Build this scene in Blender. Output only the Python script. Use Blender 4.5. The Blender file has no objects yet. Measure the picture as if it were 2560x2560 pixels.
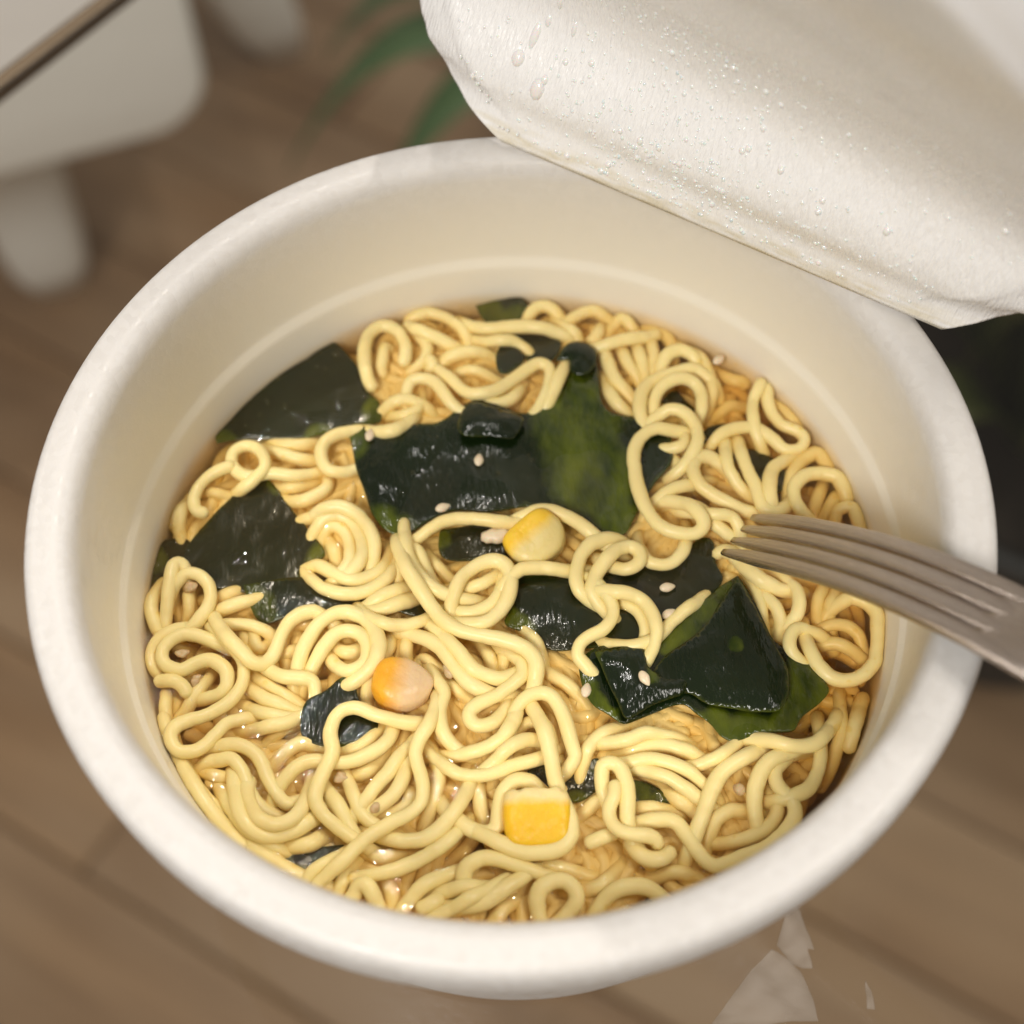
import bpy, bmesh, math, random
import numpy as np
from mathutils import Vector, Matrix
from mathutils.geometry import delaunay_2d_cdt

scene = bpy.context.scene
COL = scene.collection
R = math.radians
random.seed(7)
Z0 = 0.825          # height of the bowl's rim above the floor (m); the glass table top is at 0.75
ZB = Z0 - 0.0312    # broth surface

# ---------------------------------------------------------------- camera
cam = bpy.data.cameras.new('camera')
cam_ob = bpy.data.objects.new('camera', cam)
COL.objects.link(cam_ob)
scene.camera = cam_ob
EL, DIST, AX, AY, ROLL = R(59.25), 0.2275, 0.0005, -0.0044, R(-2.65)
fw = Vector((0, math.cos(EL), -math.sin(EL)))
rt = Vector((1, 0, 0))
up = rt.cross(fw)
r2 = rt * math.cos(ROLL) + up * math.sin(ROLL)
u2 = -rt * math.sin(ROLL) + up * math.cos(ROLL)
M = Matrix((r2, u2, -fw)).transposed().to_4x4()
M.translation = Vector((AX, AY - DIST * math.cos(EL), Z0 + DIST * math.sin(EL)))
cam_ob.matrix_world = M
cam.sensor_fit = 'HORIZONTAL'
cam.sensor_width = 36
cam.lens = 54
cam.clip_start = 0.005
cam.clip_end = 50
cam.dof.use_dof = True
cam.dof.focus_distance = 0.246
cam.dof.aperture_fstop = 54 / 5.0     # 5.0 mm pupil

# ---------------------------------------------------------------- light
w = bpy.data.worlds.new('World')
scene.world = w
w.use_nodes = True
w.node_tree.nodes['Background'].inputs['Color'].default_value = (1.0, 0.90, 0.78, 1)
w.node_tree.nodes['Background'].inputs['Strength'].default_value = 0.30

def area(name, loc, target, size, power, color, shape='DISK', size_y=None):
    d = bpy.data.lights.new(name, 'AREA')
    d.shape = shape
    d.size = size
    if size_y: d.size_y = size_y
    d.energy = power
    d.color = color
    o = bpy.data.objects.new(name, d)
    COL.objects.link(o)
    o.location = loc
    o.rotation_euler = (Vector(target) - Vector(loc)).to_track_quat('-Z', 'Y').to_euler()
    return o
area('ceiling_lamp', (-0.55, -0.95, 2.05), (0, 0, Z0), 0.6, 19, (1.0, 0.96, 0.91))
area('side_fill', (0.75, -0.15, 2.1), (0, 0, Z0), 0.5, 8, (1.0, 0.945, 0.87))  # added fill light, brightens the left inner wall of the bowl
area('glint_light', (0.06, 0.86, 2.3), (0, 0, Z0), 0.035, 6, (1.0, 0.93, 0.85))  # unseen tiny light added at the mirror angle for wet glints
area('overhead_glint', (-0.25, 0.45, 2.4), (0, 0, Z0), 0.04, 4, (1.0, 0.95, 0.90))  # small unseen light added overhead for sharp highlights, not on any wall

scene.render.engine = 'CYCLES'
c = scene.cycles
c.max_bounces = 10
c.diffuse_bounces = 5
c.glossy_bounces = 5
c.transmission_bounces = 8
c.transparent_max_bounces = 24
c.volume_bounces = 1
c.caustics_reflective = False
c.caustics_refractive = False
c.sample_clamp_indirect = 4
c.use_denoising = True
try: c.denoiser = 'OPENIMAGEDENOISE'
except Exception: pass
vs = scene.view_settings
vs.view_transform = 'Standard'
vs.look = 'None'
vs.exposure = 0.06
vs.gamma = 1.0

# ---------------------------------------------------------------- helpers
def material(name, color, rough=0.5, metallic=0.0, spec=0.5, **kw):
    m = bpy.data.materials.new(name)
    m.use_nodes = True
    b = m.node_tree.nodes['Principled BSDF']
    b.inputs['Base Color'].default_value = (*color, 1)
    b.inputs['Roughness'].default_value = rough
    b.inputs['Metallic'].default_value = metallic
    b.inputs['Specular IOR Level'].default_value = spec
    for k, v in kw.items():
        b.inputs[k.replace('_', ' ')].default_value = v
    return m
class NT:
    def __init__(s, m):
        s.t = m.node_tree; s.b = s.t.nodes.get('Principled BSDF')
    def n(s, kind, **kw):
        x = s.t.nodes.new(kind)
        for k, v in kw.items():
            if k in x.bl_rna.properties.keys(): setattr(x, k, v)
            else: x.inputs[k.replace('_', ' ')].default_value = v
        return x
    def l(s, a, b): s.t.links.new(a, b)
    def noise(s, vec, scale, detail=3, rough=0.5):
        x = s.n('ShaderNodeTexNoise', Scale=scale, Detail=detail, Roughness=rough)
        if vec is not None: s.l(vec, x.inputs['Vector'])
        return x.outputs['Fac']
    def ramp(s, fac, stops):
        r = s.n('ShaderNodeValToRGB')
        e = r.color_ramp.elements
        while len(e) < len(stops): e.new(0.5)
        for el, (p, cc) in zip(e, stops):
            el.position = p
            el.color = (*cc, 1) if len(cc) == 3 else cc
        s.l(fac, r.inputs['Fac'])
        return r.outputs['Color']
    def mix(s, fac, a, b, mode='MIX'):
        x = s.n('ShaderNodeMix', data_type='RGBA', blend_type=mode)
        for sock, v in ((x.inputs[0], fac), (x.inputs[6], a), (x.inputs[7], b)):
            if isinstance(v, (int, float)): sock.default_value = v
            elif isinstance(v, tuple): sock.default_value = (*v, 1)
            else: s.l(v, sock)
        return x.outputs[2]
    def bump(s, h, dist, strength=1.0, normal=None):
        x = s.n('ShaderNodeBump', Strength=strength, Distance=dist)
        s.l(h, x.inputs['Height'])
        if normal is not None: s.l(normal, x.inputs['Normal'])
        return x.outputs['Normal']
    def obj(s): return s.n('ShaderNodeTexCoord').outputs['Object']
    def scaled(s, vec, sc):
        m = s.n('ShaderNodeMapping')
        m.inputs['Scale'].default_value = sc
        s.l(vec, m.inputs['Vector'])
        return m.outputs['Vector']

def mesh_ob(name, verts, faces, mat, parent=None, smooth=True):
    me = bpy.data.meshes.new(name)
    me.from_pydata([tuple(v) for v in verts], [], [tuple(int(i) for i in f) for f in faces])
    me.validate()
    if smooth: me.polygons.foreach_set('use_smooth', [True] * len(me.polygons))
    if mat: me.materials.append(mat)
    o = bpy.data.objects.new(name, me)
    COL.objects.link(o)
    if parent: o.parent = parent
    return o
def bm_ob(name, bm, mat, parent=None, smooth=True):
    bmesh.ops.recalc_face_normals(bm, faces=bm.faces)
    me = bpy.data.meshes.new(name)
    bm.to_mesh(me); bm.free()
    if smooth: me.polygons.foreach_set('use_smooth', [True] * len(me.polygons))
    if mat: me.materials.append(mat)
    o = bpy.data.objects.new(name, me)
    COL.objects.link(o)
    if parent: o.parent = parent
    return o
def empty(name, loc=(0, 0, 0)):
    o = bpy.data.objects.new(name, None)
    o.empty_display_size = 0.01
    COL.objects.link(o)
    o.location = loc
    return o
def tag(o, label=None, cat=None, group=None, kind=None):
    if label: o['label'] = label
    if cat: o['category'] = cat
    if group: o['group'] = group
    if kind: o['kind'] = kind
    return o
def lathe(profile, n=128, close=False):
    V, F = [], []
    for r, z in profile:
        for k in range(n):
            a = 2 * math.pi * k / n
            V.append((r * math.cos(a), r * math.sin(a), z))
    for i in range(len(profile) - 1):
        for k in range(n):
            k2 = (k + 1) % n
            F.append((i * n + k, i * n + k2, (i + 1) * n + k2, (i + 1) * n + k))
    return V, F
def catmull(P, sub):
    P = np.asarray(P, float)
    Q = np.vstack([2 * P[0] - P[1], P, 2 * P[-1] - P[-2]])
    out = []
    for i in range(1, len(Q) - 2):
        p0, p1, p2, p3 = Q[i - 1:i + 3]
        t = np.linspace(0, 1, sub, endpoint=False)[:, None]
        out.append(0.5 * (2 * p1 + (p2 - p0) * t + (2 * p0 - 5 * p1 + 4 * p2 - p3) * t ** 2 + (3 * p1 - p0 - 3 * p2 + p3) * t ** 3))
    out.append(P[-1:])
    return np.vstack(out)
def tube(P, rad, sides=12, seed=0, wob=0.05, cap=True):
    """round tube along P (n,3) with rounded ends; returns verts, faces"""
    P = np.asarray(P, float)
    n = len(P)
    T = np.gradient(P, axis=0)
    T /= np.linalg.norm(T, axis=1)[:, None] + 1e-12
    rs = np.full(n, rad) if np.isscalar(rad) else np.asarray(rad, float).copy()
    if wob:
        rr = np.random.default_rng(seed)
        ph = rr.uniform(0, 6.28, 3)
        s = np.arange(n)
        rs *= 1 + wob * (np.sin(s * .35 + ph[0]) * .6 + np.sin(s * .13 + ph[1]) * .8)
    if cap:
        L = np.r_[0, np.cumsum(np.linalg.norm(np.diff(P, axis=0), axis=1))]
        e = np.minimum(L, L[-1] - L) / (np.mean(rs) * .8)
        rs = rs * np.sqrt(np.clip(1 - (1 - np.clip(e, 0, 1)) ** 2, .12, 1))
    N = np.cross(T[0], (0, 0, 1.))
    if np.linalg.norm(N) < 1e-6: N = np.array((1., 0, 0))
    V = []
    ang = np.arange(sides) * 2 * math.pi / sides
    for i in range(n):
        N = N - T[i] * N.dot(T[i]); N /= np.linalg.norm(N)
        B = np.cross(T[i], N)
        V.append(P[i] + rs[i] * (np.cos(ang)[:, None] * N + np.sin(ang)[:, None] * B))
    V = np.vstack(V)
    F = []
    for i in range(n - 1):
        for k in range(sides):
            k2 = (k + 1) % sides
            F.append((i * sides + k, i * sides + k2, (i + 1) * sides + k2, (i + 1) * sides + k))
    F.append(tuple(range(sides - 1, -1, -1)))
    F.append(tuple((n - 1) * sides + k for k in range(sides)))
    return V, F
def join(parts):
    V, F, o = [], [], 0
    for v, f in parts:
        V.append(np.asarray(v)); F += [tuple(i + o for i in q) for q in f]; o += len(v)
    return np.vstack(V), F
def rounded_box(bm, sx, sy, sz, bev, seg=4, mat=None):
    g = bmesh.ops.create_cube(bm, size=1)
    bmesh.ops.scale(bm, vec=(sx, sy, sz), verts=g['verts'])
    es = list({e for v in g['verts'] for e in v.link_edges})
    r = bmesh.ops.bevel(bm, geom=es, offset=bev, segments=seg, affect='EDGES', profile=.5)
    return bm

# ---------------------------------------------------------------- measured shapes (tenths of a millimetre)
NOODLES = [  # label, centreline x, y, z in tenths of a millimetre from the middle of the broth surface
 ('noodle folded into a tall narrow hairpin by the left bowl wall below the diamond seaweed',[-587,-80,-47,-586,-73,-39,-585,-66,-32,-584,-59,-26,-582,-50,-20,-581,-41,-15,-580,-32,-12,-579,-23,-9,-578,-14,-4,-577,-4,-1,-576,6,2,-576,16,2,-575,26,2,-574,36,2,-574,46,2,-573,56,2,-571,66,2,-564,72,-1,-557,69,-4,-553,61,-9,-550,52,-12,-548,42,-15,-547,33,-20,-548,25,-26,-549,18,-32,-551,11,-39,-553,4,-47]),
 ('noodle arch right of the tall hairpin at the left wall, a brown gap under it',[-581,-11,-36,-581,-4,-29,-580,2,-22,-577,10,-15,-574,17,-10,-570,25,-5,-565,32,-2,-558,39,1,-552,46,3,-543,49,4,-533,47,4,-524,43,3,-517,36,3,-511,29,2,-507,20,2,-505,10,2,-504,0,2,-506,-9,2,-509,-19,2,-514,-27,1,-520,-34,-1,-526,-41,-5,-533,-46,-9,-541,-52,-12,-549,-56,-15,-557,-59,-20,-565,-61,-25,-573,-61,-32,-580,-62,-39,-586,-61,-46]),
 ('noodle curving down along the left wall outside the tall hairpin',[-569,79,-61,-574,75,-53,-579,70,-46,-584,64,-40,-589,57,-34,-594,50,-29,-598,41,-26,-601,32,-23,-603,23,-19,-605,14,-15,-606,4,-12,-606,-6,-12,-604,-16,-12,-601,-25,-12,-597,-35,-12,-593,-44,-15,-587,-51,-18,-580,-56,-23,-572,-62,-26,-564,-67,-29,-556,-70,-34,-548,-72,-40,-540,-73,-46,-533,-73,-53,-526,-73,-61]),
 ('short brownish submerged noodle seen inside the arch by the left wall',[-568,85,-64,-565,80,-57,-562,73,-50,-559,66,-43,-557,59,-38,-554,50,-33,-551,41,-30,-549,32,-27,-547,24,-22,-546,15,-18,-544,5,-16,-544,-4,-17,-544,-13,-20,-547,-21,-26,-550,-29,-32,-555,-37,-35,-561,-44,-38,-567,-50,-43,-573,-55,-49,-579,-59,-55,-586,-62,-62,-592,-65,-69]),
 ('noodle bending round the outside of the big S curl at the left wall',[-470,-56,-61,-476,-53,-54,-482,-50,-47,-490,-47,-40,-497,-45,-34,-506,-44,-30,-515,-43,-26,-525,-44,-23,-533,-45,-19,-542,-46,-14,-551,-49,-10,-559,-52,-7,-568,-57,-6,-576,-62,-5,-584,-68,-6,-591,-76,-7,-595,-84,-9,-597,-94,-11,-596,-104,-12,-593,-113,-13,-588,-121,-15,-581,-126,-19,-572,-129,-24,-563,-131,-26,-554,-132,-30,-545,-132,-34,-537,-131,-40,-530,-129,-47,-523,-126,-54,-517,-123,-61]),
 ('noodle making a big lying S curl at the far left of the bowl',[-414,-91,-47,-420,-92,-40,-427,-93,-32,-435,-93,-26,-443,-93,-20,-452,-92,-16,-461,-91,-12,-470,-89,-9,-479,-86,-5,-488,-83,-1,-497,-79,1,-506,-75,2,-515,-71,2,-524,-68,3,-534,-66,3,-544,-66,5,-553,-70,6,-562,-75,6,-569,-82,6,-575,-90,5,-577,-100,4,-576,-109,3,-571,-118,2,-563,-124,2,-554,-128,2,-544,-130,2,-534,-126,2,-526,-121,2,-517,-117,2,-507,-114,2,-497,-114,2,-488,-118,2,-480,-124,2,-473,-131,2,-469,-140,2,-468,-150,2,-469,-160,1,-474,-168,-1,-482,-173,-5,-491,-174,-9,-501,-175,-12,-510,-175,-16,-519,-174,-20,-527,-172,-26,-534,-169,-32,-540,-166,-40,-546,-162,-47]),
 ('long noodle sweeping around the big S curl and hooking back at the lower left wall',[-516,-30,-34,-512,-36,-27,-508,-41,-20,-503,-47,-13,-498,-54,-8,-492,-60,-3,-486,-68,0,-480,-75,3,-474,-82,7,-467,-89,10,-460,-96,10,-454,-103,7,-448,-111,5,-444,-120,3,-442,-129,2,-442,-139,2,-442,-149,2,-444,-159,2,-448,-169,2,-453,-177,2,-459,-185,2,-466,-192,2,-474,-198,2,-483,-203,2,-491,-208,2,-501,-212,2,-510,-215,2,-520,-217,3,-529,-221,4,-538,-225,6,-545,-231,8,-550,-240,9,-551,-249,10,-548,-259,11,-543,-267,11,-535,-274,10,-526,-275,9,-516,-274,7,-507,-270,4,-499,-264,3,-492,-257,2,-486,-249,2,-479,-242,2,-473,-234,1,-467,-227,-1,-459,-221,-5,-451,-218,-9,-442,-214,-12,-433,-212,-16,-425,-210,-20,-416,-210,-26,-409,-211,-33,-402,-213,-40,-396,-215,-47]),
 ('short fat noodle stub lying level at the left wall under the S curl',[-587,-145,-9,-579,-145,-4,-571,-146,0,-562,-148,4,-553,-150,5,-545,-154,3,-538,-160,-1,-535,-167,-5,-535,-175,-10]),
 ('upright noodle at the left wall below the fat stub',[-572,-152,-25,-571,-160,-20,-570,-169,-17,-569,-179,-13,-569,-188,-13,-568,-198,-16,-567,-207,-20,-565,-215,-25]),
 ('small curved noodle sunk inside the left wall tangle next to the upright one',[-580,-103,-74,-578,-109,-67,-575,-116,-59,-572,-123,-53,-569,-130,-47,-566,-139,-43,-563,-147,-39,-559,-156,-36,-556,-165,-32,-553,-174,-30,-556,-182,-34,-561,-190,-38,-566,-198,-41]),
 ('slanting noodle inside the lower bend of the big S curl',[-492,-76,-61,-492,-82,-54,-492,-89,-47,-492,-96,-41,-493,-104,-35,-495,-112,-30,-498,-121,-27,-501,-130,-24,-504,-138,-20,-508,-146,-16,-513,-154,-13,-518,-162,-12,-523,-170,-13,-528,-178,-15,-533,-186,-19,-538,-193,-23,-545,-199,-26,-551,-206,-30,-558,-211,-34]),
 ('low arched noodle just under the green tip of the diamond seaweed',[-562,-58,-60,-555,-56,-52,-548,-54,-45,-541,-52,-38,-533,-51,-33,-524,-49,-28,-515,-48,-25,-505,-47,-22,-496,-46,-17,-487,-45,-13,-478,-45,-10,-468,-46,-8,-458,-47,-6,-448,-48,-5,-438,-50,-4,-429,-53,-4,-419,-57,-6,-411,-60,-10,-404,-65,-16,-398,-71,-22,-392,-78,-25,-387,-86,-29,-383,-94,-33,-380,-101,-39,-379,-109,-46,-378,-116,-53,-378,-123,-60]),
 ('straight noodle running in under the lower edge of the diamond seaweed',[-560,-29,-61,-553,-28,-54,-546,-27,-47,-539,-25,-40,-531,-24,-35,-523,-22,-30,-514,-20,-26,-504,-18,-24,-496,-16,-19,-487,-14,-15,-478,-12,-11,-469,-10,-9,-459,-7,-8,-450,-4,-9,-441,-1,-12,-433,3,-15,-424,7,-18,-416,10,-23,-409,14,-29,-403,18,-35,-397,22,-42,-392,26,-50]),
 ('thin dim noodle half hidden right under the diamond seaweed edge',[-549,29,-63,-543,25,-56,-537,21,-49,-530,18,-42,-523,15,-36,-514,13,-32,-505,12,-28,-495,13,-25,-487,14,-20,-478,16,-17,-469,20,-20,-462,25,-25,-454,31,-28,-448,37,-31,-442,44,-36,-438,51,-41,-435,58,-48,-432,65,-55,-431,71,-62]),
 ('short dim noodle under the left arm of the V bend',[-476,1,-64,-473,-5,-56,-470,-11,-49,-467,-18,-43,-463,-26,-37,-459,-34,-32,-456,-43,-29,-452,-52,-26,-448,-60,-21,-445,-70,-19,-442,-78,-23,-439,-87,-28,-436,-96,-31,-434,-105,-35,-431,-114,-39,-430,-122,-45,-428,-130,-52,-427,-137,-59,-427,-144,-66]),
 ('rounded dim noodle end inside the V bend left of the double arch',[-424,-13,-54,-428,-19,-46,-430,-26,-39,-433,-33,-33,-434,-41,-27,-434,-50,-23,-434,-60,-19,-431,-69,-16,-429,-78,-13,-424,-87,-13,-417,-87,-19,-413,-81,-25,-407,-73,-28,-403,-65,-32,-399,-57,-36,-397,-49,-42,-396,-41,-48,-396,-34,-56,-397,-27,-63]),
 ('noodle bent in a deep V below the diamond seaweed',[-502,-22,-22,-500,-28,-14,-497,-34,-7,-494,-41,-1,-490,-49,5,-486,-56,10,-481,-64,13,-476,-72,16,-471,-80,21,-466,-87,25,-460,-95,27,-453,-102,27,-446,-109,25,-439,-116,23,-433,-123,19,-425,-128,15,-417,-129,10,-409,-127,6,-402,-120,3,-396,-112,2,-392,-102,2,-389,-93,2,-386,-83,2,-383,-74,2,-379,-65,2,-374,-56,2,-368,-48,2,-360,-42,2,-352,-37,2,-342,-34,1,-332,-32,-1,-324,-35,-5,-316,-39,-9,-307,-43,-12,-300,-49,-16,-294,-56,-20,-289,-62,-26,-285,-69,-32,-282,-75,-40,-279,-81,-47]),
 ('tiny pale noodle piece between the V bend and the double arch',[-437,-101,-62,-430,-100,-54,-423,-100,-47,-415,-99,-41,-407,-98,-35,-398,-97,-30,-389,-96,-27,-380,-96,-24,-370,-95,-21,-362,-92,-24,-353,-87,-27,-345,-82,-31,-339,-77,-35,-333,-70,-41,-329,-64,-48,-325,-58,-55,-322,-52,-62]),
 ('small curved noodle lying inside the eye of the double arch',[-319,-41,-61,-319,-47,-53,-317,-54,-46,-315,-62,-40,-313,-70,-34,-308,-77,-29,-303,-85,-26,-296,-92,-23,-289,-98,-19,-281,-103,-15,-272,-104,-15,-263,-100,-19,-256,-94,-23,-250,-88,-26,-244,-80,-29,-239,-72,-34,-236,-65,-40,-234,-57,-46,-233,-50,-53,-232,-43,-61]),
 ('inner noodle of the double arch, curled into an eye left of the orange kernel',[-359,-185,-47,-356,-179,-39,-353,-172,-32,-350,-165,-26,-346,-158,-20,-342,-150,-15,-337,-141,-12,-333,-133,-9,-328,-125,-4,-323,-117,-1,-318,-109,2,-313,-100,2,-307,-92,2,-301,-84,2,-293,-77,2,-284,-73,2,-274,-72,2,-264,-74,2,-255,-78,2,-248,-85,2,-243,-94,2,-241,-104,2,-241,-114,2,-243,-124,2,-248,-133,2,-256,-139,2,-265,-143,2,-274,-143,-1,-283,-139,-4,-289,-133,-9,-296,-126,-12,-301,-118,-15,-306,-110,-20,-309,-103,-26,-311,-95,-32,-312,-88,-39,-312,-81,-47]),
 ('outer noodle of the double arch left of the orange kernel',[-364,-189,-47,-364,-182,-40,-363,-175,-32,-363,-168,-26,-362,-159,-20,-360,-151,-16,-358,-141,-12,-356,-132,-9,-354,-124,-5,-351,-115,-1,-348,-105,1,-344,-96,2,-340,-87,2,-335,-78,2,-330,-69,3,-324,-61,4,-317,-54,5,-309,-48,5,-301,-43,5,-292,-39,4,-282,-38,3,-272,-38,2,-262,-42,2,-253,-46,2,-245,-52,2,-239,-60,3,-233,-68,5,-229,-77,6,-225,-86,8,-223,-96,10,-221,-106,11,-222,-115,12,-224,-125,13,-228,-134,11,-234,-142,9,-241,-148,5,-249,-154,2,-257,-158,-2,-265,-162,-6,-273,-164,-12,-280,-165,-18,-288,-165,-25,-294,-165,-33]),
 ('uppermost strand of the fan of parallel noodles left of the small seaweed scrap',[-466,-93,-61,-462,-99,-54,-458,-104,-47,-453,-110,-40,-448,-117,-34,-442,-123,-30,-435,-130,-26,-428,-136,-23,-422,-142,-19,-415,-148,-15,-407,-154,-13,-399,-160,-12,-391,-166,-12,-383,-171,-12,-375,-177,-13,-367,-182,-15,-359,-187,-19,-352,-192,-23,-344,-197,-26,-336,-202,-30,-329,-207,-34,-322,-212,-40,-316,-216,-47,-310,-220,-54,-305,-224,-61]),
 ('second strand of the fan of parallel noodles left of the small seaweed scrap',[-465,-112,-59,-463,-118,-52,-459,-124,-45,-455,-131,-39,-451,-137,-33,-446,-144,-28,-440,-152,-25,-434,-159,-22,-428,-165,-18,-421,-171,-14,-414,-177,-11,-407,-183,-8,-398,-188,-7,-389,-192,-6,-381,-196,-8,-372,-199,-12,-364,-202,-16,-355,-205,-19,-346,-207,-22,-338,-209,-27,-330,-211,-33,-323,-212,-39,-316,-213,-46,-309,-214,-53]),
 ('third, nearly level strand of the fan of noodles left of the small seaweed scrap',[-477,-163,-59,-472,-167,-52,-466,-172,-45,-460,-176,-38,-454,-181,-32,-446,-186,-28,-438,-191,-24,-431,-196,-21,-423,-200,-15,-416,-205,-10,-409,-209,-5,-400,-213,-1,-391,-216,0,-381,-219,-1,-372,-220,-4,-363,-219,-9,-355,-219,-14,-345,-218,-18,-336,-216,-21,-328,-214,-26,-320,-210,-31,-313,-207,-38,-307,-203,-45,-302,-199,-52]),
 ('lowest strand of the fan of noodles left of the small seaweed scrap',[-481,-217,-59,-475,-219,-51,-468,-222,-44,-461,-224,-37,-453,-226,-31,-444,-229,-27,-435,-231,-24,-426,-232,-19,-419,-233,-13,-411,-235,-6,-404,-236,1,-394,-235,4,-384,-233,3,-375,-230,0,-366,-226,-3,-359,-221,-7,-352,-216,-13,-347,-210,-20,-342,-204,-27,-339,-199,-34]),
 ('dim noodle slanting up under the lower corner of the small seaweed scrap',[-446,-280,-63,-441,-277,-56,-435,-274,-49,-428,-269,-42,-422,-265,-37,-415,-260,-32,-407,-255,-29,-400,-249,-26,-393,-243,-23,-385,-237,-22,-379,-231,-25,-372,-226,-30,-366,-221,-36,-358,-216,-39,-350,-211,-42,-343,-207,-47,-336,-203,-52,-329,-200,-59,-323,-197,-66,-317,-195,-73]),
 ('thick level noodle with a drooping end above the small seaweed scrap',[-424,-97,-38,-422,-103,-31,-420,-110,-24,-416,-117,-17,-412,-123,-11,-406,-130,-7,-399,-136,-3,-391,-142,-1,-383,-147,1,-373,-151,3,-364,-152,3,-354,-153,2,-344,-154,2,-334,-156,-1,-328,-162,-5,-327,-171,-9,-327,-181,-12,-328,-190,-16,-330,-199,-20,-333,-206,-26,-337,-213,-32,-340,-219,-40,-345,-224,-47]),
 ('upper of two noodles sagging to the right of the diamond seaweed tip',[-396,35,-61,-392,40,-54,-387,45,-47,-381,50,-40,-374,54,-34,-366,57,-30,-357,60,-26,-347,61,-23,-338,62,-19,-329,62,-15,-321,57,-12,-313,51,-10,-305,45,-9,-297,39,-7,-289,34,-6,-280,29,-6,-270,27,-6,-260,27,-7,-251,29,-9,-242,33,-11,-233,37,-12,-225,43,-13,-219,51,-15,-215,59,-19,-212,68,-23,-209,77,-26,-208,86,-30,-207,95,-34,-208,103,-40,-210,110,-47,-212,117,-54,-215,123,-61]),
 ('lower of two noodles sagging to the right of the diamond seaweed tip',[-367,92,-54,-366,85,-47,-363,79,-40,-361,71,-34,-358,64,-28,-353,56,-23,-349,48,-20,-343,41,-17,-338,34,-12,-332,27,-8,-326,20,-5,-319,13,-4,-310,9,-4,-301,5,-4,-292,2,-4,-282,0,-4,-272,0,-5,-262,0,-5,-252,2,-5,-243,4,-4,-234,8,-4,-225,13,-4,-218,19,-5,-211,26,-6,-205,34,-8,-201,43,-11,-198,51,-16,-195,60,-18,-194,69,-22,-193,78,-26,-194,86,-32,-195,93,-38,-197,100,-45,-200,106,-53]),
 ('innermost of the nested hairpins right of the diamond seaweed',[-324,70,-61,-326,77,-54,-327,84,-47,-328,91,-40,-328,100,-34,-326,108,-30,-324,117,-26,-320,126,-23,-316,134,-19,-308,138,-15,-299,136,-13,-291,131,-12,-284,123,-12,-279,114,-12,-276,105,-12,-274,95,-12,-273,85,-11,-273,76,-9,-273,66,-8,-277,56,-7,-282,48,-7,-289,41,-9,-295,34,-12,-302,29,-17,-309,25,-22,-316,22,-29,-323,19,-36,-329,18,-43]),
 ('middle of the nested hairpins right of the diamond seaweed',[-347,88,-52,-347,95,-44,-346,102,-37,-345,109,-31,-343,117,-25,-339,125,-20,-334,133,-17,-328,140,-14,-322,147,-9,-314,152,-5,-305,153,-3,-295,154,-4,-286,151,-5,-277,146,-7,-270,139,-8,-264,131,-8,-260,122,-7,-256,112,-6,-253,103,-6,-252,93,-4,-251,83,-3,-251,74,-1,-254,64,0,-258,55,-1,-265,48,-4,-272,42,-7,-280,37,-10,-288,33,-15,-295,30,-21,-303,28,-27,-310,27,-34,-316,27,-42]),
 ('outermost of the nested hairpins right of the diamond seaweed',[-394,149,-53,-388,151,-45,-381,152,-38,-374,154,-32,-366,155,-26,-358,157,-22,-348,158,-18,-340,159,-15,-333,160,-7,-327,161,0,-319,161,7,-311,161,11,-301,161,13,-291,161,13,-282,158,12,-273,154,11,-265,149,10,-257,143,9,-251,135,7,-245,127,6,-240,119,6,-236,110,5,-233,101,4,-231,91,2,-231,82,-1,-232,73,-4,-233,64,-7,-236,55,-10,-239,47,-15,-244,40,-21,-248,34,-27,-253,29,-34,-258,25,-42]),
 ('short strand filling the middle of the nested hairpins',[-341,151,-62,-336,147,-55,-331,142,-48,-326,136,-41,-321,130,-36,-317,122,-31,-312,114,-28,-308,106,-25,-305,98,-21,-301,89,-18,-299,80,-21,-298,71,-25,-298,62,-28,-299,53,-31,-301,44,-36,-304,37,-42,-307,30,-48,-311,24,-55,-315,19,-62]),
 ('noodle curled in a closed ring above the tip of the diamond seaweed',[-305,279,-47,-309,273,-40,-313,267,-32,-318,262,-26,-324,256,-20,-331,251,-16,-340,246,-12,-348,243,-9,-357,240,-5,-366,237,-1,-376,236,1,-386,237,2,-395,239,2,-405,241,2,-415,242,2,-425,241,2,-435,238,2,-445,237,2,-455,238,2,-464,242,2,-472,248,2,-478,255,2,-483,264,2,-484,274,2,-483,284,2,-478,293,2,-470,299,2,-461,302,2,-451,301,2,-442,296,3,-435,289,4,-430,281,7,-426,272,10,-423,263,13,-422,253,14,-424,244,13,-431,237,10,-438,232,7,-446,226,3,-454,222,-1,-462,220,-7,-469,218,-14,-477,217,-21,-483,217,-28]),
 ('hooked noodle with a blunt end at the left wall under the closed ring',[-478,261,7,-485,255,10,-494,251,11,-503,248,10,-512,245,7,-520,241,4,-528,235,2,-534,227,2,-539,219,2,-542,210,2,-545,200,2,-545,191,2,-543,181,1,-538,174,-3,-529,172,-6,-521,172,-11]),
 ('brown submerged noodle inside the hook at the upper left wall',[-443,203,-62,-449,204,-54,-456,206,-48,-463,208,-41,-471,210,-35,-480,212,-31,-489,214,-27,-498,216,-24,-506,218,-20,-516,220,-18,-525,222,-22,-533,223,-26,-543,225,-29,-552,227,-33]),
 ('noodle going down along the wall just left of the diamond seaweed',[-533,250,-60,-537,245,-52,-542,239,-45,-546,232,-38,-550,225,-32,-555,217,-28,-559,208,-25,-562,199,-21,-565,191,-16,-568,182,-12,-570,172,-10,-571,162,-13,-572,153,-17,-571,144,-22,-569,135,-26,-567,126,-29,-563,117,-34,-559,110,-39,-554,104,-46,-549,99,-53,-544,94,-61]),
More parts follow.
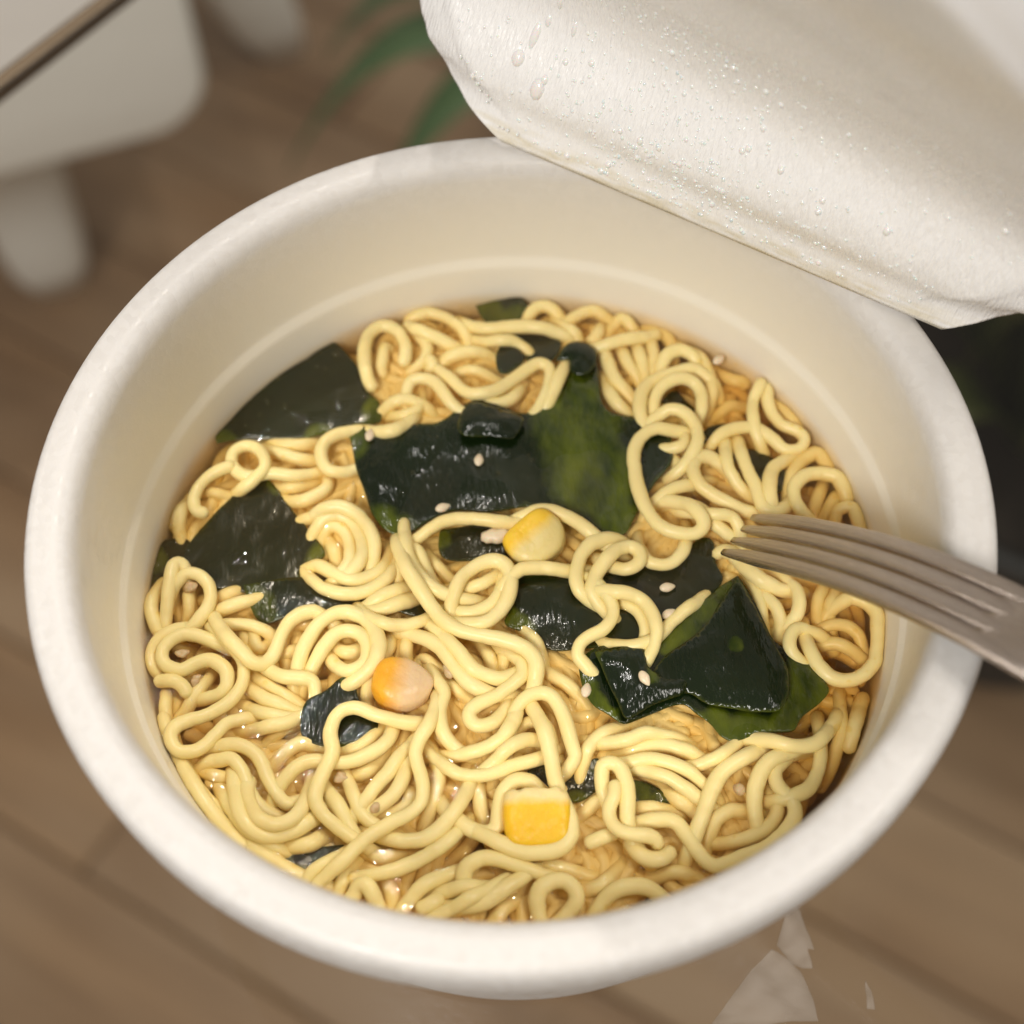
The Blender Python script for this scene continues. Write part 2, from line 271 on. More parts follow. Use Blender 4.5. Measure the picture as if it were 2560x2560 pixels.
 ('outermost brown noodle in the broth left of the diamond seaweed',[-567,207,-38,-570,199,-33,-574,190,-29,-577,181,-26,-580,171,-29,-582,162,-33,-584,153,-38]),
 ('open ring of noodle left of the large central seaweed',[-222,340,-44,-229,339,-37,-236,338,-30,-243,337,-24,-251,335,-18,-260,333,-13,-268,330,-10,-277,327,-7,-285,323,-3,-294,320,0,-303,315,2,-311,310,2,-318,304,2,-323,295,2,-326,286,2,-326,276,2,-325,266,2,-322,257,2,-317,248,2,-310,242,2,-300,239,1,-291,239,-1,-282,241,-5,-274,245,-9,-265,250,-11,-258,255,-15,-252,261,-19,-246,267,-25,-242,273,-32,-239,279,-39,-237,285,-46]),
 ('middle level noodle between the closed ring and the open ring',[-459,346,-58,-456,340,-51,-453,334,-44,-449,328,-37,-444,321,-32,-437,315,-27,-431,309,-24,-423,303,-21,-415,298,-17,-407,294,-13,-399,290,-11,-389,287,-11,-380,283,-12,-371,280,-13,-361,278,-15,-352,278,-19,-343,279,-24,-334,281,-26,-325,283,-30,-317,287,-34,-310,291,-40,-304,296,-47,-299,301,-54,-295,306,-61]),
 ('upper dim noodle between the two rings, right under the wall side seaweed',[-462,361,-62,-458,355,-54,-454,349,-47,-450,343,-41,-444,338,-35,-438,332,-31,-430,327,-27,-422,322,-25,-414,318,-20,-406,314,-17,-397,311,-14,-387,310,-13,-377,309,-14,-368,309,-15,-358,311,-17,-350,315,-21,-342,319,-25,-335,323,-30,-327,329,-33,-320,335,-36,-315,341,-41,-310,348,-47,-307,354,-53,-304,361,-60,-302,367,-67]),
 ('short noodle end poking out right of the diamond seaweed tip',[-442,260,-61,-438,254,-54,-434,249,-47,-429,243,-40,-423,238,-35,-416,233,-30,-408,229,-27,-399,226,-24,-391,223,-19,-382,222,-16,-372,222,-16,-364,225,-19,-356,229,-24,-347,233,-27,-340,238,-30,-333,244,-35,-328,250,-40,-324,256,-47,-320,262,-54,-318,268,-61]),
 ('noodle bending up from the nested hairpins to the open ring',[-423,233,-61,-419,227,-53,-415,221,-46,-410,215,-40,-404,209,-34,-397,204,-29,-388,200,-26,-379,196,-23,-370,194,-18,-361,192,-15,-351,193,-12,-342,197,-12,-333,202,-12,-325,207,-12,-318,214,-12,-315,224,-15,-315,233,-18,-316,243,-23,-317,252,-26,-319,261,-29,-323,270,-34,-327,277,-40,-331,283,-46,-336,289,-53,-341,293,-61]),
 ('hook shaped noodle with a cut end beside the wall side seaweed at the back',[-233,415,-11,-238,423,-6,-243,431,-2,-246,440,1,-248,450,2,-250,460,2,-251,470,2,-252,480,2,-252,490,2,-252,500,2,-251,510,2,-249,520,2,-246,530,2,-241,539,2,-234,546,2,-226,552,2,-216,554,2,-206,552,2,-198,547,2,-190,540,2,-185,532,2,-181,522,2,-178,513,2,-176,503,2,-176,493,1,-177,483,-2,-180,475,-6,-184,467,-11]),
 ('fat submerged noodle inside the cut hook at the back',[-203,506,-25,-208,513,-20,-215,517,-16,-217,507,-13,-218,497,-12,-219,487,-12,-221,477,-13,-222,468,-16,-220,459,-20,-215,451,-25]),
 ('thin bent noodle right of the cut hook at the back',[-168,554,-25,-162,547,-20,-155,540,-16,-149,533,-13,-143,525,-12,-139,515,-12,-137,506,-12,-138,496,-12,-141,486,-12,-146,477,-12,-153,470,-13,-161,465,-16,-170,461,-20,-178,458,-25]),
 ('big arched noodle at the back edge of the broth, left of centre',[-179,578,-25,-171,580,-20,-163,583,-16,-154,586,-13,-144,588,-12,-135,590,-12,-125,588,-12,-116,584,-12,-107,580,-12,-99,575,-12,-91,569,-12,-84,562,-12,-77,555,-12,-71,547,-12,-67,538,-13,-63,530,-16,-61,521,-19,-62,512,-24,-62,503,-27,-64,494,-30,-66,486,-35,-70,478,-40,-74,472,-47,-78,466,-54,-82,462,-61]),
 ('noodle slanting under the big arch at the back edge',[-179,570,-16,-173,562,-13,-167,555,-9,-161,549,-4,-155,542,1,-147,537,4,-139,532,3,-130,528,1,-121,525,-2,-112,522,-6,-104,518,-10,-96,514,-14,-87,511,-18,-78,509,-23,-69,508,-26,-60,507,-29,-51,508,-34,-43,509,-39,-36,511,-46,-29,513,-53,-23,515,-60]),
 ('straight level noodle crossing the back green patch',[-81,590,-40,-79,584,-33,-75,577,-27,-71,570,-21,-66,563,-16,-59,556,-12,-51,550,-9,-44,546,-5,-35,541,-1,-26,538,1,-16,537,2,-6,537,2,4,538,2,14,538,2,24,538,2,34,538,2,44,538,2,54,537,2,64,535,2,74,533,2,84,532,-1,93,530,-5,102,528,-9,111,525,-12,120,522,-15,128,519,-20,136,516,-26,142,512,-32,149,508,-39,154,505,-47]),
 ('short level noodle below the straight one at the back, beside a black curl',[-75,544,-47,-70,540,-39,-65,535,-32,-58,530,-25,-51,526,-19,-43,521,-15,-34,518,-12,-25,514,-8,-16,512,-4,-7,510,0,3,508,2,13,509,0,22,509,-4,31,506,-9,39,501,-12,47,495,-15,53,489,-20,59,483,-26,63,476,-32,66,470,-39,69,463,-47]),
 ('arched noodle running behind the back S shaped noodle',[-140,427,-61,-140,433,-53,-138,440,-46,-135,447,-40,-131,455,-34,-126,462,-29,-120,469,-26,-113,475,-23,-105,481,-18,-97,486,-14,-88,488,-12,-78,491,-11,-68,493,-11,-58,494,-11,-48,494,-12,-38,494,-15,-29,492,-18,-20,490,-23,-11,487,-26,-2,483,-29,5,479,-34,12,474,-40,18,469,-46,23,463,-53,27,458,-61]),
 ('small arch nested under the back arched noodle',[-129,416,-61,-126,422,-53,-121,428,-46,-116,434,-40,-110,439,-34,-102,444,-29,-94,449,-26,-85,451,-23,-76,454,-18,-66,456,-15,-56,454,-12,-47,452,-12,-37,449,-15,-28,445,-18,-20,442,-22,-11,438,-26,-2,433,-29,5,429,-34,12,424,-40,19,419,-46,24,414,-53,29,410,-61]),
 ('thick S shaped noodle at the back ending in a folded bulge over the central seaweed',[-141,501,-47,-138,495,-40,-135,488,-32,-132,482,-26,-128,474,-20,-124,467,-16,-119,459,-12,-113,451,-9,-108,443,-5,-102,436,-1,-96,429,1,-90,421,2,-84,413,2,-78,405,3,-71,398,3,-62,392,4,-53,389,5,-43,388,6,-33,389,6,-24,392,5,-15,396,4,-6,401,3,2,407,2,10,413,2,18,419,2,26,425,2,34,431,2,42,438,2,50,443,2,58,449,2,68,452,2,77,449,2,84,442,2,86,432,2,86,422,2,84,412,2,82,402,2,80,393,3,76,383,4,72,374,3,67,366,1,62,358,-2,56,350,-5,50,344,-8,43,338,-13,36,333,-19,30,329,-25,23,326,-32,17,323,-40]),
 ('noodle running just below the thick back S shaped noodle',[-93,461,-61,-91,455,-53,-89,448,-46,-87,440,-40,-83,433,-34,-79,425,-29,-74,417,-26,-67,410,-23,-61,403,-18,-54,396,-15,-47,390,-12,-38,386,-12,-29,381,-12,-19,378,-12,-9,377,-12,1,380,-12,10,384,-12,18,390,-12,23,398,-15,28,407,-18,31,415,-23,35,424,-26,37,433,-29,38,442,-34,38,451,-40,38,458,-46,36,466,-53,34,472,-61]),
 ('arched noodle dropping to the upper left edge of the central seaweed',[-170,360,-47,-173,366,-39,-175,373,-32,-177,380,-26,-178,388,-20,-178,397,-15,-176,407,-12,-174,416,-9,-170,424,-4,-163,430,-1,-153,431,2,-143,430,2,-134,427,2,-125,421,2,-118,413,2,-113,405,2,-108,396,2,-103,387,2,-98,379,0,-91,372,-3,-84,366,-7,-76,361,-10,-67,357,-13,-58,354,-18,-50,353,-23,-43,352,-30,-35,352,-37,-29,353,-45]),
 ('short bowed noodle above the sesame seed at the central seaweed corner',[-241,331,-54,-240,337,-46,-238,344,-39,-236,351,-33,-232,359,-27,-228,366,-23,-222,373,-19,-214,379,-17,-207,385,-14,-199,390,-12,-189,392,-9,-180,393,-9,-170,392,-10,-161,389,-12,-151,386,-14,-143,382,-18,-136,377,-22,-130,372,-28,-125,367,-35,-121,361,-42,-117,355,-49]),
 ('dim noodle under the short bowed one above the sesame seed',[-244,407,-63,-242,401,-56,-238,395,-49,-234,389,-42,-228,383,-37,-221,377,-32,-214,372,-29,-205,368,-26,-197,365,-21,-188,362,-17,-179,362,-14,-170,365,-13,-161,369,-13,-154,376,-13,-150,385,-16,-148,394,-20,-147,403,-24,-146,412,-27,-147,422,-30,-148,430,-35,-151,438,-41,-154,445,-47,-157,451,-54,-161,456,-62]),
 ('thin pale noodle lying on the upper left edge of the central seaweed',[-268,357,-43,-264,351,-35,-260,345,-28,-255,339,-22,-248,334,-16,-241,329,-11,-232,324,-8,-223,322,-4,-214,319,0,-205,318,4,-195,320,4,-188,326,1,-181,332,-4,-174,339,-7,-168,346,-10,-163,354,-15,-160,362,-21,-158,369,-27,-156,377,-35,-156,383,-42]),
 ('tiny noodle bend between the cut hook and the back S shape',[-139,484,-8,-133,476,-5,-127,467,-6,-132,462,-15,-138,458,-23]),
 ('short pale noodle lying against the curled black flap at the back',[133,512,-44,131,505,-36,130,498,-29,128,491,-23,126,482,-17,123,474,-12,121,465,-9,118,456,-6,115,447,-1,112,439,4,109,430,9,106,421,12,102,412,14,98,403,14,94,394,12,90,386,8,85,377,5,81,369,2,76,361,-3,71,354,-9,67,348,-15,63,342,-22,59,336,-30]),
 ('small noodle bow at the very back edge above the straight noodle',[42,520,-52,41,527,-44,41,534,-37,41,542,-30,43,550,-24,46,559,-20,50,567,-17,55,575,-13,61,583,-11,69,589,-10,79,592,-10,89,591,-11,98,587,-14,105,580,-18,110,573,-22,115,565,-26,119,556,-29,122,547,-34,123,539,-40,123,531,-46,123,524,-53,122,517,-61]),
 ('arch at the back edge right of centre, topmost in the picture',[86,496,-61,87,502,-53,90,509,-46,93,516,-40,96,523,-34,101,531,-29,107,539,-26,114,545,-23,120,552,-18,128,558,-15,136,563,-12,145,568,-12,154,573,-12,164,576,-12,174,577,-12,183,575,-15,191,570,-18,199,565,-23,207,560,-26,214,554,-29,220,547,-34,225,540,-40,229,533,-46,231,527,-53,233,520,-61]),
 ('short noodle under the topmost arch at the back',[83,581,-51,88,576,-44,93,571,-37,98,566,-30,104,560,-24,111,554,-20,117,547,-16,124,540,-14,131,533,-11,138,527,-15,141,520,-21,144,511,-25,146,502,-28,147,493,-33,147,484,-39,145,477,-45,144,470,-53,141,464,-60]),
 ('noodle stub curving down from the topmost arch',[188,551,-25,185,543,-21,183,534,-17,179,525,-14,174,517,-16,167,512,-20,159,507,-25]),
 ('noodle bow next right of the topmost arch at the back',[187,497,-61,188,504,-54,189,511,-47,191,518,-40,194,526,-34,198,533,-30,204,541,-26,211,547,-23,217,553,-19,225,558,-15,233,553,-13,239,545,-15,244,538,-19,249,530,-24,254,522,-27,257,514,-30,259,505,-35,261,497,-40,261,490,-47,261,482,-54,260,476,-61]),
 ('brownish noodle curving along the back right wall',[258,545,-39,267,542,-34,275,538,-30,284,534,-27,293,529,-26,302,524,-27,309,516,-27,313,507,-28,316,497,-30,318,488,-34,318,479,-38,317,469,-42,316,460,-45,313,451,-50,309,443,-56,305,437,-62,301,431,-69,296,426,-77]),
 ('noodle lying crosswise on top of the comb of parallel strands at the back right',[119,491,-47,126,490,-40,133,489,-32,140,488,-26,149,487,-20,157,487,-16,167,487,-12,176,488,-9,185,489,-5,194,490,-1,204,492,1,213,494,2,223,497,2,233,498,2,243,500,1,252,503,-2,261,505,-5,269,509,-10,278,513,-13,286,517,-16,294,522,-21]),
 ('first, leftmost tooth of the comb of parallel noodles at the back right',[188,549,-61,187,542,-54,187,535,-46,186,527,-40,186,519,-34,187,510,-30,187,501,-26,188,492,-23,189,483,-19,190,473,-15,191,464,-13,194,454,-12,196,444,-12,198,435,-12,201,425,-12,205,416,-12,210,407,-13,216,400,-15,222,393,-19,228,386,-23,235,379,-26,241,372,-30,248,366,-34,254,361,-40,260,356,-47,265,352,-54,271,348,-61]),
 ('second tooth of the comb of parallel noodles at the back right',[224,549,-61,223,542,-54,223,535,-46,222,527,-40,221,519,-34,221,510,-29,222,501,-26,222,491,-23,223,482,-19,224,473,-15,226,463,-13,229,453,-12,233,444,-13,238,436,-15,243,428,-19,247,420,-24,251,411,-27,255,402,-30,258,394,-35,261,386,-41,264,379,-47,266,372,-54,268,366,-62]),
 ('third tooth of the comb of parallel noodles at the back right',[251,542,-49,250,535,-42,250,527,-36,250,518,-31,250,509,-28,250,500,-25,251,491,-21,251,482,-16,252,472,-13,253,463,-11,255,453,-12,256,443,-14,257,434,-17,259,425,-20,260,415,-23,261,407,-28,262,399,-34,264,391,-40,265,384,-47,266,378,-54]),
 ('fourth, rightmost tooth of the comb of parallel noodles at the back right',[275,533,-32,275,523,-29,276,514,-26,276,505,-22,277,495,-18,277,486,-15,278,476,-13,278,466,-13,276,456,-14,275,446,-17,273,437,-19,270,428,-23,267,419,-27,264,412,-33,260,405,-40,257,399,-47,253,393,-54]),
 ('noodle slanting below the comb toward the central seaweed',[181,469,-61,181,462,-53,181,455,-46,181,447,-40,182,438,-34,183,429,-29,184,420,-26,186,411,-23,188,402,-19,191,392,-15,194,383,-13,198,374,-12,203,365,-12,210,358,-15,217,352,-18,224,345,-23,231,339,-26,239,334,-29,247,329,-34,254,325,-40,261,322,-46,268,319,-53,274,317,-61]),
 ('small tight arch above the upper right ring',[289,386,-49,287,392,-42,285,399,-35,284,407,-28,284,415,-22,285,424,-18,287,433,-14,290,442,-11,294,450,-7,299,458,-3,307,464,-1,317,468,-1,327,469,-1,336,466,-2,345,461,-5,351,454,-9,354,446,-13,357,437,-17,359,428,-20,360,419,-24,359,410,-30,357,403,-37,355,396,-44,353,390,-52]),
 ('brown noodle running behind the small tight arch down the right side',[313,512,-47,319,506,-40,325,501,-35,332,494,-31,339,487,-29,345,480,-24,351,474,-20,358,467,-18,364,459,-17,368,449,-17,371,440,-17,373,430,-18,375,420,-18,376,410,-18,377,399,-18,377,389,-18,376,380,-20,372,371,-23,368,362,-27,364,354,-31,359,346,-34,353,339,-39,346,334,-44,340,330,-51,333,327,-58,327,324,-66]),
 ('outer strand of the upper right ring beside the central seaweed',[268,269,-41,264,274,-34,259,279,-27,255,286,-21,252,293,-15,248,301,-10,246,310,-7,244,319,-4,242,328,-1,241,337,2,241,347,3,243,357,3,245,367,2,248,376,2,253,385,2,259,392,1,266,399,1,275,404,1,284,409,1,293,413,0,302,416,0,311,419,-1,321,422,-1,330,425,-1,340,427,-2,349,428,-5,357,424,-8,364,419,-12,372,413,-15,378,406,-18,383,399,-23,386,391,-29,389,384,-35,391,378,-42,392,371,-50]),
 ('inner strand of the upper right ring, a green scrap showing through',[282,285,-47,278,290,-40,275,296,-33,272,303,-26,269,310,-21,267,319,-16,266,328,-13,266,337,-10,267,346,-5,268,355,-1,271,364,2,275,372,5,281,380,7,288,386,10,296,391,11,305,395,12,315,398,11,324,399,9,333,398,5,342,394,2,348,387,0,352,378,-1,354,368,-2,354,358,-1,353,349,-2,352,339,-4,349,331,-8,345,322,-12,342,314,-15,337,306,-18,332,299,-23,327,293,-28,321,288,-35,316,283,-42,310,280,-49]),
 ('noodle hanging out of the upper right ring in a shepherd crook',[238,282,-35,240,288,-28,243,294,-21,247,301,-14,252,307,-8,258,313,-4,265,319,0,274,324,3,282,328,7,290,331,11,300,330,13,309,327,14,317,321,14,324,314,14,329,305,14,333,296,14,336,287,14,336,277,15,336,267,15,334,257,16,331,248,15,326,239,13,321,232,9,315,224,6,308,218,3,301,213,-2,294,209,-7,287,206,-14,280,204,-21,274,203,-28]),
 ('long noodle draped down the right edge of the central seaweed and looped at its foot',[353,286,-35,347,288,-27,339,289,-20,332,289,-14,324,290,-8,315,291,-3,305,291,0,296,291,3,287,291,7,277,291,11,267,291,14,258,288,14,249,284,14,241,277,14,234,270,14,229,261,14,225,252,14,222,242,14,221,232,14,220,222,14,221,212,14,221,202,14,221,192,14,222,182,14,223,172,14,225,162,14,227,152,14,229,142,14,232,132,14,236,123,14,240,114,14,245,105,14,250,97,14,258,90,14,266,84,14,275,80,14,285,77,14,295,75,14,305,74,14,314,75,15,323,80,18,327,88,21,326,98,24,321,107,25,316,115,24,311,123,21,306,130,16,300,136,10,293,141,5,285,146,1,277,150,-2,268,153,-7,260,154,-13,252,154,-19,245,154,-26,239,153,-34]),
 ('short curved piece inside the shepherd crook',[318,349,-47,320,343,-40,321,336,-32,322,328,-26,323,320,-20,323,312,-16,322,302,-12,320,293,-9,318,284,-5,316,275,-1,313,266,2,307,259,2,298,257,1,288,257,-3,279,259,-5,270,261,-9,262,264,-13,255,269,-19,248,273,-26,243,278,-33,239,283,-40]),
 ('small dim noodle under the shepherd crook on dark seaweed',[270,306,-61,273,300,-54,275,293,-47,278,286,-40,281,279,-35,284,271,-30,287,262,-27,290,253,-24,293,245,-19,297,237,-17,302,229,-19,306,221,-24,311,213,-27,317,206,-30,323,199,-35,328,194,-40,334,189,-47,339,184,-54,344,180,-61]),
 ('noodle arching across to the foot loop from the right',[219,110,-47,222,116,-40,225,123,-33,230,129,-26,234,136,-20,240,142,-16,247,149,-12,254,155,-9,262,160,-5,269,165,-1,278,169,1,287,173,2,297,176,1,306,179,-1,315,182,-5,323,185,-9,332,189,-12,341,193,-16,349,196,-20,356,199,-26,363,203,-33,369,206,-40,375,209,-47]),
 ('noodle running from the foot loop to the fork tips',[239,145,-47,245,147,-39,252,149,-32,260,150,-26,268,150,-20,277,150,-15,286,148,-12,295,145,-9,304,142,-4,313,139,-1,321,134,2,329,127,2,335,119,2,341,111,2,347,102,2,353,94,2,361,88,-1,368,82,-4,376,78,-9,385,73,-12,393,69,-15,402,67,-20,410,65,-26,418,64,-32,425,64,-39,432,64,-47]),
 ('bent noodle end right behind the tips of the fork',[281,146,-28,286,141,-21,291,136,-14,297,131,-8,303,126,-2,311,122,3,319,118,6,328,115,9,336,112,13,345,109,17,354,107,18,364,107,17,373,106,13,381,102,10,386,94,6,389,86,2,390,77,-2,390,68,-6,389,59,-9,387,50,-12,383,41,-17,380,34,-23,375,28,-29,371,23,-36,366,18,-43]),
 ('noodle hook above the fork tips with a small eye',[400,183,-47,399,189,-40,396,196,-33,393,203,-26,389,209,-20,383,216,-16,376,223,-12,368,228,-9,361,233,-5,352,236,-1,343,236,1,334,233,3,327,226,3,324,217,5,322,207,6,323,197,8,325,187,9,329,178,8,334,170,7,342,164,4,349,158,3,357,152,2,365,146,2,374,141,1,382,136,-1,391,133,-5,399,130,-9,408,128,-12,418,127,-16,426,126,-20,435,126,-26,442,127,-33,449,128,-40,455,130,-47]),
 ('big winding S noodle at the right side between crook and wall',[345,217,-48,345,223,-41,346,231,-34,347,238,-27,349,246,-21,353,254,-17,358,261,-13,364,269,-11,370,275,-6,377,281,-3,386,286,-1,395,290,-2,404,293,-2,414,295,-3,424,296,-4,434,296,-5,444,294,-6,452,289,-7,460,282,-7,467,275,-8,473,268,-8,479,260,-9,485,253,-10,494,248,-10,504,248,-11,514,250,-11,521,256,-11,526,265,-11,526,274,-11,521,283,-11,513,289,-10,504,294,-10,496,298,-10,488,305,-10,483,313,-9,478,322,-9,475,331,-9,473,341,-8,472,351,-8,472,361,-8,474,371,-8,472,380,-7,467,386,-11,463,389,-20]),
 ('upright noodle left of the top of the big winding S at the right wall',[463,392,-4,462,384,2,458,376,4,453,367,3,448,359,-1,445,350,-4,443,341,-3,441,331,-1,440,321,1,440,312,2,440,302,0,441,292,-2,443,283,-6,446,275,-10,449,267,-16,452,260,-22,456,254,-29,460,249,-37]),
 ('noodle bow at the right wall outside the big winding S',[480,366,-35,485,360,-30,491,353,-27,497,345,-24,502,338,-23,507,329,-23,512,321,-24,517,313,-27,521,306,-32,523,298,-37]),
 ('brown sunken noodle left of the top of the big winding S',[385,457,-50,389,449,-46,395,441,-44,401,434,-39,407,428,-35,415,422,-33,424,417,-32,433,416,-34,441,412,-39,445,407,-46]),
 ('brown sunken blob of noodle in the gap right of the upper right ring',[351,308,-78,354,314,-71,357,321,-64,361,327,-57,366,334,-52,372,340,-47,379,346,-44,387,352,-41,395,356,-37,403,361,-34,412,364,-35,421,365,-40,430,366,-44,440,366,-47,449,365,-51,457,362,-56,465,359,-61,472,355,-68,477,351,-75,482,347,-82]),
 ('left strand of the noodle pair hanging below the big winding S',[397,306,-47,395,299,-39,393,292,-32,391,285,-26,389,277,-20,387,268,-15,386,258,-12,385,249,-9,384,240,-4,383,231,0,383,221,3,384,211,2,387,202,0,392,194,-4,396,186,-9,402,178,-12,408,171,-15,415,166,-20,423,161,-26,430,158,-32,436,156,-39,443,154,-47]),
 ('right strand of the noodle pair hanging below the big winding S, hooked at its foot',[415,312,-51,414,305,-43,413,298,-36,412,290,-30,411,282,-24,411,273,-19,411,263,-16,411,254,-13,412,245,-8,412,236,-4,414,226,-2,415,216,-1,418,206,-1,420,196,-1,423,187,-1,426,177,0,428,167,0,429,157,0,430,147,0,432,137,0,436,128,0,444,122,-1,453,118,-2,462,122,-6,468,128,-10,475,134,-15,481,141,-18,487,149,-21,491,157,-26,493,164,-32,495,172,-38,496,179,-45,496,186,-53]),
 ('short inverted U noodle over the dark gap above the fork',[470,87,-37,466,92,-30,462,98,-23,459,104,-16,455,112,-11,453,120,-6,451,129,-3,450,138,0,449,148,3,449,157,5,450,167,5,452,176,3,454,186,0,457,195,-3,461,204,-4,466,212,-6,473,218,-9,480,224,-12,487,230,-16,494,236,-19,502,241,-22,510,245,-27,517,248,-32,524,250,-39,531,251,-46,538,253,-53]),
 ('outer back strand of the coil at the right wall above the fork',[485,124,-59,484,131,-52,484,138,-45,484,146,-38,484,154,-32,485,163,-28,487,173,-24,490,182,-21,493,191,-19,496,201,-18,501,210,-20,506,218,-22,512,226,-24,519,234,-26,526,240,-26,535,245,-26,545,249,-26,553,245,-27,557,236,-27,560,227,-28,564,218,-31,567,209,-36,569,201,-41]),
 ('front strand of the coil at the right wall above the fork',[566,92,-59,560,92,-52,553,92,-45,545,94,-39,538,96,-33,530,100,-28,522,104,-25,515,110,-22,508,116,-17,502,122,-12,497,129,-7,493,138,-5,492,148,-5,492,158,-5,494,167,-6,499,176,-6,505,183,-7,513,190,-8,521,195,-10,530,198,-12,540,199,-13,550,199,-14,560,196,-14,569,193,-14,576,186,-15,579,177,-15,582,168,-16,584,159,-20,586,150,-24,588,141,-29]),
 ('left upright strand seen inside the right wall coil',[559,207,-47,556,198,-43,552,190,-41,548,181,-37,544,173,-33,540,165,-30,536,156,-29,532,147,-31,528,138,-34,524,130,-38,520,122,-41,516,113,-45,513,105,-49,509,98,-55,506,91,-62,503,84,-69,501,78,-76]),
 ('right upright strand seen inside the right wall coil',[576,173,-42,572,165,-38,567,157,-34,562,148,-31,556,140,-32,551,132,-35,545,125,-40,539,117,-43,533,109,-46,527,102,-51,522,96,-57,516,90,-63,511,85,-71,506,80,-78]),
 ('small loop touching the wall right where the fork passes over',[564,60,-65,561,66,-58,559,73,-51,557,80,-44,557,89,-38,557,98,-34,559,107,-30,562,116,-27,565,125,-22,573,129,-18,582,130,-15,591,127,-15,594,118,-16,596,108,-17,597,98,-18,599,88,-22,599,79,-26,600,70,-31]),
 ('noodle hooked over the lowest fork tine tip',[349,36,-11,350,44,-7,357,47,-3,366,44,0,374,41,-3,379,34,-7,383,27,-11]),
 ('noodle slanting down from under the fork tips',[371,76,-42,371,69,-34,372,62,-28,373,55,-21,375,47,-15,378,39,-11,382,31,-7,386,22,-5,390,14,-1,396,6,1,401,-1,3,408,-8,3,415,-15,2,424,-19,-1,432,-22,-5,440,-25,-10,449,-27,-13,459,-27,-16,467,-27,-21,475,-25,-26,482,-23,-33,489,-21,-40,494,-18,-47]),
 ('noodle bending along the right edge of the folded seaweed point',[370,55,-61,373,49,-53,377,43,-46,381,36,-40,384,29,-34,388,21,-30,392,12,-26,395,3,-23,398,-5,-19,402,-14,-15,405,-23,-13,408,-33,-12,409,-43,-12,410,-53,-12,409,-63,-12,409,-73,-15,409,-82,-19,411,-91,-23,413,-100,-26,416,-109,-30,419,-117,-34,423,-125,-40,427,-131,-46,431,-137,-53,436,-142,-61]),
 ('second noodle right of the folded seaweed point, bent like a bracket',[378,-13,-47,384,-15,-40,391,-17,-33,398,-21,-27,405,-25,-21,412,-30,-16,418,-37,-13,424,-45,-10,429,-53,-8,434,-61,-7,437,-71,-9,439,-80,-12,439,-89,-16,437,-97,-20,434,-106,-24,431,-114,-27,426,-122,-31,421,-129,-35,415,-135,-41,410,-140,-48,404,-144,-54,398,-147,-62]),
 ('fat bent noodle below the middle of the fork',[420,19,-51,426,17,-44,433,14,-37,439,11,-30,446,6,-24,452,0,-20,459,-7,-16,464,-15,-14,468,-23,-9,472,-31,-6,473,-41,-4,473,-51,-3,472,-60,-3,469,-70,-5,465,-78,-8,458,-84,-12,450,-90,-15,442,-95,-19,434,-99,-23,427,-101,-29,419,-103,-35,412,-103,-42,406,-103,-50]),
 ('left of two short upright noodles below the fork at the right',[555,35,-74,551,30,-66,547,24,-59,543,18,-53,538,11,-47,534,3,-43,529,-5,-39,524,-13,-36,520,-21,-31,516,-29,-27,511,-37,-25,508,-46,-26,506,-55,-30,506,-64,-34,505,-74,-37,506,-83,-40,508,-92,-45,511,-99,-51,515,-106,-57,519,-112,-64,523,-117,-72]),
 ('right of two short upright noodles below the fork at the right',[570,28,-73,567,22,-66,564,16,-59,560,9,-52,557,2,-47,553,-6,-42,548,-14,-39,544,-23,-35,540,-30,-30,536,-38,-26,531,-46,-23,527,-55,-24,525,-64,-29,524,-72,-34,524,-81,-38,525,-90,-41,526,-99,-46,529,-106,-52,533,-113,-58,537,-119,-65,541,-124,-73]),
 ('large ring of noodle hugging the right wall below the fork',[506,-92,-58,509,-86,-51,512,-80,-44,516,-74,-37,521,-67,-31,528,-61,-27,535,-56,-23,544,-52,-21,553,-48,-18,562,-45,-17,572,-48,-16,581,-52,-17,589,-58,-17,595,-66,-17,599,-75,-16,600,-85,-16,598,-95,-16,596,-105,-15,595,-114,-15,593,-124,-15,591,-134,-14,588,-144,-14,586,-153,-14,583,-163,-13,577,-171,-13,570,-178,-13,563,-185,-12,554,-190,-12,545,-194,-12,535,-196,-11,525,-196,-11,515,-194,-10,506,-190,-9,499,-184,-8,493,-176,-7,487,-167,-7,484,-158,-6,481,-149,-6,479,-139,-8,478,-130,-12,477,-121,-16,476,-111,-19,477,-102,-23,478,-93,-27,479,-85,-33,481,-78,-39,483,-71,-46,485,-65,-54]),
 ('hooked noodle left of the large right wall ring',[529,-134,-53,525,-128,-45,520,-123,-38,514,-118,-32,507,-113,-26,499,-108,-21,490,-105,-18,481,-103,-14,473,-101,-9,464,-103,-5,456,-108,-2,450,-117,-1,447,-126,-1,446,-136,-1,449,-146,-4,455,-153,-8,462,-159,-12,470,-165,-16,478,-169,-19,487,-173,-23,495,-175,-29,502,-176,-36,510,-176,-43,516,-175,-51]),
 ('upper curved noodle inside the large right wall ring',[463,-132,-71,466,-126,-64,470,-120,-57,475,-114,-50,481,-108,-44,488,-103,-40,496,-98,-36,505,-94,-33,514,-91,-29,523,-89,-26,533,-89,-25,543,-90,-26,552,-93,-27,560,-99,-29,567,-106,-32,570,-115,-35,572,-123,-40,573,-133,-43,573,-142,-46,572,-151,-51,570,-159,-57,567,-166,-63,564,-173,-70,561,-178,-78]),
 ('lower curved noodle inside the large right wall ring',[453,-144,-71,458,-140,-64,463,-135,-57,469,-131,-51,476,-127,-45,484,-124,-41,493,-122,-37,502,-122,-35,511,-122,-30,521,-122,-27,530,-124,-26,539,-128,-26,547,-132,-29,555,-136,-33,562,-141,-37,569,-147,-41,576,-153,-44]),
